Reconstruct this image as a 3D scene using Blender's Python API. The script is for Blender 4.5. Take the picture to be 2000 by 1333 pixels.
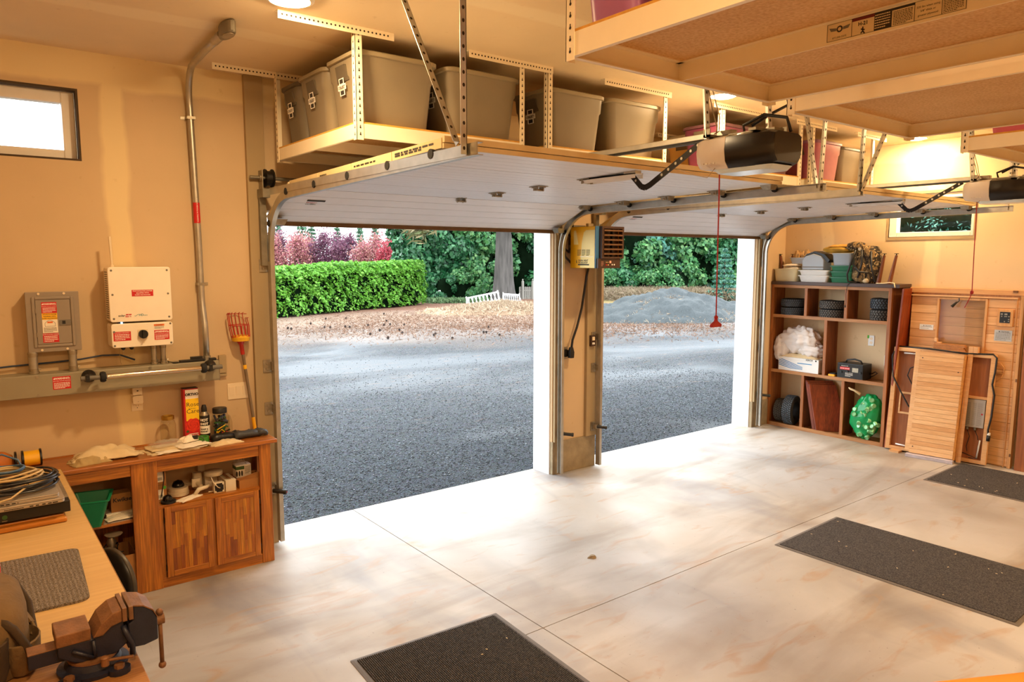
import bpy, math, random
import numpy as np
from mathutils import Matrix, Vector
random.seed(7)
C = bpy.context.scene.collection
SC = bpy.context.scene
PI = math.pi
for _o in list(bpy.data.objects): bpy.data.objects.remove(_o)

# ------------------------------------------------------------------ camera
cam = bpy.data.cameras.new('camera'); cam.sensor_width = 36.0; cam.lens = 25.463
cam.clip_start = 0.05; cam.clip_end = 400
camo = bpy.data.objects.new('camera', cam); C.objects.link(camo)
_r = Vector((0.7918, -0.6107, 0.0)); _f = Vector((0.6068, 0.7867, -0.1131)).normalized()
_r = _r.normalized(); _u = _r.cross(_f).normalized(); _r = _f.cross(_u).normalized()
camo.matrix_world = Matrix(((_r.x, _u.x, -_f.x, 0.0), (_r.y, _u.y, -_f.y, -5.213), (_r.z, _u.z, -_f.z, 2.1), (0, 0, 0, 1)))
SC.camera = camo
# ------------------------------------------------------------------ sky, lamps, exposure
world = bpy.data.worlds.new('overcast_sky'); SC.world = world; world.use_nodes = True
_bg = world.node_tree.nodes['Background']
_bg.inputs['Color'].default_value = (0.90, 0.965, 1.0, 1); _bg.inputs['Strength'].default_value = 6.6
LAMP_STRENGTH = 590.0
LAMP_COLOR = (1.0, 0.69, 0.36, 1)
SC.view_settings.view_transform = 'Standard'; SC.view_settings.look = 'None'
SC.view_settings.exposure = 0.0; SC.view_settings.gamma = 1.0
SC.view_settings.use_curve_mapping = False
SC.cycles.use_denoising = True
SC.cycles.use_light_tree = True
SC.cycles.max_bounces = 9; SC.cycles.diffuse_bounces = 6; SC.cycles.transparent_max_bounces = 12
SC.cycles.sample_clamp_indirect = 8.0
SC.cycles.caustics_reflective = False; SC.cycles.caustics_refractive = False

# ------------------------------------------------------------------ materials
def lin(h):
    h = h.lstrip('#'); r = []
    for i in (0, 2, 4):
        c = int(h[i:i+2], 16)/255.0
        r.append(c/12.92 if c <= 0.04045 else ((c+0.055)/1.055)**2.4)
    return (r[0], r[1], r[2], 1.0)
def newmat(name):
    m = bpy.data.materials.new(name); m.use_nodes = True
    nt = m.node_tree; b = nt.nodes['Principled BSDF']
    return m, nt, b
def N(nt, t, **k):
    n = nt.nodes.new(t)
    for a, v in k.items():
        if a in n.inputs: n.inputs[a].default_value = v
        else: setattr(n, a, v)
    return n
def noise(nt, coord, scale, detail=4, stretch=None, distortion=0.0):
    n = N(nt, 'ShaderNodeTexNoise', Scale=scale, Detail=detail, Distortion=distortion)
    if stretch:
        mp = N(nt, 'ShaderNodeMapping'); mp.inputs['Scale'].default_value = stretch
        nt.links.new(coord, mp.inputs['Vector']); coord = mp.outputs['Vector']
    nt.links.new(coord, n.inputs['Vector'])
    return n.outputs['Fac']
def ramp(nt, fac, p0, c0, p1, c1):
    r = N(nt, 'ShaderNodeValToRGB'); e = r.color_ramp.elements
    e[0].position = p0; e[0].color = c0; e[1].position = p1; e[1].color = c1
    nt.links.new(fac, r.inputs['Fac']); return r.outputs['Color']
def mixc(nt, fac, a, b, mode='MIX'):
    m = N(nt, 'ShaderNodeMix', data_type='RGBA', blend_type=mode)
    for s, v in ((0, fac), (6, a), (7, b)):
        if hasattr(v, 'links'): nt.links.new(v, m.inputs[s])
        else: m.inputs[s].default_value = v
    return m.outputs[2]
def ocoord(nt): return N(nt, 'ShaderNodeTexCoord').outputs['Object']
def bumpn(nt, b, fac, strength, dist=0.01):
    n = N(nt, 'ShaderNodeBump', Strength=strength, Distance=dist)
    nt.links.new(fac, n.inputs['Height']); nt.links.new(n.outputs['Normal'], b.inputs['Normal'])
def dark(c, k): return (c[0]*k, c[1]*k, c[2]*k, 1)
def mat(name, color, rough=0.6, metal=0.0, var=0.12, scale=12.0, bump=0.0, stretch=None, spec=0.5):
    c = lin(color) if isinstance(color, str) else color
    m, nt, b = newmat(name)
    b.inputs['Roughness'].default_value = rough; b.inputs['Metallic'].default_value = metal
    b.inputs['Specular IOR Level'].default_value = spec
    if var > 0 or bump > 0:
        co = ocoord(nt); f = noise(nt, co, scale, 5, stretch)
        nt.links.new(ramp(nt, f, 0.3, dark(c, 1-var), 0.7, dark(c, 1+var*0.6)), b.inputs['Base Color'])
        if bump > 0: bumpn(nt, b, noise(nt, co, scale*6, 3, stretch), bump)
    else: b.inputs['Base Color'].default_value = c
    return m
def wood(name, c1, c2, axis=2, scale=3.0, rough=0.45, fine=0.35):
    c1 = lin(c1); c2 = lin(c2); m, nt, b = newmat(name); b.inputs['Roughness'].default_value = rough
    st = [14.0, 14.0, 14.0]; st[axis] = 0.9
    co = ocoord(nt)
    f = noise(nt, co, scale, 5, st, 0.6)
    st2 = [60.0, 60.0, 60.0]; st2[axis] = 2.5
    g = noise(nt, co, scale, 3, st2)
    base = ramp(nt, f, 0.32, c2, 0.62, c1)
    mm = ramp(nt, g, 0.42, (1-fine, 1-fine, 1-fine, 1), 0.6, (1, 1, 1, 1))
    nt.links.new(mixc(nt, 1.0, base, mm, 'MULTIPLY'), b.inputs['Base Color'])
    bumpn(nt, b, g, 0.12, 0.004)
    return m
def emit(name, color, strength):
    m, nt, b = newmat(name); b.inputs['Base Color'].default_value = (0.8, 0.8, 0.8, 1)
    b.inputs['Emission Color'].default_value = color; b.inputs['Emission Strength'].default_value = strength
    return m
def glassy(name, color, rough=0.03, base=0.035):
    m, nt, b = newmat(name); out = nt.nodes['Material Output']
    tr = N(nt, 'ShaderNodeBsdfTransparent'); tr.inputs['Color'].default_value = color
    gl = N(nt, 'ShaderNodeBsdfGlossy', Roughness=rough)
    lw = N(nt, 'ShaderNodeLayerWeight', Blend=0.5)
    fr = smath(nt, 'ADD', smath(nt, 'MULTIPLY', smath(nt, 'POWER', lw.outputs['Facing'], 4.0), 0.55), base)
    mx = N(nt, 'ShaderNodeMixShader'); nt.links.new(fr, mx.inputs[0])
    nt.links.new(tr.outputs[0], mx.inputs[1]); nt.links.new(gl.outputs[0], mx.inputs[2])
    nt.links.new(mx.outputs[0], out.inputs['Surface'])
    return m
def translucent(name, color, a=0.55, rough=0.3):
    """thin coloured plastic film: part see-through, part diffuse"""
    m, nt, b = newmat(name); out = nt.nodes['Material Output']
    c = lin(color); b.inputs['Base Color'].default_value = c; b.inputs['Roughness'].default_value = rough
    tr = N(nt, 'ShaderNodeBsdfTransparent'); tr.inputs['Color'].default_value = (min(1, c[0]*1.6+.1), min(1, c[1]*1.6+.1), min(1, c[2]*1.6+.1), 1)
    mx = N(nt, 'ShaderNodeMixShader'); mx.inputs[0].default_value = a
    nt.links.new(tr.outputs[0], mx.inputs[1]); nt.links.new(b.outputs[0], mx.inputs[2])
    nt.links.new(mx.outputs[0], out.inputs['Surface'])
    return m
def leafmat(name, cols, rough=0.5, trans=0.25):
    """leaf colours vary per leaf (random per island)"""
    m, nt, b = newmat(name); b.inputs['Roughness'].default_value = rough; b.inputs['Specular IOR Level'].default_value = 0.35
    g = N(nt, 'ShaderNodeNewGeometry'); r = N(nt, 'ShaderNodeValToRGB'); e = r.color_ramp.elements
    n = len(cols)
    while len(e) < n: e.new(0.5)
    for i, c in enumerate(cols): e[i].position = i/max(1, n-1); e[i].color = dark(lin(c), 0.76)
    nt.links.new(g.outputs['Random Per Island'], r.inputs['Fac'])
    nt.links.new(r.outputs['Color'], b.inputs['Base Color'])
    if trans:
        tl = N(nt, 'ShaderNodeBsdfTranslucent'); nt.links.new(r.outputs['Color'], tl.inputs['Color'])
        mx = N(nt, 'ShaderNodeMixShader'); mx.inputs[0].default_value = trans
        nt.links.new(b.outputs[0], mx.inputs[1]); nt.links.new(tl.outputs[0], mx.inputs[2])
        nt.links.new(mx.outputs[0], nt.nodes['Material Output'].inputs['Surface'])
    return m
def smath(nt, op, a, b=None, clamp=False):
    n = N(nt, 'ShaderNodeMath', operation=op, use_clamp=clamp)
    for i, v in enumerate((a, b)):
        if v is None: continue
        if hasattr(v, 'links'): nt.links.new(v, n.inputs[i])
        else: n.inputs[i].default_value = v
    return n.outputs[0]
def band(nt, val, c, half, soft):
    """1 inside |val-c|<half, soft edge"""
    d = smath(nt, 'ABSOLUTE', smath(nt, 'SUBTRACT', val, c))
    return smath(nt, 'DIVIDE', smath(nt, 'SUBTRACT', half+soft, d), soft, True)
def drywall(name, base, mud, axis, joints, zband=3.355-0.13, zhalf=0.10, rough=0.85):
    """paper-faced drywall with taped and mudded joints; axis = coordinate index the joints are laid out along"""
    m, nt, b = newmat(name); b.inputs['Roughness'].default_value = rough; b.inputs['Specular IOR Level'].default_value = 0.25
    co = ocoord(nt); sp = N(nt, 'ShaderNodeSeparateXYZ'); nt.links.new(co, sp.inputs[0])
    wob = smath(nt, 'MULTIPLY', smath(nt, 'SUBTRACT', noise(nt, co, 2.2, 3), 0.5), 0.12)
    v = smath(nt, 'ADD', sp.outputs[axis], wob)
    mask = None
    for (c, h) in joints:
        k = band(nt, v, c, h, 0.03)
        mask = k if mask is None else smath(nt, 'MAXIMUM', mask, k)
    if zband is not None:
        k = band(nt, smath(nt, 'ADD', sp.outputs[2], wob), zband+0.05, zhalf, 0.03)
        mask = k if mask is None else smath(nt, 'MAXIMUM', mask, k)
    c0 = lin(base); c1 = lin(mud)
    bc = ramp(nt, noise(nt, co, 1.3, 5), 0.3, dark(c0, 0.93), 0.7, dark(c0, 1.05))
    if mask is not None: bc = mixc(nt, smath(nt, 'MULTIPLY', mask, 0.75), bc, c1)
    sc = ramp(nt, noise(nt, co, 16, 6), 0.66, (1, 1, 1, 1), 0.8, (0.86, 0.82, 0.76, 1))
    nt.links.new(mixc(nt, 1.0, bc, sc, 'MULTIPLY'), b.inputs['Base Color'])
    bumpn(nt, b, noise(nt, co, 60, 3), 0.06, 0.003)
    return m

# ------------------------------------------------------------------ mesh building
class MB:
    def __init__(s): s.v = []; s.f = []; s.mi = []; s.M = Matrix.Identity(4)
    def add(s, vs, fs, mi=0):
        o = len(s.v)
        for p in vs: s.v.append(tuple(s.M @ Vector(p)))
        for f in fs: s.f.append([i+o for i in f]); s.mi.append(mi)
        return s
    def box(s, x0, x1, y0, y1, z0, z1, mi=0):
        if x0 > x1: x0, x1 = x1, x0
        if y0 > y1: y0, y1 = y1, y0
        if z0 > z1: z0, z1 = z1, z0
        return s.add([(x0,y0,z0),(x1,y0,z0),(x1,y1,z0),(x0,y1,z0),(x0,y0,z1),(x1,y0,z1),(x1,y1,z1),(x0,y1,z1)],
              [(0,3,2,1),(4,5,6,7),(0,1,5,4),(1,2,6,5),(2,3,7,6),(3,0,4,7)], mi)
    def hexa(s, p, mi=0):      # 8 points, bottom 4 then top 4
        return s.add(p, [(0,3,2,1),(4,5,6,7),(0,1,5,4),(1,2,6,5),(2,3,7,6),(3,0,4,7)], mi)
    def bar(s, p0, p1, w, h, up=(0,0,1), mi=0):   # rectangular bar between two points
        p0 = Vector(p0); p1 = Vector(p1); d = (p1-p0).normalized(); up = Vector(up)
        a = d.cross(up)
        if a.length < 1e-5: a = d.cross(Vector((1,0,0)))
        a.normalize(); b = a.cross(d).normalized()
        q = []
        for p in (p0, p1):
            for (i, j) in ((-1,-1),(1,-1),(1,1),(-1,1)): q.append(p + a*(w/2*i) + b*(h/2*j))
        return s.add(q, [(0,1,2,3),(7,6,5,4),(0,4,5,1),(1,5,6,2),(2,6,7,3),(3,7,4,0)], mi)
    def cyl(s, p0, p1, r0, r1=None, n=14, mi=0, caps=True):
        if r1 is None: r1 = r0
        p0 = Vector(p0); p1 = Vector(p1); d = (p1-p0).normalized()
        a = d.cross(Vector((0,0,1)))
        if a.length < 1e-4: a = Vector((1,0,0))
        a.normalize(); b = d.cross(a)
        q = []
        for p, r in ((p0, r0), (p1, r1)):
            for i in range(n):
                t = 2*PI*i/n; q.append(p + a*(math.cos(t)*r) + b*(math.sin(t)*r))
        fs = [(i, (i+1) % n, n+(i+1) % n, n+i) for i in range(n)]
        if caps: fs += [tuple(range(n-1, -1, -1)), tuple(range(n, 2*n))]
        return s.add(q, fs, mi)
    def tube(s, path, r, n=8, closed=False, mi=0):
        P = [Vector(p) for p in path]; m = len(P); q = []; prev = None
        for i in range(m):
            if closed: t = P[(i+1) % m]-P[(i-1) % m]
            else: t = P[min(i+1, m-1)]-P[max(i-1, 0)]
            t.normalize()
            if prev is None:
                a = t.cross(Vector((0,0,1)))
                if a.length < 1e-3: a = t.cross(Vector((1,0,0)))
            else: a = prev - t*prev.dot(t)
            a.normalize(); prev = a; b = t.cross(a)
            rr = r[i] if isinstance(r, (list, tuple)) else r
            for k in range(n):
                an = 2*PI*k/n; q.append(P[i]+a*(math.cos(an)*rr)+b*(math.sin(an)*rr))
        fs = []
        for i in range(m if closed else m-1):
            j = (i+1) % m
            for k in range(n): fs.append((i*n+k, i*n+(k+1) % n, j*n+(k+1) % n, j*n+k))
        if not closed: fs += [tuple(range(n-1, -1, -1)), tuple(range((m-1)*n, m*n))]
        return s.add(q, fs, mi)
    def lathe(s, c, prof, n=20, mi=0, axis='Z', caps=True):
        q = []; c = Vector(c)
        for (r, z) in prof:
            for i in range(n):
                t = 2*PI*i/n; x = math.cos(t)*r; y = math.sin(t)*r
                q.append(c + (Vector((x, y, z)) if axis == 'Z' else Vector((z, x, y)) if axis == 'X' else Vector((y, z, x))))
        fs = []
        for j in range(len(prof)-1):
            for i in range(n): fs.append((j*n+i, j*n+(i+1) % n, (j+1)*n+(i+1) % n, (j+1)*n+i))
        if caps:
            fs.append(tuple(range(n-1, -1, -1))); k = (len(prof)-1)*n; fs.append(tuple(range(k, k+n)))
        return s.add(q, fs, mi)
    def prism(s, poly, axis, d0, d1, mi=0):   # polygon in the plane normal to axis; X:(y,z) Y:(x,z) Z:(x,y)
        def P(a, b, d): return (d,a,b) if axis == 'X' else (a,d,b) if axis == 'Y' else (a,b,d)
        n = len(poly); q = [P(a, b, d0) for a, b in poly]+[P(a, b, d1) for a, b in poly]
        fs = [(i, (i+1) % n, n+(i+1) % n, n+i) for i in range(n)]+[tuple(range(n-1, -1, -1)), tuple(range(n, 2*n))]
        return s.add(q, fs, mi)
    def loft(s, rings, mi=0, caps=True, closed=True):
        n = len(rings[0]); q = [p for r in rings for p in r]; fs = []
        for j in range(len(rings)-1):
            for i in range(n if closed else n-1): fs.append((j*n+i, j*n+(i+1) % n, (j+1)*n+(i+1) % n, (j+1)*n+i))
        if caps: fs.append(tuple(range(n-1, -1, -1))); k = (len(rings)-1)*n; fs.append(tuple(range(k, k+n)))
        return s.add(q, fs, mi)
    def sphere(s, c, r, n=12, m=8, mi=0, sc=(1,1,1)):
        prof = []
        q = []; c = Vector(c)
        for j in range(m+1):
            ph = PI*j/m
            for i in range(n):
                t = 2*PI*i/n
                q.append(c+Vector((math.sin(ph)*math.cos(t)*r*sc[0], math.sin(ph)*math.sin(t)*r*sc[1], -math.cos(ph)*r*sc[2])))
        fs = []
        for j in range(m):
            for i in range(n): fs.append((j*n+i, j*n+(i+1) % n, (j+1)*n+(i+1) % n, (j+1)*n+i))
        return s.add(q, fs, mi)
def rrect(w, d, r, z, n=4, cx=0, cy=0):
    pts = []
    for (sx, sy, a0) in ((1,1,0),(-1,1,90),(-1,-1,180),(1,-1,270)):
        for i in range(n+1):
            a = math.radians(a0+90*i/n)
            pts.append((cx+sx*(w/2-r)+math.cos(a)*r, cy+sy*(d/2-r)+math.sin(a)*r, z))
    return pts
ORG = {}
def _mesh(name, mb, mats, org, smooth, bevel, bseg=2):
    me = bpy.data.meshes.new(name)
    ox, oy, oz = org
    me.from_pydata([(x-ox, y-oy, z-oz) for x, y, z in mb.v], [], mb.f)
    if not isinstance(mats, (list, tuple)): mats = [mats]
    for m in mats: me.materials.append(m)
    if len(mats) > 1: me.polygons.foreach_set('material_index', mb.mi)
    if smooth:
        me.shade_smooth()
        if smooth is not True: me.set_sharp_from_angle(angle=math.radians(smooth))
    me.update()
    return me
def tago(o, label=None, cat=None, group=None, kind=None):
    if label: o['label'] = label
    if cat: o['category'] = cat
    if group: o['group'] = group
    if kind: o['kind'] = kind
    return o
def thing(name, label, cat, loc=(0,0,0), group=None, kind=None):
    o = bpy.data.objects.new(name, None); o.empty_display_size = 0.05; C.objects.link(o)
    o.location = loc; ORG[o.name] = Vector(loc)
    return tago(o, label, cat, group, kind)
def part(name, mb, mats, parent, smooth=False, bevel=0, label=None, kind=None, bseg=2):
    org = ORG[parent.name]
    me = _mesh(name, mb, mats, org, smooth, bevel)
    o = bpy.data.objects.new(name, me); C.objects.link(o); o.parent = parent; ORG[o.name] = org
    if bevel:
        b = o.modifiers.new('bevel', 'BEVEL'); b.width = bevel; b.segments = bseg; b.limit_method = 'ANGLE'; b.angle_limit = math.radians(50)
    return tago(o, label, None, None, kind)
def solo(name, mb, mats, label=None, cat=None, group=None, kind=None, smooth=False, bevel=0, at0=False, bseg=2):
    v = np.array(mb.v); lo = v.min(0); hi = v.max(0)
    org = Vector((0,0,0)) if at0 else Vector(((lo[0]+hi[0])/2, (lo[1]+hi[1])/2, lo[2]))
    me = _mesh(name, mb, mats, org, smooth, bevel)
    o = bpy.data.objects.new(name, me); C.objects.link(o); o.location = org; ORG[o.name] = org
    if bevel:
        b = o.modifiers.new('bevel', 'BEVEL'); b.width = bevel; b.segments = bseg; b.limit_method = 'ANGLE'; b.angle_limit = math.radians(50)
    return tago(o, label, cat, group, kind)
def linkcopy(o, parent=None, offset=None):
    c = o.copy(); C.objects.link(c)
    if parent is not None: c.parent = parent
    if offset is not None: c.location = Vector(o.location)+Vector(offset)
    ORG[c.name] = ORG.get(o.name, Vector())
    return c
def copy_tree(o, loc, rz=None, label=None):
    c = o.copy(); C.objects.link(c); c.location = loc
    if rz is not None: c.rotation_euler = (0, 0, rz)
    if label: c['label'] = label
    for ch in o.children:
        d = ch.copy(); C.objects.link(d); d.parent = c
        for g in ch.children:
            e = g.copy(); C.objects.link(e); e.parent = d
    return c
_txt = {}
def text_mb(mb, s, size, org, xd, yd, align='LEFT', bold=0.0, mi=0):
    """flat lettering as mesh: glyph outlines laid from org along xd / yd"""
    key = (s, align, bold)
    if key not in _txt:
        cu = bpy.data.curves.new('t', 'FONT'); cu.body = s; cu.size = 1.0; cu.align_x = align; cu.resolution_u = 2; cu.offset = bold
        ob = bpy.data.objects.new('t', cu); C.objects.link(ob)
        bpy.context.view_layer.update()
        dg = bpy.context.evaluated_depsgraph_get()
        me = bpy.data.meshes.new_from_object(ob.evaluated_get(dg))
        _txt[key] = ([tuple(v.co) for v in me.vertices], [tuple(p.vertices) for p in me.polygons])
        bpy.data.objects.remove(ob); bpy.data.meshes.remove(me); bpy.data.curves.remove(cu)
    vs, fs = _txt[key]
    o = Vector(org); xd = Vector(xd); yd = Vector(yd)
    mb.add([o+xd*(v[0]*size)+yd*(v[1]*size) for v in vs], fs, mi)
    return mb
def lines_mb(mb, org, xd, yd, w, h, n, t, mi=0, seed=1):
    """rows of small print too fine to read: broken thin bars"""
    rnd = random.Random(seed); o = Vector(org); xd = Vector(xd); yd = Vector(yd)
    for i in range(n):
        y = h*(1-(i+0.5)/n); x = 0
        L = w*(1 if i < n-1 else 0.7)
        while x < L:
            d = w*rnd.uniform(0.05, 0.14); d = min(d, L-x)
            q = [o+xd*x+yd*(y-t/2), o+xd*(x+d)+yd*(y-t/2), o+xd*(x+d)+yd*(y+t/2), o+xd*x+yd*(y+t/2)]
            mb.add(q, [(0,1,2,3)], mi); x += d+w*0.025
    return mb
def leaf_cloud(P, size, rng, up=0.3, aspect=1.6, nrm=None, k=0.6):
    """numpy leaf quads (bent diamonds) at points P -> (verts, faces)"""
    n = len(P); d = rng.normal(size=(n, 3)); d[:, 2] += up
    if nrm is not None: d = d*k+nrm
    d /= np.linalg.norm(d, axis=1)[:, None]
    a = rng.normal(size=(n, 3)); a -= d*np.sum(a*d, 1)[:, None]; a /= np.linalg.norm(a, axis=1)[:, None]
    b = np.cross(d, a); s = size*rng.uniform(0.6, 1.3, n)[:, None]
    V = np.empty((n, 4, 3)); V[:, 0] = P-a*s*aspect/2; V[:, 1] = P+b*s/2+d*s*0.12; V[:, 2] = P+a*s*aspect/2; V[:, 3] = P-b*s/2+d*s*0.12
    return V.reshape(-1, 3)
def quadmesh(name, V, mats, org=(0,0,0), mi=None):
    n = len(V)//4; me = bpy.data.meshes.new(name); V = V-np.array(org)
    me.vertices.add(len(V)); me.vertices.foreach_set('co', V.astype(np.float32).ravel())
    me.loops.add(4*n); me.loops.foreach_set('vertex_index', np.arange(4*n, dtype=np.int32))
    me.polygons.add(n); me.polygons.foreach_set('loop_start', np.arange(0, 4*n, 4, dtype=np.int32))
    if not isinstance(mats, (list, tuple)): mats = [mats]
    for m in mats: me.materials.append(m)
    if mi is not None: me.polygons.foreach_set('material_index', mi.astype(np.int32))
    me.update(); me.validate()
    return me
def trimesh(name, V, F, mats, org=(0,0,0)):
    me = bpy.data.meshes.new(name); V = V-np.array(org); n = len(F); k = F.shape[1]
    me.vertices.add(len(V)); me.vertices.foreach_set('co', V.astype(np.float32).ravel())
    me.loops.add(k*n); me.loops.foreach_set('vertex_index', F.astype(np.int32).ravel())
    me.polygons.add(n); me.polygons.foreach_set('loop_start', np.arange(0, k*n, k, dtype=np.int32))
    me.materials.append(mats); me.update(); me.validate()
    return me
def meshobj(name, me, parent=None, loc=(0,0,0), **kw):
    o = bpy.data.objects.new(name, me); C.objects.link(o)
    if parent is not None: o.parent = parent; ORG[o.name] = ORG[parent.name]
    else: o.location = loc; ORG[o.name] = Vector(loc)
    return tago(o, **kw)
# ================================================================== SETTING
ZC = 3.355; XL = -0.6; XR = 8.40; YB = -9.2
M_wall = drywall('drywall_front', '#cdb28c', '#e8d2a0', 0, [(0.87, 0.055), (4.2, 0.05)])
M_wallr = drywall('drywall_right', '#d8bf98', '#e8d4aa', 1, [(-0.55, 0.06), (-1.75, 0.06), (-2.95, 0.06)])
M_ceil = drywall('drywall_ceiling', '#e4cda6', '#ecdab6', 1, [(-0.95, 0.07), (-2.2, 0.06), (-3.4, 0.06)], None)
M_stem = mat('concrete_stem', '#9a8a6e', 0.9, 0, 0.25, 9, 0.35)
M_white = mat('white_paint', '#eef0f2', 0.5, 0, 0.03, 4)
M_tanboard = mat('primed_board', '#a8916b', 0.75, 0, 0.10, 6, 0.05, (1,1,0.15))
M_vinyl = mat('window_vinyl', '#e9e2d8', 0.4, 0, 0.03)
M_glass = glassy('window_glass', (0.95, 0.97, 0.97, 1))
M_galv = mat('galvanised_steel', '#b9b4a8', 0.36, 0.85, 0.14, 14)
M_galvd = mat('dull_steel', '#8f8878', 0.45, 0.8, 0.2, 20)
M_zinc = mat('zinc_hardware', '#a59a86', 0.4, 0.75, 0.2, 40)
M_blackm = mat('black_metal', '#1c1712', 0.45, 0.3, 0.15, 20)
M_black = mat('black_plastic', '#14110f', 0.45, 0, 0.1, 10)
M_rubber = mat('black_rubber', '#191817', 0.8, 0, 0.2, 30)
M_hole = mat('dark_slot', '#2a1c0c', 0.9, 0, 0)

def concrete():
    m, nt, b = newmat('concrete_floor'); co = ocoord(nt)
    c = ramp(nt, noise(nt, co, 0.9, 6, None, 0.4), 0.30, lin('#9a9288'), 0.66, lin('#b9b5b0'))
    s = noise(nt, co, 1.7, 6, (0.35, 1.3, 1), 0.8)
    c = mixc(nt, 1.0, c, ramp(nt, s, 0.30, (0.70, 0.63, 0.56, 1), 0.52, (1, 1, 1, 1)), 'MULTIPLY')
    st = noise(nt, co, 0.75, 4, (1.6, 0.6, 1), 1.0)
    c = mixc(nt, ramp(nt, st, 0.56, (0, 0, 0, 1), 0.74, (0.65, 0.65, 0.65, 1)), c, lin('#77757a'))
    rs = noise(nt, co, 2.6, 7, (0.8, 2.2, 1), 1.4)
    c = mixc(nt, ramp(nt, rs, 0.57, (0, 0, 0, 1), 0.72, (0.55, 0.55, 0.55, 1)), c, lin('#a5825c'))
    sp = noise(nt, co, 46, 3)
    c = mixc(nt, ramp(nt, sp, 0.70, (0, 0, 0, 1), 0.74, (0.5, 0.5, 0.5, 1)), c, lin('#6d6258'))
    sc = noise(nt, co, 5, 2, (6, 0.35, 1), 2.0)
    c = mixc(nt, ramp(nt, sc, 0.70, (0, 0, 0, 1), 0.78, (0.25, 0.25, 0.25, 1)), c, lin('#8a7a66'))
    nt.links.new(c, b.inputs['Base Color'])
    nt.links.new(ramp(nt, noise(nt, co, 2.0, 5), 0.3, (0.42, 0.42, 0.42, 1), 0.7, (0.62, 0.62, 0.62, 1)), b.inputs['Roughness'])
    b.inputs['Specular IOR Level'].default_value = 0.35
    bumpn(nt, b, noise(nt, co, 30, 4), 0.05, 0.004)
    return m
M_conc = concrete()
# floor: four slabs with 5 mm saw-cut joints over a base
mb = MB(); mb.box(XL, XR, YB, 0.27, -0.16, -0.012)
floor = solo('floor', mb, M_hole, kind='structure', at0=True)
JX, JY, g = 2.54, -2.21, 0.003
for (x0, x1) in ((XL, JX-g), (JX+g, XR)):
    for (y0, y1) in ((YB, JY-g), (JY+g, 0.272)):
        mb = MB(); mb.box(x0, x1, y0, y1, -0.1, 0.0)
        part('slab', mb, M_conc, floor)
# front wall with two door openings and one window hole
D1 = (1.77, 4.51); D2 = (5.08, 7.79); DH = 2.44
W1 = (-0.22, 0.684, 2.695, 3.125)
mb = MB(); T = 0.25
mb.box(XL-0.2, W1[0], 0, T, 0, ZC); mb.box(W1[0], W1[1], 0, T, 0, W1[2]); mb.box(W1[0], W1[1], 0, T, W1[3], ZC)
mb.box(W1[1], D1[0], 0, T, 0, ZC)
mb.box(D1[0], D1[1], 0, T, DH, ZC); mb.box(D1[1], D2[0], 0, T, 0.325, ZC); mb.box(D2[0], D2[1], 0, T, DH, ZC)
mb.box(D2[1], XR+0.2, 0, T, 0.325, ZC)
wf = solo('wall_front', mb, M_wall, kind='structure', at0=True)
mb = MB(); mb.box(D1[1], D2[0], -0.012, T-0.01, 0, 0.325); part('concrete_stem', mb, M_stem, wf, bevel=0.004)
mb = MB(); mb.box(D2[1], XR, -0.012, T-0.01, 0, 0.325); part('concrete_stem', mb, M_stem, wf, bevel=0.004)
for (xa, xb) in ((D1[0], D1[0]+0.012), (D1[1]-0.012, D1[1]+0.05), (D2[0]-0.05, D2[0]+0.012), (D2[1]-0.012, D2[1]+0.05)):
    mb = MB(); mb.box(xa, xb, 0.03, T+0.02, 0.0, DH); part('jamb_board', mb, M_white, wf, label='white painted jamb board')
# side, back walls and ceiling
W2 = (-2.135, -1.27, 2.335, 2.80)
mb = MB(); xa, xb = XR, XR+0.2
mb.box(xa, xb, W2[1], 0.25, 0, ZC); mb.box(xa, xb, YB, W2[0], 0, ZC); mb.box(xa, xb, W2[0], W2[1], 0, W2[2]); mb.box(xa, xb, W2[0], W2[1], W2[3], ZC)
solo('wall_right', mb, M_wallr, kind='structure', at0=True)
mb = MB(); mb.box(XL-0.2, XL, YB, 0.25, 0, ZC); solo('wall_left', mb, M_wallr, kind='structure', at0=True)
mb = MB(); mb.box(XL-0.2, XR+0.2, YB-0.2, YB, 0, ZC); solo('wall_back', mb, M_wall, kind='structure', at0=True)
mb = MB(); mb.box(XL-0.2, XR+0.2, YB-0.2, 0.25, ZC, ZC+0.15); solo('ceiling', mb, M_ceil, kind='structure', at0=True)
# roof eaves outside keep the sky off the wall top
# window 1 (front wall), window 2 (right wall)
w = thing('window_1', None, None, ((W1[0]+W1[1])/2, 0.1, W1[2]), kind='structure')
M_cut = mat('cut_edge', '#4a3a28', 0.9)
mb = MB()
a, b_, c, d = W1
mb.box(a, a+0.012, 0.0, 0.07, c, d); mb.box(b_-0.012, b_, 0.0, 0.07, c, d); mb.box(a+0.012, b_-0.012, 0.0, 0.07, c, c+0.012); mb.box(a+0.012, b_-0.012, 0.0, 0.07, d-0.012, d)
part('rough_edge', mb, M_cut, w, label='raw dark drywall edge')
mb = MB(); e = 0.012; f = 0.07
for (x0, x1, z0, z1) in ((a+e, a+e+f, c+e, d-e), (b_-e-f, b_-e, c+e, d-e), (a+e+f, b_-e-f, c+e, c+e+f*0.8), (a+e+f, b_-e-f, d-e-f, d-e)):
    mb.box(x0, x1, 0.07, 0.14, z0, z1)
part('frame', mb, M_vinyl, w, bevel=0.006)
mb = MB(); mb.box(a+e+f, b_-e-f, 0.10, 0.106, c+e+f*0.8, d-e-f); part('pane', mb, M_glass, w)
w = thing('window_2', None, None, (XR+0.1, (W2[0]+W2[1])/2, W2[2]), kind='structure')
a, b_, c, d = W2
mb = MB()
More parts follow.
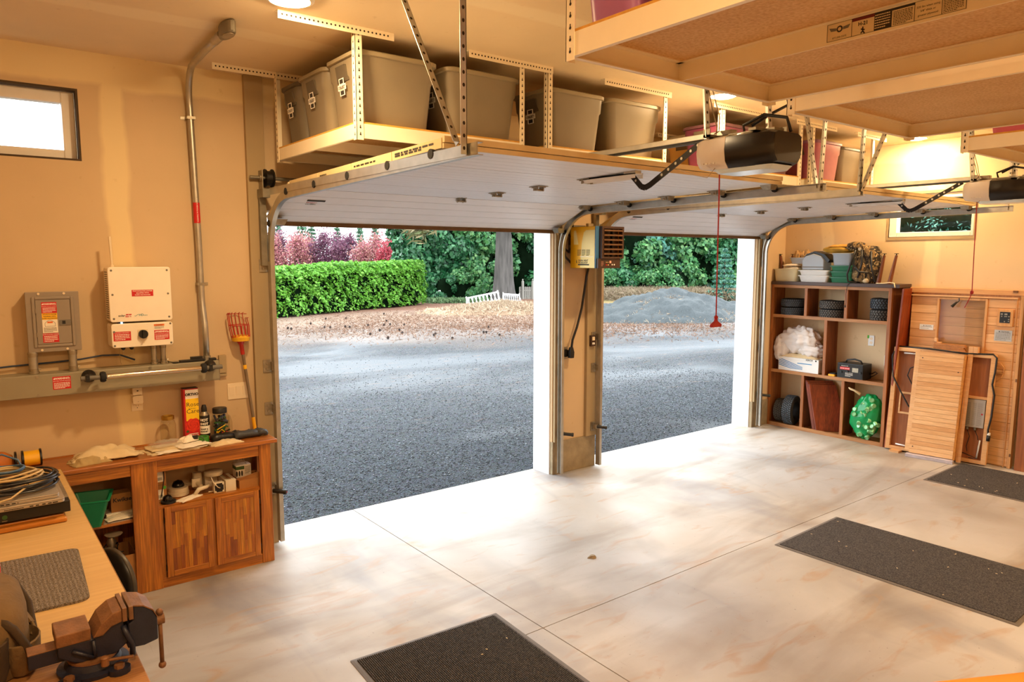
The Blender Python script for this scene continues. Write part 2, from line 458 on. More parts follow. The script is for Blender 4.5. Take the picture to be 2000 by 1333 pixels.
for (y0, y1, z0, z1) in ((a-0.02, a, c-0.03, d+0.03), (b_, b_+0.02, c-0.03, d+0.03), (a, b_, c-0.03, c), (a, b_, d, d+0.03)):
    mb.box(XR-0.006, XR+0.02, y0, y1, z0, z1)
part('rough_edge', mb, M_tanboard, w)
mb = MB(); f = 0.055
for (y0, y1, z0, z1) in ((a, a+f*0.6, c, d), (b_-f*1.5, b_, c, d), (a+f*0.6, b_-f*1.5, c, c+f), (a+f*0.6, b_-f*1.5, d-f, d)):
    mb.box(XR+0.01, XR+0.10, y0, y1, z0, z1)
part('frame', mb, M_vinyl, w, bevel=0.006)
mb = MB(); mb.box(XR+0.06, XR+0.066, a+f*0.6, b_-f*1.5, c+f, d-f); part('pane', mb, M_glass, w)
# boards beside the doors
for i, (x0, x1, z1, y0) in enumerate(((1.675, 1.80, ZC, -0.038), (4.52, 4.60, 2.44, -0.03), (4.93, 5.07, 2.44, -0.038), (7.80, 7.90, 2.44, -0.03))):
    mb = MB(); mb.box(x0, x1, y0, 0.0, 0.0 if i == 0 else 0.325, z1)
    solo('trim_%d' % (i+1), mb, M_tanboard, kind='structure', bevel=0.003)

# ================================================================== OVERHEAD DOORS
M_door = mat('door_white_steel', '#e6edf8', 0.42, 0.0, 0.03, 3, 0.015)
M_cream = mat('door_end_cream', '#d9c08c', 0.5, 0, 0.05)
M_seal = mat('brown_seal', '#6b4a24', 0.7, 0, 0.2)
M_dark = mat('dark_print', '#2b2620', 0.7, 0, 0)
M_redp = mat('red_print', '#b01f22', 0.6, 0, 0)
SEAMS = [(-0.02, 2.362), (-0.46, 2.565), (-0.93, 2.574), (-1.40, 2.583), (-1.87, 2.592), (-2.345, 2.602)]
def section_mb(x0, x1, p, q):
    """one door section: ribbed inner face of five strips with narrow recessed grooves, steel back"""
    (ya, za), (yb, zb) = p, q
    d = Vector((0, yb-ya, zb-za)); L = d.length; d.normalize()
    n = Vector((0, d.z, -d.y))          # pointing down / into the room
    if n.z > 0: n = -n
    mb = MB(); o = Vector((0, ya, za))
    def slab(s0, s1, xa, xb, t0, t1):
        q = []
        for t in (t0, t1):
            for (s_, x) in ((s0, xa), (s0, xb), (s1, xb), (s1, xa)): q.append(o+d*s_-n*t+Vector((x, 0, 0)))
        mb.hexa(q)
    slab(0.002, L-0.002, x0, x1, 0.003, 0.045)
    k = 5
    for i in range(k):
        slab(0.003+(L-0.006)*i/k+0.0025, 0.003+(L-0.006)*(i+1)/k-0.0025, x0+0.004, x1-0.004, 0.0, 0.003)
    return mb, o, d, n, L
def hinge_mb():
    mb = MB()   # local: plate faces -Z, hinge axis along X at z=-0.02
    mb.box(-0.038, 0.038, -0.055, 0.055, -0.004, 0.0)
    for sx in (-0.03, 0.022): mb.box(sx, sx+0.008, -0.022, 0.022, -0.028, -0.004)
    mb.cyl((-0.042, 0, -0.022), (0.042, 0, -0.022), 0.008, n=8)
    for (bx, by) in ((-0.02, 0.042), (0.02, 0.042), (-0.02, -0.042), (0.02, -0.042)): mb.cyl((bx, by, -0.009), (bx, by, -0.004), 0.007, n=6)
    return mb
def make_door(name, x0, x1, label_side):
    dr = thing(name, None, None, ((x0+x1)/2, -1.2, 2.5), kind='structure')
    xc = (x0+x1)/2
    for i in range(5):
        mb, o, d, n, L = section_mb(x0, x1, SEAMS[i], SEAMS[i+1])
        s = part('section', mb, M_door, dr)
        # end stiles
        for (xa, xb) in ((x0-0.006, x0), (x1, x1+0.006)):
            e = MB(); q = []
            for t in (0.0, 0.045):
                for (s_, x) in ((0.003, xa), (0.003, xb), (L-0.003, xb), (L-0.003, xa)): q.append(o+d*s_-n*t+Vector((x, 0, 0)))
            e.hexa(q)
            if i > 1 and xa < x0: lines_mb(e, (xa-0.0008, q[0].y-0.03, q[0].z+0.012), d, n*-1, L*(0.8 if i > 2 else 0.3), 0.022, 2 if i > 3 else 1, 0.009, 1, 11+i)
            part('end_stile', e, [M_cream, M_dark], dr)
    # hinges
    h0 = None
    for i in range(1, 5):
        y, z = SEAMS[i]
        for x in (x0+0.06, xc, x1-0.06):
            if h0 is None:
                ORG['_h'] = Vector((0, 0, 0))
                me = _mesh('hinge', hinge_mb(), M_zinc, (0,0,0), False, 0)
                h0 = me
            o = bpy.data.objects.new('hinge', h0); C.objects.link(o); o.parent = dr
            o.location = Vector((x, y, z-0.002))-Vector(dr.location); ORG[o.name] = ORG[dr.name]
            if i == 1: o.rotation_euler = (math.radians(-12), 0, 0)
    # rollers in both tracks
    rm = None
    for i in range(0, 6):
        y, z = SEAMS[i]
        if i == 0: y, z = -0.115, 2.345
        for sx, x in ((-1, x0), (1, x1)):
            mb = MB(); zz = z-0.024 if i else z
            if i == 5: y = -2.29
            mb.cyl((x-sx*0.06, y, zz), (x+sx*0.035, y, zz), 0.006, n=6, mi=0)
            mb.cyl((x+sx*0.018, y, zz), (x+sx*0.036, y, zz), 0.023, n=12, mi=1)
            mb.hexa([(x-sx*0.07, y-0.03, zz-0.01), (x-sx*0.01, y-0.03, zz-0.01), (x-sx*0.01, y+0.03, zz-0.01), (x-sx*0.07, y+0.03, zz-0.01),
                     (x-sx*0.09, y-0.045, z+0.004 if i else zz+0.03), (x-sx*0.005, y-0.045, z+0.004 if i else zz+0.03), (x-sx*0.005, y+0.045, z+0.004 if i else zz+0.03), (x-sx*0.09, y+0.045, z+0.004 if i else zz+0.03)], mi=0)
            part('roller', mb, [M_zinc, M_rubber], dr)
    # top cap strip and bottom seal
    y, z = SEAMS[5]; mb = MB()
    mb.box(x0-0.004, x1+0.004, y-0.014, y-0.001, z-0.002, z+0.020); mb.box(x0-0.004, x1+0.004, y-0.020, y-0.002, z+0.024, z+0.052)
    part('top_cap', mb, M_cream, dr)
    y, z = SEAMS[0]; mb = MB(); mb.bar((x0, y+0.012, z-0.012), (x1, y+0.012, z-0.012), 0.05, 0.03); part('bottom_seal', mb, M_seal, dr, bevel=0.005)
    # operator strut plate on the top section
    mb = MB(); mb.box(xc-0.035, xc+0.035, -2.30, -1.87, 2.582, 2.590); mb.box(xc-0.035, xc-0.030, -2.30, -1.87, 2.560, 2.590); mb.box(xc+0.030, xc+0.035, -2.30, -1.87, 2.560, 2.590)
    part('strut_plate', mb, M_white, dr)
    # maker's sticker near one end of the bottom section (small print)
    (ya, za), (yb, zb) = SEAMS[0], SEAMS[1]
    d = Vector((0, yb-ya, zb-za)).normalized(); n = Vector((0, d.z, -d.y)); n = n if n.z < 0 else -n
    mb = MB(); o = Vector((x0+0.17, ya, za))+d*0.27+n*0.004
    mb.hexa([o+Vector((dx, 0, 0))*1+d*dd+n*0.0 for dx, dd in ((0, 0.055), (0.13, 0.055), (0.13, 0.073), (0, 0.073))]+[o+Vector((dx, 0, 0))+d*dd-n*0.003 for dx, dd in ((0, 0.055), (0.13, 0.055), (0.13, 0.073), (0, 0.073))], 0)
    for dd, mi in ((0.032, 1), (0.008, 0)):
        lines_mb(mb, o+d*dd+n*0.001, (1,0,0), d, 0.11, 0.014, 1, 0.007, mi, seed=3)
    part('print', mb, [M_dark, M_redp], dr)
    return dr
door1 = make_door('door_1', 1.815, 4.52, 0)
door2 = make_door('door_2', 5.075, 7.805, 1)

def track_path():
    P = [(-0.09, 0.03), (-0.09, 1.0), (-0.09, 2.16)]
    for i in range(1, 13):
        a = PI/2*i/12; P.append((-0.09-0.36+0.36*math.cos(a), 2.16+0.36*math.sin(a)+0.0))
    P[-1] = (-0.45, 2.523); P.append((-1.5, 2.545)); P.append((-2.66, 2.562))
    return P
def sweep_track(mb, P, x, side, i0, i1, w=0.055, dep=0.03, t=0.003):
    """C channel whose web is at x and opens towards side (+1/-1)"""
    pts = P[i0:i1+1]; m = len(pts)
    prof = [(-w/2, 0), (-w/2, dep), (-w/2+t, dep), (-w/2+t, t), (w/2-t, t), (w/2-t, dep), (w/2, dep), (w/2, 0)]
    rings = []
    for i in range(m):
        a = Vector((0,)+pts[max(i-1, 0)]); b = Vector((0,)+pts[min(i+1, m-1)]); d = (b-a).normalized(); n = Vector((0, -d.z, d.y))
        c = Vector((0,)+pts[i]); rings.append([tuple(c+n*u+Vector((x+side*v, 0, 0))) for (u, v) in prof])
    mb.loft(rings)
def perf(mb, p0, p1, w=0.032, t=0.003, up=(0,1,0), mi=0, hm=1, step=0.05, hr=0.007, both=True):
    """perforated angle iron: two plates with round holes"""
    p0 = Vector(p0); p1 = Vector(p1); d = (p1-p0); L = d.length; d.normalize(); up = Vector(up); a = d.cross(up).normalized(); b = a.cross(d).normalized()
    def plate(u, v, o):
        q = []
        for p in (p0, p1):
            for (i, j) in ((0,0),(1,0),(1,1),(0,1)): q.append(p+o+u*(w*i)+v*(t*j))
        mb.add(q, [(0,1,2,3),(7,6,5,4),(0,4,5,1),(1,5,6,2),(2,6,7,3),(3,7,4,0)], mi)
        k = int(L/step)
        for i in range(k):
            c = p0+o+d*(step*(i+0.5))+u*(w*0.5)
            for s_ in (-0.0006, t+0.0006):
                cc = c+v*s_; mb.add([cc+d*(hr*math.cos(2*PI*j/8))+u*(hr*0.8*math.sin(2*PI*j/8)) for j in range(8)], [tuple(range(8))], hm)
    plate(a, b, Vector((0,0,0)))
    if both: plate(b, a, Vector((0,0,0)))
def bracket(x, side, z):
    mb = MB(); mb.box(x-side*0.055, x+side*0.0, -0.045, -0.039, z-0.045, z+0.045); mb.box(x-side*0.004, x, -0.085, -0.041, z-0.03, z+0.03)
    mb.cyl((x-side*0.03, -0.052, z+0.02), (x-side*0.03, -0.045, z+0.02), 0.008, n=6); mb.cyl((x-side*0.03, -0.052, z-0.02), (x-side*0.03, -0.045, z-0.02), 0.008, n=6)
    return mb
def make_track(x, side, label, hang):
    P = track_path(); t = thing('door_track', label, 'door track', (x, -0.09, 0.0), 'overhead door tracks')
    mb = MB(); sweep_track(mb, P, x, side, 0, 2); part('vertical_rail', mb, M_galv, t)
    mb = MB(); sweep_track(mb, P, x, side, 2, 14); part('curved_rail', mb, M_galv, t, smooth=40)
    mb = MB(); sweep_track(mb, P, x, side, 14, 16); 
    mb.box(x-side*0.003, x, -2.66, -0.0, 2.538, 2.585); part('horizontal_rail', mb, M_galv, t)
    for z in (0.42, 1.02, 1.33, 2.05): part('jamb_bracket', bracket(x, side, z), M_zinc, t)
    mb = MB(); mb.box(x-side*0.045, x-side*0.003, -0.075, -0.04, 2.05, 2.57); mb.box(x-side*0.05, x-side*0.0, -0.16, -0.045, 2.52, 2.58)
    part('flag_bracket', mb, M_galvd, t)
    for (p0, p1) in hang:
        mb = MB(); perf(mb, p0, p1, 0.032, 0.003, (0, 1, 0), 0, 1, 0.052, 0.0085); part('hanger_strap', mb, [M_galv, M_hole], t)
    return t
make_track(1.785, 1, 'galvanised door track left of the first opening, above the wooden console',
   [((1.775, -2.60, 2.54), (1.775, -2.60, 3.36)), ((1.77, -2.55, 2.60), (1.77, -2.08, 3.36))])
make_track(4.555, -1, 'galvanised door track left of the yellow heater, on the pillar',
   [((4.56, -2.63, 2.54), (4.56, -2.66, 3.36)), ((4.575, -2.60, 2.56), (4.62, -2.42, 3.36))])
make_track(5.04, 1, 'galvanised door track behind the yellow heater, serving the far door',
   [((5.03, -2.65, 2.54), (5.03, -2.68, 3.36)), ((5.04, -2.66, 2.56), (5.16, -2.9, 3.36))])
make_track(7.84, -1, 'galvanised door track nearest the wooden cubby shelf',
   [((7.85, -2.62, 2.55), (7.85, -2.64, 3.36))])

def torsion(x0, x1, label):
    t = thing('torsion_shaft', label, 'shaft', (x0, -0.07, 2.66), 'door torsion shafts')
    mb = MB(); mb.cyl((x0, -0.07, 2.66), (x1, -0.07, 2.66), 0.0125, n=10); part('shaft', mb, M_galvd, t, smooth=40)
    for x, s in ((x0+0.10, 1), (x1-0.10, -1)):
        mb = MB(); mb.lathe((x, -0.07, 2.66), [(0.02, 0), (0.062, 0.0), (0.062, 0.008*s), (0.05, 0.012*s), (0.052, 0.045*s), (0.064, 0.05*s), (0.064, 0.058*s), (0.02, 0.058*s)], 20, axis='X')
        part('cable_drum', mb, M_blackm, t, smooth=30)
        mb = MB(); mb.box(x-s*0.03, x-s*0.024, -0.115, 0.0, 2.585, 2.71); mb.cyl((x-s*0.036, -0.07, 2.66), (x-s*0.018, -0.07, 2.66), 0.026, n=14)
        part('bearing_plate', mb, M_zinc, t)
    return t
torsion(1.68, 4.66, 'steel torsion shaft with dark drums over the first door')
torsion(4.98, 7.98, 'steel torsion shaft with dark drums over the far door')

# ================================================================== OPENERS
M_openw = mat('opener_white', '#d9cdbf', 0.35, 0, 0.03)
M_openb = mat('opener_black', '#17120e', 0.25, 0, 0.05)
M_lens = mat('opener_lens', '#cfe0ee', 0.25, 0, 0.02)
M_wire = mat('black_cable', '#120d0a', 0.5, 0, 0)
M_wirew = mat('pale_wire', '#b59f7c', 0.5, 0, 0)
M_redc = mat('red_cord', '#a3121b', 0.55, 0, 0.05)
def housing_rings(xc, y0, y1, z0, z1, k):
    """rounded motor cover cross sections along -Y; k=0 front dome, 1 straight"""
    R = []
    W = 0.135
    for (t, s) in k:
        y = y0+(y1-y0)*t; r = []
        for (a, b) in ((-1,0.55),(-0.94,0.92),(-0.7,1),(0.7,1),(0.94,0.92),(1,0.55),(0.93,0.2),(0.72,0.0),(-0.72,0.0),(-0.93,0.2)):
            r.append((xc+W*a*s, y, z0+(z1-z0)*(0.55+(b-0.55)*s)))
        R.append(r)
    return R
def make_opener(xc, label, cordlabel):
    t = thing('door_opener', label, 'door opener', (xc, -3.0, 2.52), 'ceiling door openers')
    mb = MB(); mb.box(xc-0.022, xc+0.022, -2.95, -0.05, 2.712, 2.742); part('rail', mb, M_galv, t, bevel=0.003)
    mb = MB(); mb.box(xc-0.012, xc+0.012, -2.9, -0.1, 2.700, 2.712); part('drive_belt', mb, M_black, t)
    mb = MB(); mb.loft(housing_rings(xc, -2.79, -2.99, 2.54, 2.70, ((0, 0.62), (0.10, 0.86), (0.28, 0.97), (1, 1.0))))
    for i in range(4): mb.box(xc-0.1365, xc-0.13, -2.86-0.022*i-0.011, -2.86-0.022*i, 2.565, 2.572)
    part('front_cover', mb, M_openw, t, smooth=40)
    mb = MB(); mb.loft(housing_rings(xc, -2.992, -3.25, 2.54, 2.70, ((0, 1.0), (0.55, 1.0), (0.6, 0.985), (0.9, 0.95), (1, 0.85))))
    part('rear_cover', mb, M_openb, t, smooth=40)
    mb = MB(); mb.loft([rrect(0.17, 0.30, 0.03, 2.520, 3, xc, -3.06), rrect(0.19, 0.34, 0.03, 2.541, 3, xc, -3.06)]); part('light_lens', mb, M_lens, t)
    mb = MB(); mb.box(xc-0.13, xc+0.13, -2.9, -2.86, 2.70, 2.712); mb.box(xc-0.13, xc+0.13, -3.16, -3.12, 2.70, 2.712); mb.box(xc-0.04, xc+0.04, -3.2, -2.82, 2.702, 2.716)
    mb.box(xc-0.13, xc-0.125, -2.9, -2.86, 2.70, 2.74); mb.box(xc+0.125, xc+0.13, -3.16, -3.12, 2.70, 2.74)
    part('mounting_bracket', mb, M_galvd, t)
    for (p0, p1) in (((xc-0.10, -2.88, 2.70), (xc-0.06, -2.80, ZC+0.01)), ((xc+0.10, -3.10, 2.70), (xc+0.12, -3.04, ZC+0.01))):
        mb = MB(); perf(mb, p0, p1, 0.034, 0.003, (0, 1, 0), 0, 1, 0.05, 0.008); part('hanger_strap', mb, [M_galv, M_hole], t)
    # curved door arm, flat black bar with bright discs painted for light through its holes
    mb = MB(); A = (xc, -2.265, 2.575); B = (xc, -2.335, 2.508); C_ = (xc, -2.365, 2.500); D_ = (xc, -2.40, 2.512); E_ = (xc, -2.755, 2.705)
    for p, q in ((A, B), (B, C_), (C_, D_), (D_, E_)): mb.bar(p, q, 0.006, 0.032, (0, 0.5, 1))
    for f in (0.25, 0.38, 0.52, 0.63, 0.8, 0.93):
        p = Vector(D_).lerp(Vector(E_), f); mb.cyl((xc-0.006, p.y, p.z), (xc+0.006, p.y, p.z), 0.008, n=8, mi=1)
    p = Vector(A).lerp(Vector(B), 0.45); mb.cyl((xc-0.006, p.y, p.z), (xc+0.006, p.y, p.z), 0.007, n=8, mi=1)
    part('door_arm', mb, [M_blackm, M_galv], t, label='black perforated door arm')
    mb = MB(); mb.bar((xc, -2.22, 2.602), (xc, -2.31, 2.602), 0.05, 0.03); part('arm_bracket', mb, M_galv, t)
    mb = MB(); mb.tube([(xc+0.02, -3.0, 2.70), (xc+0.03, -2.98, 2.76), (xc+0.05, -3.08, 2.80), (xc+0.06, -3.2, 2.77), (xc+0.05, -3.23, 2.70)], 0.008, 6)
    mb.tube([(xc+0.07, -3.0, 2.76), (xc+0.10, -3.06, 2.80), (xc+0.2, -3.12, 2.86), (xc+0.18, -3.1, 2.95), (xc+0.1, -3.05, 2.97), (xc+0.13, -3.12, 3.06), (xc+0.2, -3.2, 3.1)], 0.008, 6)
    part('power_cable', mb, M_wire, t, smooth=True)
    mb = MB(); mb.tube([(xc-0.06, -2.82, ZC-0.002), (xc-0.09, -2.84, 3.1), (xc-0.10, -2.86, 2.95), (xc-0.04, -2.84, 2.86), (xc-0.02, -2.86, 2.76), (xc-0.08, -2.9, 2.715)], 0.003, 5)
    mb.tube([(xc-0.05, -2.83, 3.0), (xc-0.0, -2.83, 2.9), (xc+0.01, -2.85, 2.82), (xc-0.03, -2.88, 2.74), (xc-0.07, -2.88, 2.72)], 0.003, 5)
    mb.tube([(xc-0.12, -2.93, 2.545), (xc-0.14, -2.9, 2.50), (xc-0.145, -2.82, 2.52), (xc-0.12, -2.7, 2.56)], 0.002, 5)
    part('bell_wire', mb, M_wirew, t, smooth=True)
    r = thing('release_cord', cordlabel, 'pull cord', (xc, -2.87, 1.74), 'emergency release cords')
    return t, r
_, r = make_opener(3.15, 'white and black door opener hanging over the nearer door', 'red release cord with a triangular handle, hanging in front of the gravel pile')
mb = MB(); mb.tube([(3.15, -2.865, 2.695), (3.15, -2.87, 2.4), (3.15, -2.872, 2.1), (3.15, -2.875, 1.80)], 0.0035, 6); part('cord', mb, M_redc, r)
mb = MB(); mb.sphere((3.15, -2.875, 1.795), 0.011, 8, 6); mb.prism([(3.145, 1.79), (3.155, 1.79), (3.16, 1.775), (3.192, 1.758), (3.192, 1.744), (3.108, 1.744), (3.108, 1.758), (3.14, 1.775)], 'Y', -2.882, -2.868)
part('handle', mb, M_redc, r, bevel=0.002, label='red triangular handle')
r.location = (3.15, -2.87, 1.74)
_, r = make_opener(6.43, 'white and black door opener over the far door, at the right edge', 'red release cord knotted at the end, hanging in front of the sauna window')
mb = MB(); mb.tube([(6.43, -2.865, 2.695), (6.43, -2.868, 2.4), (6.43, -2.872, 2.1), (6.43, -2.876, 1.835)], 0.0035, 6)
mb.tube([(6.43, -2.876, 1.835), (6.425, -2.87, 1.80), (6.40, -2.86, 1.75), (6.375, -2.85, 1.71)], 0.003, 6); part('cord', mb, M_redc, r)
mb = MB(); mb.sphere((6.43, -2.876, 1.833), 0.014, 8, 6, sc=(1, 1, 1.2)); mb.cyl((6.41, -2.876, 1.825), (6.45, -2.876, 1.84), 0.007, n=6); part('knot', mb, M_redc, r, smooth=True)

# ================================================================== CEILING LAMPS
M_lamp = emit('lamp_diffuser', LAMP_COLOR, LAMP_STRENGTH)
M_lampw = mat('lamp_ring', '#efe6d6', 0.4)
for i, (x, y, lb) in enumerate(((1.39, -1.65, 'lit round ceiling lamp above the gray tote rack, at the top edge'), (4.80, -1.65, 'lit round ceiling lamp above the nearer opener motor'), (8.06, -1.66, 'lit round ceiling lamp beside the right wall'),
      (0.15, -4.7, 'added unseen fill lamp behind the camera over the end of the workbench'), (7.1, -3.9, 'added unseen fill lamp outside the right edge of the frame'), (1.39, -5.2, 'added unseen round lamp behind the camera on the left'), (4.80, -5.2, 'added unseen round lamp behind the camera in the middle'), (8.06, -5.2, 'added unseen round lamp behind the camera on the right'), (3.1, -8.0, 'added unseen round lamp near the back wall on the left'), (6.4, -8.0, 'added unseen round lamp near the back wall on the right'))):  # lamps outside the frame are added, unseen, to brighten the room
    t = thing('ceiling_lamp', lb, 'ceiling lamp', (x, y, ZC), 'round ceiling lamps')
    mb = MB(); mb.lathe((x, y, ZC), [(0.092, 0), (0.118, 0.0), (0.116, -0.010), (0.097, -0.016), (0.092, -0.012)], 28, caps=False); part('trim_ring', mb, M_lampw, t, smooth=40)
    mb = MB(); mb.lathe((x, y, ZC), [(0.0005, -0.030), (0.05, -0.027), (0.085, -0.018), (0.095, -0.006)], 28, caps=False); part('diffuser', mb, M_lamp, t, smooth=True)

# ================================================================== OVERHEAD RACKS
M_rack = mat('rack_cream_enamel', '#efe0c0', 0.45, 0, 0.03)
def osb():
    m, nt, b = newmat('particle_board'); co = ocoord(nt); b.inputs['Roughness'].default_value = 0.8
    c = ramp(nt, noise(nt, co, 90, 4), 0.3, lin('#c89a5c'), 0.7, lin('#e2ba80'))
    c = mixc(nt, 1.0, c, ramp(nt, noise(nt, co, 1.6, 5, (1, 0.5, 1), 0.8), 0.35, (0.86, 0.80, 0.74, 1), 0.6, (1, 1, 1, 1)), 'MULTIPLY')
    nt.links.new(c, b.inputs['Base Color']); return m
M_osb = osb()
M_osbe = mat('board_edge', '#d09a3c', 0.8, 0, 0.15, 40)
def slots_mb(mb, p0, p1, nrm, side, step, r, mi=1, key=True):
    """dark keyhole slots along p0-p1 just proud of a plate"""
    p0 = Vector(p0); p1 = Vector(p1); d = (p1-p0); L = d.length; d.normalize(); n = Vector(nrm); s = d.cross(n).normalized(); k = max(1, int(L/step))
    for i in range(k):
        c = p0+d*(step*(i+0.5))+n*0.0008
        mb.add([c+d*(r*math.cos(2*PI*j/8))+s*(r*math.sin(2*PI*j/8)) for j in range(8)], [tuple(range(8))], mi)
        if key: mb.add([c+d*a+s*b for a, b in ((-r*0.5, -r*0.45), (-r*0.5, r*0.45), (-r*2.4, r*0.45), (-r*2.4, -r*0.45))], [(0, 1, 2, 3)], mi)
def make_rack(x0, x1, y0, y1, label, mids_y=(), mids_x=(), brk=(), posts=True, sticker=False):
    """y0 = far end, y1 = end nearer the camera side; posts on the four corners, hung from ceiling angles"""
    t = thing('overhead_rack', label, 'storage rack', ((x0+x1)/2, (y0+y1)/2, 2.765), 'ceiling storage racks')
    zb, zt = 2.768, 2.845; e = 0.022
    mb = MB(); mb.box(x0+0.012, x1-0.012, y1+0.012, y0-0.012, zt-0.004, zt+0.010); mb2 = mb
    part('deck_board', mb, M_osb, t)
    mb = MB(); mb.box(x0+0.003, x1-0.003, y1+0.003, y1+0.012, zt, zt+0.010); mb.box(x0+0.003, x0+0.012, y1+0.003, y0-0.003, zt, zt+0.010)
    part('board_edge', mb, M_osbe, t)
    def beam(xa, xb, ya, yb, ledge):
        b = MB(); b.box(xa, xb, ya, yb, zb, zt)
        return b
    th = 0.004
    for ya, s in ((y0, -1), (y1, 1)):
        b = MB(); b.box(x0, x1, ya, ya+s*th, zb, zt); b.box(x0, x1, ya+s*th, ya+s*0.03, zt-th-0.004, zt-0.004); b.box(x0, x1, ya+s*th, ya+s*0.022, zb+0.0005, zb+th); part('end_beam', b, M_rack, t)
    for xa, s in ((x0, 1), (x1, -1)):
        b = MB(); b.box(xa, xa+s*th, y1+0.0045, y0-0.0045, zb, zt); b.box(xa+s*th, xa+s*0.03, y1+0.005, y0-0.005, zt-th-0.0045, zt-0.0045); b.box(xa+s*th, xa+s*0.022, y1+0.005, y0-0.005, zb+0.001, zb+th); part('side_beam', b, M_rack, t)
    for xm in mids_x:
        b = MB(); b.box(xm-th/2, xm+th/2, y1+0.004, y0-0.004, zb+0.004, zt-0.004); b.box(xm-0.02, xm+0.02, y1+0.004, y0-0.004, zt-0.008, zt-0.0045); part('cross_beam', b, M_rack, t)
    for ym in mids_y:
        b = MB(); b.box(x0+0.004, x1-0.004, ym-th/2, ym+th/2, zb+0.004, zt-0.004); part('cross_beam', b, M_rack, t)
    w = 0.038
    for xa, sx in ((x0, 1), (x1, -1)):
        for ya, sy in ((y1, 1), (y0, -1)):
            b = MB()
            b.box(xa-sx*0.003, xa+sx*w, ya-sy*0.003, ya, 2.756, ZC-0.004); b.box(xa-sx*0.003, xa, ya-sy*0.003, ya+sy*w, 2.756, ZC-0.004)
            slots_mb(b, (xa+sx*w*0.5, ya-sy*0.003, ZC-0.02), (xa+sx*w*0.5, ya-sy*0.003, 2.76), (0, -sy, 0), 0, 0.038, 0.0055)
            slots_mb(b, (xa-sx*0.003, ya+sy*w*0.5, ZC-0.02), (xa-sx*0.003, ya+sy*w*0.5, 2.76), (-sx, 0, 0), 0, 0.038, 0.0055)
            part('post', b, [M_rack, M_hole], t)
    for (bx0, bx1, by) in brk:
        b = MB(); b.box(bx0, bx1, by-0.003, by, ZC-0.042, ZC); b.box(bx0, bx1, by, by+0.04, ZC-0.003, ZC)
        slots_mb(b, (bx0+0.01, by-0.003, ZC-0.02), (bx1-0.01, by-0.003, ZC-0.02), (0, -1, 0), 0, 0.024, 0.0055, 1, False)
        part('ceiling_angle', b, [M_rack, M_hole], t)
    return t
rackA = make_rack(1.83, 3.01, -0.20, -1.44, 'cream ceiling rack of gray totes nearest the left wall window', mids_y=(-0.8,), brk=((1.40, 2.06, -1.455), (1.42, 2.10, -0.215), (2.57, 3.24, -1.455)))
rackB = make_rack(3.21, 4.40, -0.20, -1.44, 'cream ceiling rack holding two gray totes over the middle of the nearer door', mids_y=(-0.8,), brk=((3.72, 4.43, -1.455), (2.9, 3.5, -0.215)))
rackC = make_rack(5.08, 6.28, -0.20, -1.44, 'cream ceiling rack behind the nearer opener motor', mids_y=(-0.8,), brk=((4.95, 5.64, -1.455), (5.7, 6.0, -0.215)))
rackD = make_rack(6.45, 7.63, -0.20, -1.44, 'cream ceiling rack of purple and gray totes nearest the right wall', mids_y=(-0.8,), brk=((6.15, 6.85, -1.455), (7.25, 7.85, -1.455)))
rackE = make_rack(1.685, 2.85, -3.33, -5.77, 'large cream ceiling rack overhead with a warning sticker on its middle beam', mids_x=(2.255,))
rackF = make_rack(3.10, 4.30, -3.27, -5.71, 'cream ceiling rack second from the camera, its board underside facing down')
rackG = make_rack(5.05, 6.20, -3.26, -5.70, 'cream ceiling rack at the right edge holding a pink tote')
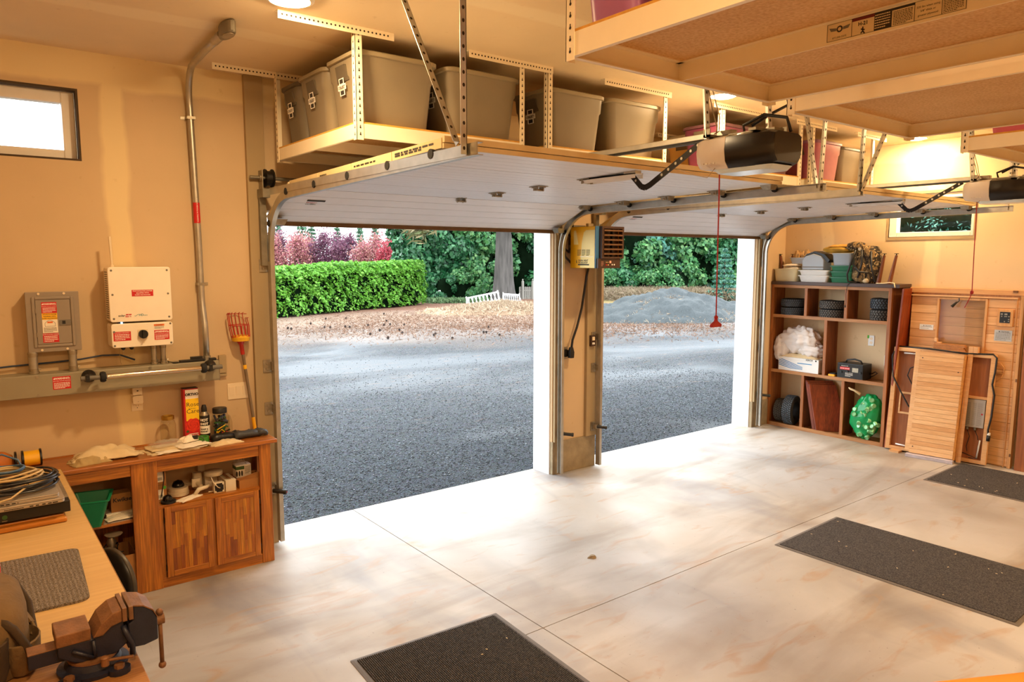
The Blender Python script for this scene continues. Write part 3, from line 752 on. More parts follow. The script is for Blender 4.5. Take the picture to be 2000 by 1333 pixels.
# ================================================================== OUTDOORS
rng = np.random.default_rng(11)
def vnoise(x, y, s, seed=0):
    """cheap smooth value noise on arrays"""
    x = x*s+seed*17.3; y = y*s+seed*9.1; xi = np.floor(x).astype(int); yi = np.floor(y).astype(int); fx = x-xi; fy = y-yi
    fx = fx*fx*(3-2*fx); fy = fy*fy*(3-2*fy)
    def h(a, b): v = np.sin(a*127.1+b*311.7+seed*74.7)*43758.5453; return v-np.floor(v)
    return (h(xi, yi)*(1-fx)+h(xi+1, yi)*fx)*(1-fy)+(h(xi, yi+1)*(1-fx)+h(xi+1, yi+1)*fx)*fy
def gravel_mat():
    m, nt, b = newmat('wet_gravel'); co = ocoord(nt)
    f1 = noise(nt, co, 85, 4); 
    vo = N(nt, 'ShaderNodeTexVoronoi', Scale=42.0); nt.links.new(co, vo.inputs['Vector'])
    g = mixc(nt, 0.6, ramp(nt, f1, 0.34, lin('#0f1113'), 0.66, lin('#596067')), vo.outputs['Color'], 'SOFT_LIGHT')
    bw = N(nt, 'ShaderNodeHueSaturation', Saturation=0.25); nt.links.new(g, bw.inputs['Color']); g = bw.outputs['Color']
    # packed pale fines and lighter patches
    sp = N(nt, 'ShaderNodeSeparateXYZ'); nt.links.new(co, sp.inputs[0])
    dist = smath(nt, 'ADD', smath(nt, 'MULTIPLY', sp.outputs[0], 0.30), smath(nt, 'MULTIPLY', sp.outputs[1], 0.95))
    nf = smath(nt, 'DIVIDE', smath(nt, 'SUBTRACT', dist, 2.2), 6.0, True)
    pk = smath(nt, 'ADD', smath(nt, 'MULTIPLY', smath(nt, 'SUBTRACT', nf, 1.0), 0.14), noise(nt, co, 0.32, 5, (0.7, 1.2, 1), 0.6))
    g = mixc(nt, 1.0, g, ramp(nt, nf, 0.0, (0.52, 0.58, 0.66, 1), 0.8, (0.94, 0.98, 1.04, 1)), 'MULTIPLY')  # brightness drop towards the building is painted into the base colour
    g = mixc(nt, ramp(nt, pk, 0.46, (0, 0, 0, 1), 0.60, (0.8, 0.8, 0.8, 1)), g, lin('#4a4f55'))
    # pine needle and straw litter beyond the yard, thinning towards the building
    w = smath(nt, 'MULTIPLY', smath(nt, 'SUBTRACT', noise(nt, co, 0.35, 5), 0.5), 7.0)
    far = smath(nt, 'DIVIDE', smath(nt, 'SUBTRACT', smath(nt, 'ADD', dist, w), 11.5), 9.0, True)
    nd = noise(nt, co, 7.0, 7, (1.0, 3.0, 1), 2.5)
    lit = smath(nt, 'MULTIPLY', far, ramp(nt, nd, 0.34, (0, 0, 0, 1), 0.50, (1, 1, 1, 1)))
    c = mixc(nt, lit, g, ramp(nt, noise(nt, co, 18, 4), 0.3, lin('#6f5544'), 0.7, lin('#a58d78')))
    c = mixc(nt, smath(nt, 'MULTIPLY', smath(nt, 'DIVIDE', smath(nt, 'SUBTRACT', smath(nt, 'ADD', dist, w), 22.0), 4.0, True), 0.6), c, lin('#6e4030'))
    n2 = noise(nt, co, 2.3, 7, (0.8, 2.8, 1), 2.0)
    c = mixc(nt, smath(nt, 'MULTIPLY', nf, ramp(nt, n2, 0.60, (0, 0, 0, 1), 0.72, (0.5, 0.5, 0.5, 1))), c, lin('#866a56'))
    # grass patches towards the far right
    gr = smath(nt, 'DIVIDE', smath(nt, 'SUBTRACT', smath(nt, 'ADD', sp.outputs[0], w), 23.5), 2.0, True)
    gn = ramp(nt, noise(nt, co, 0.5, 4), 0.46, (0, 0, 0, 1), 0.56, (0.8, 0.8, 0.8, 1))
    c = mixc(nt, smath(nt, 'MULTIPLY', gr, gn), c, ramp(nt, noise(nt, co, 20, 3), 0.3, lin('#6a6838'), 0.7, lin('#948a58')))
    nt.links.new(c, b.inputs['Base Color'])
    nt.links.new(ramp(nt, pk, 0.4, (0.85, 0.85, 0.85, 1), 0.62, (0.55, 0.55, 0.55, 1)), b.inputs['Roughness'])
    nt.links.new(ramp(nt, pk, 0.42, (0.08, 0.08, 0.08, 1), 0.62, (0.32, 0.32, 0.32, 1)), b.inputs['Specular IOR Level'])
    bumpn(nt, b, f1, 0.9, 0.02)
    return m
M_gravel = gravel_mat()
def gz(x, y): return -0.05 + (vnoise(x, y, 0.5, 1)-0.5)*0.05*np.clip((y-0.5)/4, 0, 1) + (vnoise(x, y, 2.2, 2)-0.5)*0.012*np.clip((y-0.35)/2, 0, 1)
nx, ny = 170, 170
gx = np.linspace(-14, 1, 20).tolist()+np.linspace(1.2, 30, 120).tolist()+np.linspace(31, 95, nx-140).tolist()
gy = np.linspace(0.27, 20, 110).tolist()+np.linspace(20.5, 110, ny-110).tolist()
GX, GY = np.meshgrid(np.array(gx), np.array(gy)); V = np.stack([GX.ravel(), GY.ravel(), gz(GX, GY).ravel()], 1)
nX = len(gx); ii = np.arange((len(gy)-1)*nX).reshape(len(gy)-1, nX)[:, :-1].ravel()
F = np.stack([ii, ii+1, ii+nX+1, ii+nX], 1)
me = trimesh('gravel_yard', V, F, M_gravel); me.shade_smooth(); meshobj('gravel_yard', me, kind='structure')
# ground to the right of the building, under the trees seen through the side window
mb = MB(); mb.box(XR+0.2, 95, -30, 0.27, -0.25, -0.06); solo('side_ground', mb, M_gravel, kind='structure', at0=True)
# loose stones near the slab
M_stone = leafmat('loose_stone', ['#15171a', '#2a2e33', '#4e545b', '#1f2225', '#8f979f'], 0.55, 0)
n = 22000; px = rng.uniform(1.4, 11.5, n); py = 0.3+rng.gamma(1.7, 1.5, n); keep = (py < 11); px = px[keep]; py = py[keep]; n = len(px)
s = rng.uniform(0.005, 0.014, n); base = np.array([[1,0,0],[-.5,.87,0],[-.5,-.87,0],[0,0,1],[0.1,0,-.8]])
ang = rng.uniform(0, 6.28, n); V = np.zeros((n, 5, 3))
for k in range(5):
    bx, by, bz = base[k]; jx = rng.uniform(0.7, 1.3, n)
    V[:, k, 0] = px+(bx*np.cos(ang)-by*np.sin(ang))*s*jx; V[:, k, 1] = py+(bx*np.sin(ang)+by*np.cos(ang))*s*jx; V[:, k, 2] = gz(px, py)+0.002+bz*s*0.7*jx
fb = np.array([[0,1,3],[1,2,3],[2,0,3],[1,0,4],[2,1,4],[0,2,4]]); F = (np.arange(n)[:, None, None]*5+fb[None]).reshape(-1, 3)
meshobj('loose_stones', trimesh('loose_stones', V.reshape(-1, 3), F, M_stone), label='loose gray stones scattered over the gravel outside the openings', cat='gravel', kind='stuff')

# ---- foliage helpers
def shell_points(n, rng, c, rad, thick=0.35, lumps=14, lump_r=0.35, bottom=-1.0):
    """points in lumpy clusters on an ellipsoid shell"""
    u = rng.normal(size=(lumps, 3)); u[:, 2] = np.abs(u[:, 2])*1.0+bottom*0.5*rng.random(lumps); u /= np.linalg.norm(u, axis=1)[:, None]
    k = rng.integers(0, lumps, n); p = rng.normal(size=(n, 3)); p /= np.linalg.norm(p, axis=1)[:, None]
    r = rng.random(n)**(1/2.2)
    q = u[k]*(1-thick*rng.random(n)[:, None]*0.5)+p*r[:, None]*lump_r
    nr = q/np.maximum(np.linalg.norm(q, axis=1), 1e-6)[:, None]*0.4+p*0.6
    return np.array(c)+q*np.array(rad), nr
def make_tree(name, label, cat, x, y, h, r, leaf, n, lsize, col_mat, bark, group=None, crown0=0.3, lumps=16, lump_r=0.35, core=None, trunk_r=None, rz=None):
    t = thing(name, label, cat, (x, y, -0.06), group)
    zc = h*0.5; wob = lambda z: r*np.sqrt(np.clip(1-np.clip((z-0.62)/0.42, 0, 1)**2, 0.03, 1))*(0.82+0.18*np.clip(z*4, 0, 1))
    u = rng.uniform(0, 6.28, lumps); zl = (np.arange(lumps)+rng.random(lumps))/lumps; rl = wob(zl)*rng.uniform(0.62, 0.95, lumps)
    k = rng.integers(0, lumps, n); p = rng.normal(size=(n, 3)); p /= np.linalg.norm(p, axis=1)[:, None]; q = p*(rng.random(n)**0.45)[:, None]*lump_r*np.array([r, r, r*0.85])
    P = np.stack([x+np.cos(u[k])*rl[k], y+np.sin(u[k])*rl[k], zl[k]*h*0.95], 1)+q; nr = p*0.7+np.stack([np.cos(u[k]), np.sin(u[k]), 0.4+0*zl[k]], 1)*0.5
    kp = P[:, 2] > 0.0; P = P[kp]; nr = nr[kp]
    me = quadmesh('foliage', leaf_cloud(P, lsize, rng, 0.2, 1.5, nr), col_mat, (x, y, -0.06)); meshobj('foliage', me, t, kind='stuff')
    mb = MB(); tr = trunk_r or r*0.06+0.03
    mb.cyl((x, y, -0.08), (x+0.1*r, y, zc), tr, tr*0.45, 10)
    for i in range(7):
        a = rng.uniform(0, 6.28); z0 = h*rng.uniform(0.2, 0.65); mb.cyl((x+0.05*r, y, z0), (x+math.cos(a)*r*0.6, y+math.sin(a)*r*0.6, z0+h*0.22), tr*0.35, tr*0.1, 6)
    part('trunk', mb, bark, t, smooth=40)
    if core is not None:
        mb = MB(); mb.lathe((x, y, -0.06), [(r*0.55, 0), (r*0.66, h*0.1), (r*0.66, h*0.6), (r*0.45, h*0.82), (0.05, h*0.9)], 14); part('shade_core', mb, core, t, smooth=True, kind='stuff')
    return t
def conifer(name, label, x, y, h, r, n, lsize, m, bark, group=None, core=None, z0=0.04, tiers=None):
    t = thing(name, label, 'tree', (x, y, -0.06), group)
    tiers = tiers or int(h*2.4); P = []
    per = n//tiers
    for i in range(tiers):
        f = i/(tiers-1); z = h*(z0+(0.97-z0)*f); rr = r*(1-f)**0.85+0.06
        nb = max(5, int(11*(1-f)+4)); a0 = rng.uniform(0, 6.28)
        for b in range(nb):
            a = a0+2*PI*b/nb+rng.normal()*0.12; L = rr*rng.uniform(0.8, 1.08); k = max(4, per//nb)
            s = rng.random(k)**0.7; w = (1-s)*0.18*L+0.04
            px = x+np.cos(a)*s*L+rng.normal(size=k)*w*0.6; py = y+np.sin(a)*s*L+rng.normal(size=k)*w*0.6
            pz = z-s*L*0.28+(s**3)*L*0.16+rng.normal(size=k)*0.03*L
            P.append(np.stack([px, py, pz], 1))
    P = np.concatenate(P); P = P[P[:, 2] > -0.02]
    me = quadmesh('foliage', leaf_cloud(P, lsize, rng, 0.5, 2.6), m, (x, y, -0.06)); meshobj('foliage', me, t, kind='stuff')
    mb = MB(); mb.cyl((x, y, -0.08), (x, y, h*0.97), 0.02*h+0.03, 0.01, 8); part('trunk', mb, bark, t, smooth=40)
    if core is not None:
        mb = MB(); mb.lathe((x, y, 0), [(0.05, h*0.02), (r*0.6, h*0.06), (r*0.3, h*0.5), (0.03, h*0.9)], 12); part('shade_core', mb, core, t, smooth=True, kind='stuff')
    return t
M_bark = mat('gray_bark', '#4c4845', 0.9, 0, 0.45, 3.0, 0.8, (3, 3, 0.35))
M_barkd = mat('dark_bark', '#4a3f36', 0.9, 0, 0.3, 6, 0.4, (2, 2, 0.4))
M_core = mat('painted_shade_core', '#0a140a', 1.0, 0, 0.3, 4, spec=0.0)  # added dark solid cores: painted inner shade that blocks sky between leaves
M_corered = mat('deep_red_growth', '#5d2f3d', 1.0, 0, 0.3, 4)
M_hedge = leafmat('arborvitae', ['#47851f', '#66a62e', '#7dbd3f', '#529427', '#9acb5c'], 0.55, 0.3)
M_leafd = leafmat('laurel_leaf', ['#16432a', '#24603a', '#2f7145', '#1c5230', '#4a8a58', '#629f6c'], 0.38, 0.2)
M_leafg = leafmat('mixed_leaf', ['#2c6238', '#3f7d46', '#5a9656', '#2f6b3f', '#7fae6a', '#1f5132'], 0.45, 0.25)
M_purple = leafmat('plum_leaf', ['#6c3f5c', '#85506c', '#a06d84', '#5c3552', '#b08a90'], 0.5, 0.35)
M_pink = leafmat('pink_leaf', ['#b96a7c', '#cc8a8c', '#c9988c', '#a85a70', '#d8b09a'], 0.5, 0.35)
M_red = leafmat('scarlet_leaf', ['#c03a4c', '#d05868', '#d07880', '#a83444'], 0.5, 0.35)
M_fir = leafmat('fir_needle', ['#3f6b52', '#557f62', '#6b9476', '#2f5844'], 0.6, 0.15)
M_cedar = leafmat('cedar_frond', ['#3f7a6a', '#4f8d7c', '#6aa58f', '#34635a', '#8ab89c'], 0.55, 0.2)
M_pine = leafmat('pine_needle', ['#6f7d52', '#8f8a62', '#a89a74', '#59704a'], 0.6, 0.15)
# ---- clipped hedge along the left of the yard: each shrub a part
hedge = thing('hedge', 'clipped bright green conifer hedge along the left side of the yard', 'hedge', (13.4, 22.7, -0.06))
nsh = 12
for i in range(nsh):
    f = (i-1.5)/(nsh-2.5); cx = 9.0+f*8.2; cy = 21.2+f*3.55
    hh = 1.80+0.02*i+rng.uniform(-0.04, 0.04); w = 0.74 if i < nsh-1 else 0.62; n = 4200
    # superellipse column, lumpy
    a = rng.uniform(0, 6.28, n); z = rng.random(n)**0.8; k = rng.random(n)
    rr = w*np.clip(1-np.maximum(z-0.72, 0)**2*4.2, 0.1, 1)*(0.84+0.22*np.sin(a*5+i)*np.sin(z*11+i*2)+0.09*np.sin(a*11+z*23+i))
    P = np.stack([cx+np.cos(a)*rr*1.02, cy+np.sin(a)*rr*0.9, 0.0+z*hh], 1)+rng.normal(size=(n, 3))*0.025
    nr = np.stack([np.cos(a), np.sin(a), 0.35+z*0.8], 1)
    top = rng.random(n) < 0.25; rt = np.sqrt(rng.random(n))*w*0.9
    P[top, 0] = cx+np.cos(a[top])*rt[top]; P[top, 1] = cy+np.sin(a[top])*rt[top]; P[top, 2] = hh*(0.97-0.22*(rt[top]/w)**2)+rng.normal(size=top.sum())*0.025
    me = quadmesh('shrub', leaf_cloud(P, 0.085, rng, 0.7, 1.7, nr), M_hedge, (13.4, 22.7, -0.06)); meshobj('shrub', me, hedge, kind='stuff')
mb = MB(); mb.loft([rrect(9.6, 0.95, 0.45, 0.0, 4), rrect(9.6, 0.95, 0.45, 1.35, 4), rrect(9.3, 0.5, 0.25, 1.60, 4)])
an = math.atan2(3.55, 8.2); R = Matrix.Translation((12.9, 22.9, 0)) @ Matrix.Rotation(an, 4, 'Z'); mb.v = [tuple(R @ Vector(p)) for p in mb.v]
part('shade_core', mb, M_core, hedge, smooth=30, kind='stuff')
# ---- plum and maple trees behind the hedge
row = [(534, 46, 3.6, 1.25, M_pink), (556, 47, 4.2, 1.35, M_purple), (580, 45, 3.55, 1.2, M_pink), (603, 47, 3.5, 1.1, M_pink), (627, 46, 4.05, 1.35, M_purple), (655, 45, 3.75, 1.3, M_purple), (684, 46, 3.75, 1.3, M_purple), (708, 44, 3.3, 1.0, M_pink), (733, 46, 3.85, 1.1, M_pink), (752, 44, 3.2, 0.7, M_red), (766, 47, 3.5, 0.75, M_red), (781, 46, 3.1, 0.6, M_pink), (508, 46, 4.0, 1.4, M_purple)]
labs = ['rosy pink tree at the left end of the row behind the hedge', 'tall purple tree second from the left behind the hedge', 'dusty pink tree third from the left behind the hedge', 'low pink tree left of the tall purple plum behind the hedge', 'tall purple plum tree behind the hedge, fifth from the left', 'broad purple tree in the middle of the row behind the hedge', 'purple tree right of the middle behind the hedge', 'low pale pink tree right of the purple trees', 'tall pink tree just left of the scarlet shrub', 'low scarlet red tree behind the hedge', 'narrow scarlet red tree beside the dark laurel', 'small pink tree against the dark laurel', 'purple tree partly behind the door track']
def along(u, d):
    r = Vector(_f)+Vector(_r)*((u-1000)/1414.6)+Vector(_u)*(161/1414.6); r.z = 0; r.normalize()
    return r.x*d, -5.213+r.y*d
for (u, d, h, r, m), lb in zip(row, labs):
    # each tree stands in the row about 45 m out
    x, y = along(u, d); h *= 0.93
    t = thing('plum_tree' if m is not M_red else 'maple_tree', lb, 'tree', (x, y, -0.06), 'autumn trees behind the hedge')
    n = 3400; k = 26; bz = rng.uniform(0.35, 1.0, k); ba = rng.uniform(0, 6.28, k); br = r*0.62*np.sqrt(1-np.clip((bz-0.45)/0.6, -1, 1)**2)*rng.uniform(0.3, 1, k)
    bx = x+np.cos(ba)*br; by = y+np.sin(ba)*br; j = rng.integers(0, k, n)
    P = np.stack([bx[j], by[j], bz[j]*h*0.93], 1)+rng.normal(size=(n, 3))*np.array([0.16, 0.16, 0.30])
    me = quadmesh('foliage', leaf_cloud(P, 0.085, rng, 0.2, 1.4), m, (x, y, -0.06)); meshobj('foliage', me, t, kind='stuff')
    mb = MB(); mb.cyl((x, y, -0.08), (x, y, h*0.45), 0.07, 0.04, 7)
    for q in range(k): mb.cyl((x, y, h*0.25+0.1*bz[q]), (bx[q], by[q], bz[q]*h), 0.022, 0.006, 4, caps=False)
    part('trunk', mb, M_barkd, t)
# ---- pale far firs beyond
for i, (u, h, r) in enumerate(((508, 7.0, 1.5), (545, 7.0, 1.3), (592, 7.6, 1.7), (610, 6.6, 1.3), (660, 6.2, 1.4), (704, 6.3, 1.3), (734, 6.8, 1.4), (762, 6.5, 1.3), (786, 7.2, 1.5))):
    x, y = along(u, 90)
    conifer('fir_tree', ['distant fir at the left end of the far row', 'distant fir above the pink trees at left', 'tallest distant fir above the purple trees', 'distant fir right of the tallest far fir', 'distant fir behind the middle purple tree', 'distant fir behind the purple tree gap', 'distant fir left of the scarlet trees', 'distant fir above the scarlet trees', 'distant fir beside the dark laurel'][i], x, y, h, r, 1600, 0.22, M_fir, M_barkd, 'distant firs')
# ---- dark broadleaf mass left of the big trunk, and growth behind it
spots = [(826, 39, 5.2, 1.7, M_leafd, 'dark glossy laurel beside the hedge end'), (872, 39.5, 5.8, 1.8, M_leafd, 'dark glossy laurel in the middle of the evergreen mass'), (921, 40, 6.0, 1.8, M_leafg, 'lighter broadleaf tree just left of the big trunk'),
         (970, 42, 6.2, 2.0, M_leafd, 'dark evergreen directly behind the big trunk'), (1018, 41.5, 6.0, 1.9, M_leafg, 'dark evergreen right of the big trunk above the picket fence'), (1050, 42, 5.8, 1.9, M_leafd, 'green tree behind the white door jamb')]
for (u, d, h, r, m, lb) in spots:
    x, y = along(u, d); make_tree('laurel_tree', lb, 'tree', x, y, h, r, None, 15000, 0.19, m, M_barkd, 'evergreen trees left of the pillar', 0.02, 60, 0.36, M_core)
for (u, d, h, r, m, lb) in [(905, 37.2, 1.5, 0.95, M_leafg, 'low broadleaf shrub under the laurel'), (945, 37, 1.9, 0.9, M_leafg, 'low leafy shrub left of the big trunk'), (868, 37, 1.3, 0.7, M_leafd, 'low dark shrub behind the wooden stake')]:
    x, y = along(u, d); make_tree('garden_shrub', lb, 'shrub', x, y, h, r, None, 3200, 0.13, m, M_barkd, 'shrubs under the laurels', 0.0, 14, 0.4, M_core)
# big trunk with drooping pine boughs
tx, ty = along(984, 34.6)
bt = thing('pine_tree', 'big old pine with a thick furrowed gray trunk', 'tree', (tx, ty, -0.06))
rings = []
for j in range(26):
    z = -0.1+j*0.36; rr = 0.52*(1-0.035*j)+0.16*math.exp(-max(0, z)*2.2); ring = []
    for i in range(40):
        a = 2*PI*i/40; d_ = 1+0.05*math.sin(a*13+math.sin(j*0.7)*1.5)+0.03*math.sin(a*23+j*0.9)+rng.normal()*0.008
        ring.append((tx+math.cos(a)*rr*d_, ty+math.sin(a)*rr*d_, z))
    rings.append(ring)
mb = MB(); mb.loft(rings); part('trunk', mb, M_bark, bt, smooth=True)
P = []
for (u, d, z) in ((805, 33.5, 4.3), (815, 33.4, 3.9), (830, 34, 4.4), (880, 34.5, 4.7), (905, 34, 4.6), (935, 33.5, 4.7), (1025, 34, 4.5), (1035, 33.5, 4.4)):
    cx, cy = along(u, d); n = 900
    P.append(np.array([cx, cy, z])+rng.normal(size=(n, 3))*np.array([0.32, 0.32, 0.34]))
    mb = MB(); mb.cyl((tx, ty, 7.5), (cx, cy, z+0.2), 0.06, 0.015, 6); part('bough', mb, M_barkd, bt)
P = np.concatenate(P); me = quadmesh('needles', leaf_cloud(P, 0.10, rng, -0.6, 5.0), M_pine, (tx, ty, -0.06)); meshobj('needles', me, bt, kind='stuff')
# ---- trees beyond the far door
far = [(1178, 46, 6.0, 2.1, M_leafg, 'green tree just right of the heater outside'), (1226, 45, 6.2, 2.2, M_leafg, 'broad green tree left of centre in the far opening'), (1275, 46, 6.4, 2.2, M_cedar, 'blue-green cedar in the middle of the far opening'), (1325, 46, 6.2, 2.2, M_leafg, 'green tree right of centre in the far opening'),
       (1372, 47, 6.0, 2.1, M_leafd, 'dark green tree left of the red pull cord'), (1428, 48, 6.0, 2.3, M_leafg, 'green tree right of the red pull cord'), (1475, 48, 6.2, 2.2, M_leafd, 'dark tree behind the right jamb'), (1130, 46, 6, 2.2, M_leafd, 'dark tree behind the heater pillar')]
for (u, d, h, r, m, lb) in far:
    x, y = along(u, d); make_tree('woodland_tree', lb, 'tree', x, y, h, r, None, 15000, 0.21, m, M_barkd, 'woodland trees beyond the far door', 0.02, 64, 0.33, M_core)
for (u, d, h, r, m, lb) in [(1183, 42.5, 1.5, 1.0, M_leafg, 'rounded bright green shrub at the left of the far opening'), (1222, 43, 1.6, 1.1, M_leafd, 'dark low shrub right of the rounded shrub'), (1262, 43, 1.5, 1.1, M_leafg, 'low shrub in front of the cedar'), (1318, 43.5, 1.7, 1.2, M_leafg, 'low spreading shrub behind the dry grass')]:
    x, y = along(u, d); make_tree('garden_shrub', lb, 'shrub', x, y, h, r, None, 3600, 0.14, m, M_barkd, 'shrubs beyond the far door', 0.0, 14, 0.4, M_core)
x, y = along(1416, 38); conifer('young_fir', 'young blue-green fir standing right of the red pull cord', x, y, 2.6, 0.85, 4200, 0.075, M_cedar, M_barkd, None, None, 0.02, 11)
# trees on the right side of the building, seen through the side window
for (x, y, lb, m) in ((13.6, 0.4, 'cedar filling the left of the side window view', M_cedar), (14.8, -1.2, 'cedar filling the right of the side window view', M_cedar), (13.8, 2.6, 'cedar left of the side window view', M_fir)):
    t = thing('cedar_tree', lb, 'tree', (x, y, -0.06), 'cedars beside the building')
    n = 52000; k = 170; P = []
    for q in range(k):
        z = rng.uniform(0.5, 4.4); a = rng.uniform(0, 6.28); L = 1.5*(1-z/7); mm = n//k; s = rng.random(mm)**0.6
        P.append(np.stack([x+np.cos(a)*s*L+rng.normal(size=mm)*0.14, y+np.sin(a)*s*L+rng.normal(size=mm)*0.14, z+0.25*s-0.35*s*s+rng.normal(size=mm)*0.05], 1))
    P = np.concatenate(P); meshobj('foliage', quadmesh('foliage', leaf_cloud(P, 0.027, rng, 0.7, 2.6), m, (x, y, -0.06)), t, kind='stuff')
    mb = MB(); mb.cyl((x, y, -0.08), (x, y, 4.6), 0.16, 0.05, 10); part('trunk', mb, M_barkd, t, smooth=40)
    mb = MB(); mb.sphere((x, y, 2.4), 1.0, 12, 8, 0, (0.85, 0.85, 2.2)); part('shade_core', mb, M_core, t, smooth=True, kind='stuff')
# ---- gravel pile, straw heaps, dry grass
M_pile = mat('gravel_pile_stone', '#363d40', 0.8, 0, 0.35, 26, 0.9)
def heap(name, label, cat, cx, cy, rx, ry, h, m, seed, rough, ridge=0.0, rz=0.0):
    n = 64; a = np.linspace(-1.15, 1.15, n); A, B = np.meshgrid(a, a)
    d = np.sqrt(A**2+B**2); wob = 0.16*(vnoise(A+5, B+5, 2.2, seed)-0.5)*2; z = h*np.clip(1.0-np.abs(d+wob), -0.05, 1)
    z = np.where(z > h*0.86, h*0.86+(z-h*0.86)*0.3, z)
    z = z+(vnoise(A, B, 9, seed+1)-0.5)*rough*(z > 0)*1.2+(vnoise(A, B, 22, seed+2)-0.5)*rough*(z > 0)
    X = A*rx; Y = B*ry; c, s_ = math.cos(rz), math.sin(rz)
    V = np.stack([(cx+X*c-Y*s_).ravel(), (cy+X*s_+Y*c).ravel(), (z-0.05).ravel()], 1)
    ii = np.arange((n-1)*n).reshape(n-1, n)[:, :-1].ravel(); F = np.stack([ii, ii+1, ii+n+1, ii+n], 1)
    keep = (V[F, 2] > -0.07).any(1) & (V[F, 2].max(1) > -0.06)
    me = trimesh(name, V, F[keep], m, (cx, cy, -0.06)); me.shade_smooth()
    return meshobj(name, me, None, (cx, cy, -0.06), label=label, cat=cat), V
gp, _ = heap('gravel_pile', 'gray mound of gravel in front of the trees beyond the far opening', 'gravel pile', 20.9, 12.4, 3.5, 3.0, 1.15, M_pile, 3, 0.14, rz=-0.6)
heap('gravel_pile', 'lower shoulder of gravel right of the main mound', 'gravel pile', 24.0, 11.0, 2.4, 2.0, 0.5, M_pile, 8, 0.08, rz=-0.6)
M_straw = leafmat('dry_straw', ['#a58c72', '#c4ae92', '#d0bea4', '#8f7660', '#b89c84'], 0.8, 0.2)
M_strawb = mat('straw_litter', '#967c64', 0.95, 0, 0.3, 14, 0.6)
def straw(name, label, pts, n, spread, zfun, size=0.02, aspect=9.0, up=-0.6, cat='straw', m=None, hgt=0.05):
    P = []
    for (x, y) in pts: P.append(np.stack([x+rng.normal(size=n)*spread, y+rng.normal(size=n)*spread, np.zeros(n)], 1))
    P = np.concatenate(P); P[:, 2] = zfun(P[:, 0], P[:, 1])+rng.random(len(P))*hgt
    V = leaf_cloud(P, size, rng, 0, aspect)
    o = P.mean(0); o[2] = -0.06
    return meshobj(name, quadmesh(name, V, m or M_straw, o), None, tuple(o), label=label, cat=cat, kind='stuff')
sx, sy = 17.6, 18.2
heap('straw_heap', 'raked heap of tan pine straw in front of the white garden benches', 'straw', sx, sy, 3.4, 2.0, 0.42, M_strawb, 15, 0.10, rz=-0.6)
straw('loose_straw', 'loose pale straw lying over the raked heap', [(sx, sy), (sx+0.9, sy-0.8), (sx-0.9, sy+0.6)], 2600, 0.9, lambda x, y: np.clip(0.36*(1-np.sqrt(((x-sx)/3.0)**2+((y-sy)/2.6)**2)), -0.04, 1), 0.030)
straw('loose_straw', 'thin straw scattered on the gray gravel mound', [(20.4, 11.8), (19.4, 12.0), (21.6, 11.0)], 900, 0.9, lambda x, y: np.clip(0.95*(1-np.sqrt(((x-20.9)/3.2)**2+((y-12.4)/3.0)**2)), -0.04, 0.86)-0.04, 0.018)
straw('needle_litter', 'rusty pine needles strewn across the far gravel', [(9.5, 15.5), (12, 14), (14.5, 12.5), (16.5, 15), (12.5, 18), (16, 11), (18.5, 9.8)], 2300, 1.6, lambda x, y: gz(x, y)+0.002, 0.018, 9.0, m=leafmat('rust_needle', ['#7c5a44', '#947460', '#6a4836', '#a08672'], 0.85, 0.1), hgt=0.012)
pts = [along(u, d) for u in range(1170, 1460, 18) for d in (38.5, 40.5, 42)]
straw('dry_grass', 'strip of tall dry tan grass in front of the far trees', pts, 420, 0.75, lambda x, y: -0.05+0*x, 0.030, 12, 3.0, 'grass', leafmat('dry_grass_blade', ['#86745a', '#9c8c74', '#8c7664', '#6f6448', '#a8987e'], 0.85, 0.25), 0.55)
pts = [along(u, d) for u in range(845, 960, 14) for d in (35.6, 36.2)]
straw('ground_cover', 'low gray-green ground cover at the foot of the laurels', pts, 260, 0.30, lambda x, y: -0.05+0*x, 0.06, 3.0, 1.0, 'ground cover', leafmat('cover_leaf', ['#5f7f52', '#7b9a68', '#4c6b46', '#8aa376'], 0.7, 0.2), 0.20)
# ---- pine cones
M_cone = mat('pine_cone', '#2a1c16', 0.8, 0, 0.3, 60)
mb = MB()
for j in range(6):
    z = 0.012+j*0.014; r = 0.042*math.sin(PI*(j+1.2)/7.5)
    for i in range(7):
        a = 2*PI*i/7+j*0.45; mb.add([(math.cos(a-0.3)*r*0.5, math.sin(a-0.3)*r*0.5, z), (math.cos(a)*r*1.25, math.sin(a)*r*1.25, z-0.008), (math.cos(a+0.3)*r*0.5, math.sin(a+0.3)*r*0.5, z), (math.cos(a)*r*0.5, math.sin(a)*r*0.5, z+0.014)], [(0, 1, 3), (1, 2, 3), (0, 2, 1)])
mb.lathe((0, 0, 0), [(0.006, 0), (0.024, 0.02), (0.022, 0.06), (0.005, 0.085)], 8)
cme = _mesh('pine_cone', mb, M_cone, (0, 0, 0), False, 0)
for i, (x, y) in enumerate([(8.08,16.54),(8.10,16.32),(9.18,17.44),(9.11,16.17),(9.25,16.06),(9.69,15.93),(9.73,15.69),(11.04,18.79),(13.12,19.89),(10.42,15.81),(10.82,15.5),(11.06,15.54),(11.59,16.79),(9.2,13.23),(9.95,14.11),(10.12,13.05),(11.33,15.1),(9.22,12.22),(10.62,12.14),(10.53,11.06),(12.19,11.81),(13.06,12.91),(12.0,10.91),(10.38,19.03),(10.41,13.75),(10.8,12.35),(12.13,11.86)]):
    o = bpy.data.objects.new('pine_cone', cme); C.objects.link(o); o.location = (x, y, float(gz(np.array(x), np.array(y)))+0.002); o.rotation_euler = (0, 0, i*1.3); o.scale = (0.95, 0.95, 0.9)
    tago(o, 'small dark pine cone lying on the gravel yard', 'pine cone', 'pine cones on the gravel')
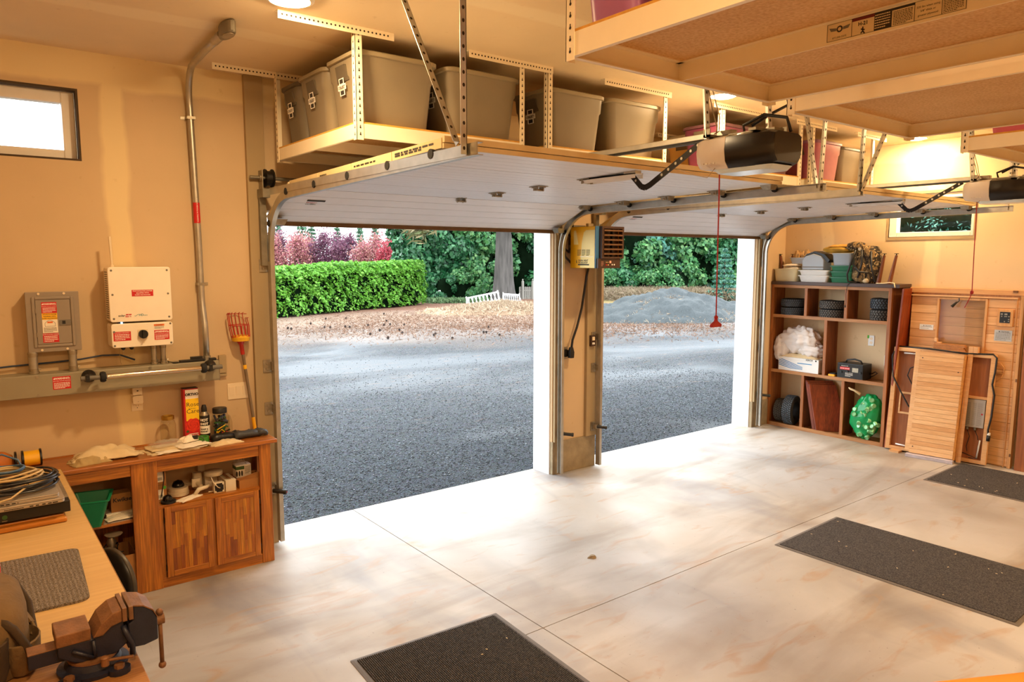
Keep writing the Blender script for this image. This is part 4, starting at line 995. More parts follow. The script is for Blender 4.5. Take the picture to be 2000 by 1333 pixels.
# ---- white garden seats leaning by the trunk, picket fence, stake
M_wp = mat('weathered_white', '#f0efec', 0.6, 0, 0.08, 8)
def seat_end(x, y, rz, label, tilt):
    t = thing('garden_bench', label, 'garden bench', (0, 0, 0), 'white garden benches by the trunk'); M = Matrix.Rotation(tilt, 4, 'Y')
    def P(mb): mb.v = [tuple(M @ Vector(p)) for p in mb.v]; return mb
    mb = MB(); mb.box(-0.75, 0.75, -0.03, 0.03, 0.40, 0.46); mb.box(-0.75, 0.75, -0.03, 0.03, 0.05, 0.10)
    for i in range(9): mb.bar((-0.68+0.17*i, 0, 0.10), (-0.60+0.17*i, 0, 0.40), 0.03, 0.02, (0, 1, 0)); mb.bar((-0.60+0.17*i, 0, 0.10), (-0.68+0.17*i, 0, 0.40), 0.03, 0.02, (0, 1, 0))
    part('back_rest', P(mb), M_wp, t)
    mb = MB()
    for i in range(4): mb.box(-0.75, 0.75, -0.12-0.11*i, -0.03-0.11*i, 0.02, 0.05)
    part('seat', P(mb), M_wp, t)
    for sx in (-0.72, 0.72):
        mb = MB(); mb.tube([(sx, -0.02, 0.30), (sx, -0.2, 0.31), (sx, -0.36, 0.28), (sx, -0.44, 0.2), (sx, -0.42, 0.0)], 0.022, 6); part('arm', P(mb), M_wp, t, smooth=True)
        mb = MB(); mb.box(sx-0.03, sx+0.03, -0.03, 0.03, -0.15, 0.5); part('leg', P(mb), M_wp, t)
    t.location = (x, y, 0.05); t.rotation_euler = (0, 0, rz); return t
x, y = along(945, 32.6); seat_end(x, y, -0.68, 'white slatted garden bench tipped down towards its left end, left of the trunk', -0.20)
x, y = along(998, 33.0); o = seat_end(x, y, -0.5, 'short white garden bench with a scrolled arm right of the trunk', 0.04); o.scale = (0.52, 1, 1)
fx, fy = along(1030, 39); M_fence = mat('weathered_fence', '#8b8780', 0.9, 0, 0.25, 8, 0.2, (1, 1, 0.2))
t = thing('picket_fence', 'weathered gray picket fence between two posts, right of the trunk', 'fence', (fx, fy, -0.06))
dx, dy = along(1040, 39); dv = Vector((dx-fx, dy-fy, 0)).normalized()
for i in range(-4, 16):
    p = Vector((fx, fy, 0))+dv*(0.10*i); h = 0.62 if i % 8 else 0.62
    mb = MB(); a = p-dv*0.04; b_ = p+dv*0.04; nrm = Vector((-dv.y, dv.x, 0))*0.02
    mb.hexa([a-nrm+Vector((0,0,-0.06)), b_-nrm+Vector((0,0,-0.06)), b_+nrm+Vector((0,0,-0.06)), a+nrm+Vector((0,0,-0.06)), a-nrm+Vector((0,0,h-0.05)), b_-nrm+Vector((0,0,h)), b_+nrm+Vector((0,0,h)), a+nrm+Vector((0,0,h-0.05))])
    part('picket', mb, M_fence, t)
for u in (1021, 1040.5):
    x, y = along(u, 38.95); mb = MB(); mb.box(x-0.05, x+0.05, y-0.05, y+0.05, -0.08, 0.9); mb.lathe((x, y, 0.9), [(0.05, 0), (0.02, 0.03), (0.045, 0.07), (0.01, 0.12)], 8); part('fence_post', mb, M_fence, t)
mb = MB(); a = Vector((fx, fy, 0.4))-dv*0.4; b_ = Vector((fx, fy, 0.4))+dv*1.6; mb.bar(a, b_, 0.03, 0.06); part('rail', mb, M_fence, t)
x, y = along(857, 36.6); mb = MB(); mb.hexa([(x-0.06, y-0.05, -0.08), (x+0.04, y-0.05, -0.08), (x+0.04, y+0.05, -0.08), (x-0.06, y+0.05, -0.08), (x-0.02, y-0.05, 0.50), (x+0.06, y-0.05, 0.52), (x+0.06, y+0.05, 0.52), (x-0.02, y+0.05, 0.50)])
solo('stake', mb, M_wp, 'short pale wooden stake standing at the end of the hedge', 'stake')
# concrete chip lying on the garage floor
mb = MB(); mb.loft([[(math.cos(a)*0.035*(1+0.3*math.sin(a*3)), math.sin(a)*0.03, z*0.02) for a in [2*PI*i/9 for i in range(9)]] if z == 0 else [(math.cos(a)*0.018, math.sin(a)*0.014, 0.016) for a in [2*PI*i/9 for i in range(9)]] for z in (0, 1)])
mb.v = [(p[0]+3.45, p[1]-1.67, p[2]+0.001) for p in mb.v]; solo('concrete_chip', mb, M_stem, 'small broken chip of concrete lying on the bare floor', 'chip')
# ================================================================== ELECTRICAL GEAR ON THE FRONT WALL
M_gray = mat('gray_enamel', '#918373', 0.45, 0, 0.05, 5)
M_grayg = mat('gray_green_enamel', '#958b72', 0.4, 0, 0.05, 5)
M_invw = mat('inverter_white', '#f0e3cd', 0.45, 0, 0.03)
M_red = mat('sticker_red', '#c4161c', 0.5, 0, 0.04)
M_wht = mat('print_white', '#f6efe2', 0.6, 0, 0)
M_yel = mat('sticker_yellow', '#f2b61c', 0.5, 0, 0.03)
M_org = mat('sticker_orange', '#e0661c', 0.5, 0, 0.03)
M_paper = mat('label_paper', '#efe4d0', 0.7, 0, 0.03)
M_ivory = mat('ivory_plastic', '#e6d2b0', 0.4, 0, 0.02)
M_blue = mat('print_blue', '#2c5f8a', 0.5, 0, 0)
M_navy = mat('blue_cable', '#26354f', 0.5, 0, 0.05)
M_teal = mat('print_teal', '#1f7f86', 0.5, 0, 0)
M_chrome = mat('chrome', '#d8cdb8', 0.12, 1.0, 0.02)
M_grayp = mat('gray_plastic', '#6d675c', 0.5, 0, 0.05)
M_led = emit('status_led', (0.15, 0.6, 1.0, 1), 6)
XD = (1, 0, 0); ZD = (0, 0, 1)
def screw(mb, x, y, z, r=0.006, mi=0): mb.cyl((x, y-0.004, z), (x, y, z), r, n=8, mi=mi)
def sticker(x0, x1, z0, z1, y, lines, parent, base=M_red, ink=M_wht, name='sticker', label=None, small=(), seed=1):
    """thin sticker facing -y; lines = (text, size, z) centred; small = (z0, z1, rows) of fine print"""
    mb = MB(); mb.box(x0, x1, y-0.0008, y, z0, z1, 0)
    for s, size, z in lines: text_mb(mb, s, size, ((x0+x1)/2, y-0.0013, z), XD, ZD, 'CENTER', 0.02, 1)
    for (za, zb, n) in small: lines_mb(mb, (x0+(x1-x0)*0.08, y-0.0013, za), XD, ZD, (x1-x0)*0.84, zb-za, n, (zb-za)/n*0.42, 1, seed+n)
    return part(name, mb, [base, ink], parent, label=label)
def tri(mb, x, z, s, y, mi=1): mb.add([(x-s/2, y, z), (x+s/2, y, z), (x, y, z+s*0.85)], [(0, 1, 2)], mi)
# wireway
t = thing('wireway', 'long gray-green metal wireway along the wall above the wooden console', 'wireway', (0.4, -0.07, 1.28))
mb = MB(); mb.box(XL, 1.398, -0.146, 0.0, 1.280, 1.415); part('trough', mb, M_grayg, t, bevel=0.003)
mb = MB(); mb.box(XL, 1.396, -0.152, -0.146, 1.283, 1.412); part('cover', mb, M_grayg, t, bevel=0.002)
for x in (0.03, 0.36, 0.66, 0.97, 1.30):
    for z in (1.292, 1.404): mb = MB(); screw(mb, x, -0.152, z, 0.008); part('screw', mb, M_zinc, t)
mb = MB(); mb.box(1.398, 1.40, -0.148, 0.0, 1.278, 1.417); part('end_cap', mb, M_gray, t)
mb = MB(); y = -0.152; mb.box(0.436, 0.530, y-0.0008, y, 1.319, 1.396, 0); text_mb(mb, 'WARNING', 0.0155, (0.483, y-0.0013, 1.379), XD, ZD, 'CENTER', 0.03, 1); tri(mb, 0.4445, 1.379, 0.011, y-0.0013); tri(mb, 0.5215, 1.379, 0.011, y-0.0013)
text_mb(mb, 'ELECTRIC SHOCK HAZARD', 0.0072, (0.483, y-0.0013, 1.367), XD, ZD, 'CENTER', 0.01, 1); lines_mb(mb, (0.442, y-0.0013, 1.323), XD, ZD, 0.082, 0.038, 5, 0.0035, 1, 4)
part('warning_sticker', mb, [M_red, M_wht], t, label='red electric shock warning sticker')
# chrome bar clamped in front of the wireway
t = thing('exercise_bar', 'chrome bar with black clamps and gray ends in front of the wireway', 'bar', (0.98, -0.235, 1.36))
yb, zb = -0.235, 1.383
mb = MB(); mb.cyl((0.71, yb, zb), (1.262, yb, zb), 0.0165, n=18); part('chrome_tube', mb, M_chrome, t, smooth=40)
for x0, x1 in ((0.572, 0.71), (1.262, 1.392)):
    mb = MB(); mb.cyl((x0, yb, zb), (x1, yb, zb), 0.0145, n=16); part('end_grip', mb, M_grayp, t, smooth=40)
for x, s in ((0.69, 1), (1.275, -1)):
    mb = MB(); mb.lathe((x, yb, zb), [(0.015, -0.016), (0.030, -0.014), (0.033, -0.004), (0.033, 0.006), (0.028, 0.015), (0.015, 0.016)], 16, axis='X'); part('foam_collar', mb, M_rubber, t, smooth=40)
for x in (0.625, 1.335):
    mb = MB(); mb.lathe((x, -0.153, 1.384), [(0.04, 0), (0.038, -0.012), (0.026, -0.03), (0.018, -0.066), (0.004, -0.07)], 20, axis='Y')
    mb.tube([(x-0.02, yb, zb-0.02), (x-0.02, yb-0.018, zb), (x-0.02, yb, zb+0.02)], 0.007, 6); mb.box(x-0.028, x-0.008, yb-0.022, yb+0.02, zb-0.020, zb+0.020)
    part('suction_mount', mb, M_black, t, smooth=40)
# breaker panel
t = thing('breaker_panel', 'gray breaker panel with red and yellow warning stickers', 'electrical panel', (0.47, -0.05, 1.545))
mb = MB(); mb.box(0.338, 0.602, -0.092, 0.0, 1.548, 1.898); part('box', mb, M_gray, t, bevel=0.003)
mb = MB(); mb.box(0.332, 0.606, -0.098, -0.092, 1.543, 1.903); part('trim_cover', mb, M_gray, t, bevel=0.004)
mb = MB()
for (a, b, c, d) in ((0.362, 0.378, 1.572, 1.874), (0.560, 0.576, 1.572, 1.874), (0.378, 0.560, 1.572, 1.588), (0.378, 0.560, 1.858, 1.874)): mb.box(a, b, -0.106, -0.098, c, d)
part('raised_bead', mb, M_gray, t, bevel=0.004)
mb = MB(); mb.box(0.381, 0.557, -0.103, -0.098, 1.591, 1.855); d_ = part('door', mb, M_gray, t, bevel=0.002)
mb = MB(); mb.box(0.497, 0.556, -0.107, -0.103, 1.700, 1.733, 0); mb.box(0.511, 0.528, -0.108, -0.1068, 1.708, 1.728, 1); part('latch', mb, [M_grayp, M_black], d_)
mb = MB(); mb.cyl((0.515, -0.1035, 1.752), (0.515, -0.1025, 1.752), 0.008, n=12); part('lock_hole', mb, M_gray, d_)
for z in (1.65, 1.79): mb = MB(); mb.cyl((0.381, -0.105, z-0.014), (0.381, -0.105, z+0.014), 0.004, n=8); part('hinge_pin', mb, M_gray, t)
for (x, z) in ((0.40, 1.892), (0.53, 1.892), (0.40, 1.556), (0.53, 1.556)): mb = MB(); screw(mb, x, -0.098, z, 0.007); part('screw', mb, M_ivory, t)
y = -0.103; x0, x1 = 0.410, 0.488
mb = MB(); mb.box(x0, x1, y-0.0008, y, 1.776, 1.842, 0); xc = (x0+x1)/2
text_mb(mb, 'WARNING', 0.0135, (xc, y-0.0013, 1.826), XD, ZD, 'CENTER', 0.03, 1); tri(mb, x0+0.006, 1.826, 0.009, y-0.0013); tri(mb, x1-0.006, 1.826, 0.009, y-0.0013)
text_mb(mb, 'ELECTRIC SHOCK HAZARD', 0.006, (xc, y-0.0013, 1.815), XD, ZD, 'CENTER', 0.0, 1); lines_mb(mb, (x0+0.006, y-0.0013, 1.779), XD, ZD, 0.066, 0.032, 4, 0.003, 1, 5)
part('warning_sticker', mb, [M_red, M_wht], d_, label='red electric shock warning sticker')
mb = MB(); mb.box(x0, x1, y-0.0008, y, 1.737, 1.7755, 0)
for s, z in (('SOLAR PV SYSTEM', 1.7655), ('EQUIPPED WITH', 1.7535), ('RAPID SHUTDOWN', 1.7415)): text_mb(mb, s, 0.0085, (xc, y-0.0013, z), XD, ZD, 'CENTER', 0.02, 1)
part('solar_sticker', mb, [M_yel, M_dark], d_, label='yellow solar shutdown sticker')
mb = MB(); mb.box(x0, x1, y-0.0008, y, 1.657, 1.7365, 0)
yy = y-0.0013; mb.add([(xc-0.014, yy, 1.716), (xc+0.014, yy, 1.716), (xc+0.014, yy, 1.726), (xc-0.014, yy, 1.726)], [(0, 1, 2, 3)], 1)
def ln(a, b, w=0.0008):
    a = Vector((a[0], yy, a[1])); b = Vector((b[0], yy, b[1])); d = (b-a).normalized(); n = Vector((-d.z, 0, d.x))*w; mb.add([a-n, b-n, b+n, a+n], [(0, 1, 2, 3)], 2)
for a, b in (((xc-0.026, 1.716), (xc-0.014, 1.728)), ((xc-0.014, 1.728), (xc, 1.735)), ((xc, 1.735), (xc+0.014, 1.728)), ((xc+0.014, 1.728), (xc+0.026, 1.716)), ((xc-0.026, 1.716), (xc-0.026, 1.697)), ((xc+0.026, 1.716), (xc+0.026, 1.697)), ((xc-0.026, 1.697), (xc+0.026, 1.697))): ln(a, b)
lines_mb(mb, (x0+0.006, yy, 1.661), XD, ZD, 0.066, 0.030, 4, 0.003, 2, 6)
part('diagram_sticker', mb, [M_paper, M_org, M_dark], d_, label='white sticker with a house diagram')
sticker(0.408, 0.490, 1.600, 1.655, y, (('RATED AC OUTPUT CURRENT', 0.006, 1.646),), d_, small=((1.603, 1.642, 4),), name='rating_sticker', label='red rating sticker')
# inverter
t = thing('solar_inverter', 'white solar inverter with a rotary switch and red stickers', 'inverter', (0.935, -0.09, 1.547))
mb = MB(); mb.prism([(a, c) for a, c, _ in rrect(0.352, 0.336, 0.012, 0, 3, 0.935, 1.878)], 'Y', -0.165, -0.03); part('heat_sink', mb, M_invw, t)
mb = MB()
for i in range(22): mb.box(0.7585, 0.7595, -0.15, -0.05, 1.73+0.0135*i, 1.736+0.0135*i)
part('cooling_fins', mb, M_grayp, t)
mb = MB(); mb.prism([(a, c) for a, c, _ in rrect(0.356, 0.340, 0.016, 0, 4, 0.935, 1.878)], 'Y', -0.182, -0.165); fc = part('front_cover', mb, M_invw, t, bevel=0.004)
for (x, z) in ((0.777, 2.027), (1.093, 2.027), (0.777, 1.878), (1.093, 1.878), (0.777, 1.729), (1.093, 1.729)): mb = MB(); mb.cyl((x, -0.1835, z), (x, -0.181, z), 0.0065, n=10); part('cover_screw', mb, M_grayp, fc)
mb = MB(); y = -0.182; mb.box(0.884, 1.007, y-0.0008, y, 1.865, 1.905, 0)
for s, z in (('PHOTOVOLTAIC SYSTEM', 1.8945), ('EQUIPPED WITH', 1.8825), ('RAPID SHUTDOWN', 1.8705)): text_mb(mb, s, 0.0098, (0.9455, y-0.0013, z), XD, ZD, 'CENTER', 0.01, 1)
part('shutdown_sticker', mb, [M_red, M_wht], fc, label='red rapid shutdown sticker')
mb = MB(); text_mb(mb, 'solar', 0.019, (0.802, y-0.001, 1.7415), XD, ZD, 'LEFT', 0.02, 0)
mb.add([(0.841, y-0.001, 1.737), (0.873, y-0.001, 1.737), (0.877, y-0.001, 1.756), (0.845, y-0.001, 1.756)], [(0, 1, 2, 3)], 1); text_mb(mb, 'edge', 0.017, (0.8445, y-0.0015, 1.7415), XD, ZD, 'LEFT', 0.02, 2)
part('maker_lettering', mb, [M_dark, M_red, M_wht], fc, label='dark and red maker lettering')
mb = MB(); text_mb(mb, 'HD', 0.019, (0.917, y-0.001, 1.7415), XD, ZD, 'LEFT', 0.02, 0); text_mb(mb, 'wave', 0.011, (0.944, y-0.001, 1.7425), XD, ZD, 'LEFT', 0.01, 0)
mb.tube([(0.893, y-0.0005, 1.744), (0.899, y-0.0005, 1.741), (0.906, y-0.0005, 1.747), (0.915, y-0.0005, 1.752)], 0.0012, 4); part('series_lettering', mb, M_teal, fc, label='teal lettering')
mb = MB(); mb.prism([(a, c) for a, c, _ in rrect(0.352, 0.150, 0.016, 0, 4, 0.935, 1.622)], 'Y', -0.182, -0.03); sw = part('switch_unit', mb, M_invw, t, bevel=0.004)
for (x, z) in ((0.773, 1.648), (1.097, 1.685), (0.773, 1.561), (1.097, 1.561)): mb = MB(); mb.cyl((x, -0.1835, z), (x, -0.181, z), 0.0065, n=10); part('cover_screw', mb, M_grayp, sw)
mb = MB(); mb.box(0.905, 0.962, -0.186, -0.182, 1.598, 1.655, 0); mb.prism([(0.912, 1.598), (0.958, 1.598), (0.945, 1.580), (0.940, 1.568), (0.932, 1.568), (0.927, 1.580)], 'Y', -0.185, -0.182, 0)
mb.cyl((0.934, -0.205, 1.627), (0.934, -0.186, 1.627), 0.027, n=22, mi=1); mb.box(0.928, 0.940, -0.219, -0.205, 1.602, 1.652, 1); part('rotary_switch', mb, [M_ivory, M_black], sw, label='black rotary disconnect switch')
sticker(0.768, 0.866, 1.590, 1.648, -0.182, (('PV SYSTEM DC DISCONNECT', 0.0062, 1.638),), sw, small=((1.594, 1.634, 4),), name='rating_sticker', label='red rating sticker')
mb = MB(); y = -0.182; mb.box(1.000, 1.088, y-0.0008, y, 1.584, 1.646, 0); text_mb(mb, 'WARNING', 0.0145, (1.044, y-0.0013, 1.631), XD, ZD, 'CENTER', 0.03, 1); tri(mb, 1.0065, 1.631, 0.009, y-0.0013); tri(mb, 1.0815, 1.631, 0.009, y-0.0013)
text_mb(mb, 'ELECTRIC SHOCK HAZARD', 0.0066, (1.044, y-0.0013, 1.620), XD, ZD, 'CENTER', 0.0, 1); lines_mb(mb, (1.006, y-0.0013, 1.587), XD, ZD, 0.076, 0.030, 4, 0.003, 1, 9); part('warning_sticker', mb, [M_red, M_wht], sw, label='red electric shock warning sticker')
mb = MB(); mb.box(1.0, 1.061, y-0.0008, y, 1.653, 1.684, 0); mb.box(1.0, 1.061, y-0.0012, y, 1.673, 1.684, 1); text_mb(mb, 'WARNING', 0.008, (1.030, y-0.0016, 1.6755), XD, ZD, 'CENTER', 0.01, 2); lines_mb(mb, (1.003, y-0.0013, 1.654), XD, ZD, 0.055, 0.017, 4, 0.0016, 2, 8)
part('notice_sticker', mb, [M_invw, M_org, M_dark], sw, label='small orange-topped notice')
mb = MB(); mb.cyl((0.82, -0.172, 1.702), (0.82, -0.16, 1.702), 0.006, n=8, mi=0); mb.box(0.80, 0.835, -0.168, -0.14, 1.697, 1.707, 1); part('status_light', mb, [M_led, M_black], t, label='small blue status light')
mb = MB(); mb.cyl((0.792, -0.13, 2.045), (0.792, -0.13, 2.062), 0.011, n=10); mb.cyl((0.792, -0.13, 2.06), (0.788, -0.13, 2.235), 0.0075, n=10); part('antenna', mb, M_ivory, t, smooth=40)
for x in (0.83, 0.878): mb = MB(); mb.lathe((x, -0.11, 1.55), [(0.013, 0), (0.014, -0.012), (0.010, -0.022), (0.004, -0.026)], 12); part('cable_gland', mb, M_black, t, smooth=40)
mb = MB(); mb.tube([(0.83, -0.11, 1.53), (0.835, -0.1, 1.49), (0.86, -0.09, 1.478), (0.89, -0.1, 1.50), (0.895, -0.1, 1.535)], 0.0018, 5); mb.tube([(0.815, -0.06, 1.53), (0.82, -0.05, 1.44), (0.83, -0.03, 1.425)], 0.0012, 4); part('thin_wire', mb, M_wirew, t)
# conduit stubs
for x, r, zt, lb in ((0.352, 0.024, 1.546, 'short steel conduit under the left side of the breaker panel'), (0.556, 0.0225, 1.546, 'short steel conduit under the right side of the breaker panel'), (1.011, 0.0165, 1.548, 'left steel conduit stub under the inverter switch'), (1.067, 0.0165, 1.548, 'right steel conduit stub under the inverter switch')):
    tt = thing('conduit_stub', lb, 'conduit', (x, -0.078, 1.415), 'short conduit stubs')
    mb = MB(); mb.cyl((x, -0.078, 1.415), (x, -0.078, zt), r, n=16); part('pipe', mb, M_galv, tt, smooth=40)
    mb = MB(); mb.lathe((x, -0.078, zt-0.03), [(r+0.003, 0), (r+0.003, 0.024)], 16); part('connector', mb, M_zinc, tt, smooth=30)
    mb = MB(); mb.lathe((x, -0.078, 1.416), [(r+0.006, 0), (r+0.006, 0.012), (r+0.002, 0.014), (r+0.002, 0.03)], 16); mb.cyl((x+r, -0.085, 1.440), (x+r+0.012, -0.085, 1.440), 0.004, n=6); part('connector', mb, M_zinc, tt, smooth=30)
mb = MB(); mb.tube([(XL, -0.03, 1.44), (0.0, -0.03, 1.452), (0.25, -0.028, 1.464), (0.45, -0.02, 1.468), (0.6, -0.03, 1.476), (0.72, -0.04, 1.492), (0.82, -0.045, 1.487), (0.90, -0.07, 1.452)], 0.0055, 8)
solo('blue_cable', mb, M_navy, 'dark blue cable running behind the conduit stubs above the wireway', 'cable', smooth=True)
# tall conduit
t = thing('conduit', 'tall steel conduit rising from the wireway and bending under the ceiling', 'conduit', (1.335, -0.06, 1.415))
pth = [(1.336, -0.085, 1.415), (1.335, -0.085, 1.60), (1.335, -0.078, 1.66), (1.335, -0.045, 1.78), (1.334, -0.038, 1.84), (1.333, -0.036, 2.2), (1.325, -0.036, 2.7), (1.318, -0.036, 3.08)]
for i in range(1, 9):
    a = PI/2*i/8; pth.append((1.318-0.025*i/8, -0.036-0.22*(1-math.cos(a)), 3.08+0.235*math.sin(a)))
pth += [(1.275, -0.6, 3.318), (1.262, -0.98, 3.318)]
mb = MB(); mb.tube(pth, 0.0205, 14); part('pipe', mb, M_galv, t, smooth=True)
mb = MB(); mb.tube([(1.2665, -0.83, 3.318), (1.262, -0.98, 3.318)], 0.0245, 14); part('coupling', mb, M_galv, t, smooth=40); mb = MB(); mb.tube([(1.335, -0.085, 1.415), (1.335, -0.085, 1.445)], 0.026, 14); part('coupling', mb, M_galv, t, smooth=40)
mb = MB(); mb.loft([[(1.262+math.cos(a)*0.034*k, -1.075+math.sin(a)*0.105*k, z) for a in [2*PI*i/20 for i in range(20)]] for (k, z) in ((0.9, 3.352), (1.0, 3.345), (1.0, 3.295), (0.92, 3.288))]); bx = part('elbow_body', mb, M_galvd, t, smooth=30)
mb = MB(); mb.loft([[(1.262+math.cos(a)*0.028, -1.09+math.sin(a)*0.06, z) for a in [2*PI*i/16 for i in range(16)]] for z in (3.288, 3.284)]); part('cover_plate', mb, M_zinc, bx)
for (z, x) in ((3.02, 1.319), (1.93, 1.333)):
    mb = MB(); mb.box(x-0.026, x+0.026, -0.06, 0.0, z-0.009, z+0.009); mb.box(x-0.055 if z > 2 else x+0.02, x-0.02 if z > 2 else x+0.055, -0.006, 0.0, z-0.009, z+0.009); part('strap', mb, M_zinc, t)
mb = MB(); mb.tube([(1.330, -0.036, 2.336), (1.329, -0.036, 2.471)], 0.0212, 14, mi=0)
text_mb(mb, 'WARNING: PV POWER SOURCE', 0.011, (1.3335, -0.0578, 2.342), (0, 0, 1), (-1, 0, 0), 'LEFT', 0.0, 1); part('red_label', mb, [M_red, M_wht], t, label='red wrap label with white lettering')
# small things lying on the wireway
mb = MB(); mb.box(1.155, 1.31, -0.135, -0.10, 1.4155, 1.432); mb.box(1.345, 1.385, -0.135, -0.10, 1.4155, 1.432); mb.box(1.225, 1.30, -0.125, -0.10, 1.432, 1.449); solo('black_bar', mb, M_black, 'flat black bars lying on the wireway beside the tall conduit', 'bar', bevel=0.002)
mb = MB(); mb.lathe((1.13, -0.12, 1.4155), [(0.018, 0), (0.022, 0.003), (0.018, 0.007)], 12); mb.tube([(1.12, -0.12, 1.42), (1.10, -0.11, 1.424), (1.085, -0.115, 1.432), (1.09, -0.12, 1.42)], 0.003, 5); solo('black_fob', mb, M_black, 'small black fob lying on the wireway right of the conduit stubs', 'fob', smooth=40)
# wall devices
t = thing('wall_keypad', 'beige slim keypad on the wall right of the wireway end', 'keypad', (1.455, -0.012, 1.28))
mb = MB(); mb.box(1.432, 1.482, -0.026, 0.0, 1.305, 1.432); part('body', mb, M_tanboard, t, bevel=0.004); mb = MB(); mb.box(1.432, 1.482, -0.026, 0.0, 1.283, 1.301); part('flip_cover', mb, M_tanboard, t, bevel=0.004)
t = thing('light_switch', 'ivory triple rocker light switch left of the door track', 'light switch', (1.558, -0.004, 1.11))
mb = MB(); mb.box(1.486, 1.632, -0.007, 0.0, 1.108, 1.224); part('plate', mb, M_ivory, t, bevel=0.003)
for i in range(3):
    x = 1.513+0.046*i; mb = MB(); mb.hexa([(x-0.0165, -0.007, 1.133), (x+0.0165, -0.007, 1.133), (x+0.0165, -0.005, 1.133), (x-0.0165, -0.005, 1.133), (x-0.0165, -0.012, 1.200), (x+0.0165, -0.012, 1.200), (x+0.0165, -0.005, 1.200), (x-0.0165, -0.005, 1.200)]); part('rocker', mb, M_ivory, t)
t = thing('wall_outlet', 'ivory wall outlet under the wireway with a plug-in device', 'outlet', (0.908, -0.004, 1.105))
mb = MB(); mb.box(0.874, 0.942, -0.007, 0.0, 1.105, 1.222); part('plate', mb, M_ivory, t, bevel=0.002)
mb = MB(); mb.cyl((0.908, -0.009, 1.135), (0.908, -0.006, 1.135), 0.0175, n=16, mi=0); mb.box(0.900, 0.902, -0.0095, -0.008, 1.137, 1.146, 1); mb.box(0.913, 0.915, -0.0095, -0.008, 1.137, 1.146, 1); mb.cyl((0.908, -0.0095, 1.127), (0.908, -0.008, 1.127), 0.003, n=8, mi=1); part('receptacle', mb, [M_ivory, M_dark], t)
t = thing('plug_in_device', 'white plug-in device in the top of the outlet under the wireway', 'plug-in device', (0.908, -0.03, 1.155))
mb = MB(); mb.prism([(a, c) for a, c, _ in rrect(0.062, 0.055, 0.01, 0, 3, 0.908, 1.185)], 'Y', -0.048, -0.0075); part('lower_body', mb, M_ivory, t, bevel=0.003)
mb = MB(); mb.prism([(a, c) for a, c, _ in rrect(0.058, 0.050, 0.006, 0, 3, 0.908, 1.240)], 'Y', -0.042, -0.0075); part('upper_body', mb, M_ivory, t, bevel=0.003)
mb = MB(); mb.box(0.904, 0.914, -0.0425, -0.0415, 1.240, 1.247); mb.box(0.906, 0.912, -0.0485, -0.0475, 1.172, 1.174); part('indicator', mb, M_dark, t)
# fruit picker leaning on the wall
M_pole = mat('aluminium_pole', '#8c7a63', 0.4, 0.6, 0.1, 20); M_picker = mat('red_coated_wire', '#b3281c', 0.4, 0, 0.06); M_foam = mat('yellow_foam', '#e0a91e', 0.8, 0, 0.08, 30); M_yelp = mat('yellow_grip', '#f0ae14', 0.5, 0, 0.05)
t = thing('fruit_picker', 'fruit picker with a red wire basket and yellow foam, leaning beside the door', 'fruit picker', (1.64, -0.06, 0.868))
mb = MB(); p0 = Vector((1.646, -0.075, 0.868)); p1 = Vector((1.588, -0.05, 1.44)); mb.cyl(p0.lerp(p1, 0.19), p1, 0.0105, n=12); part('pole', mb, M_pole, t, smooth=40)
mb = MB(); mb.cyl(p0, p0.lerp(p1, 0.19), 0.0125, n=12); part('yellow_grip', mb, M_yelp, t, smooth=40)
mb = MB(); mb.cyl(p0.lerp(p1, 0.80), p0.lerp(p1, 0.85), 0.0125, n=10); part('pole_label', mb, M_yel, t)
mb = MB(); mb.cyl((1.588, -0.05, 1.43), (1.580, -0.05, 1.50), 0.0145, n=12); mb.cyl((1.5795, -0.05, 1.50), (1.577, -0.05, 1.525), 0.016, 0.03, n=12); part('socket', mb, M_picker, t, smooth=40)
cx, cy, c0 = 1.574, -0.066, 1.525
mb = MB(); mb.lathe((cx, cy, c0), [(0.02, 0.0), (0.058, 0.004), (0.062, 0.03), (0.05, 0.042), (0.01, 0.04)], 16); part('foam_pad', mb, M_foam, t, smooth=40)
mb = MB(); W = 0.0028
for i in range(16):
    a = 2*PI*i/16; lx = -0.012*1; top = 0.20 if math.sin(a) > -0.2 or i % 2 else 0.115
    hgt = 0.195 if math.cos(a) < 0.85 else 0.16
    pts = [(cx+math.cos(a)*0.045, cy+math.sin(a)*0.045*0.8, c0), (cx+math.cos(a)*0.062, cy+math.sin(a)*0.05, c0+0.03), (cx+math.cos(a)*0.068-0.01, cy+math.sin(a)*0.055, c0+0.115)]
    if math.sin(a) > 0.1 or abs(math.cos(a)) > 0.9: pts += [(cx+math.cos(a)*0.066-0.02, cy+math.sin(a)*0.05, c0+hgt), (cx+math.cos(a)*0.066-0.018, cy+math.sin(a)*0.05-0.022, c0+hgt+0.006)]
    mb.tube(pts, W, 5)
for z, r, dx in ((0.035, 0.063, 0), (0.115, 0.068, -0.01)): mb.tube([(cx+dx+math.cos(2*PI*i/24)*r, cy+math.sin(2*PI*i/24)*r*0.8, c0+z) for i in range(24)], W, 5, True)
mb.tube([(cx-0.02+math.cos(a)*0.066, cy+math.sin(a)*0.052, c0+0.19) for a in [PI*0.02+PI*0.96*i/12 for i in range(13)]], W, 5)
part('wire_basket', mb, M_picker, t)

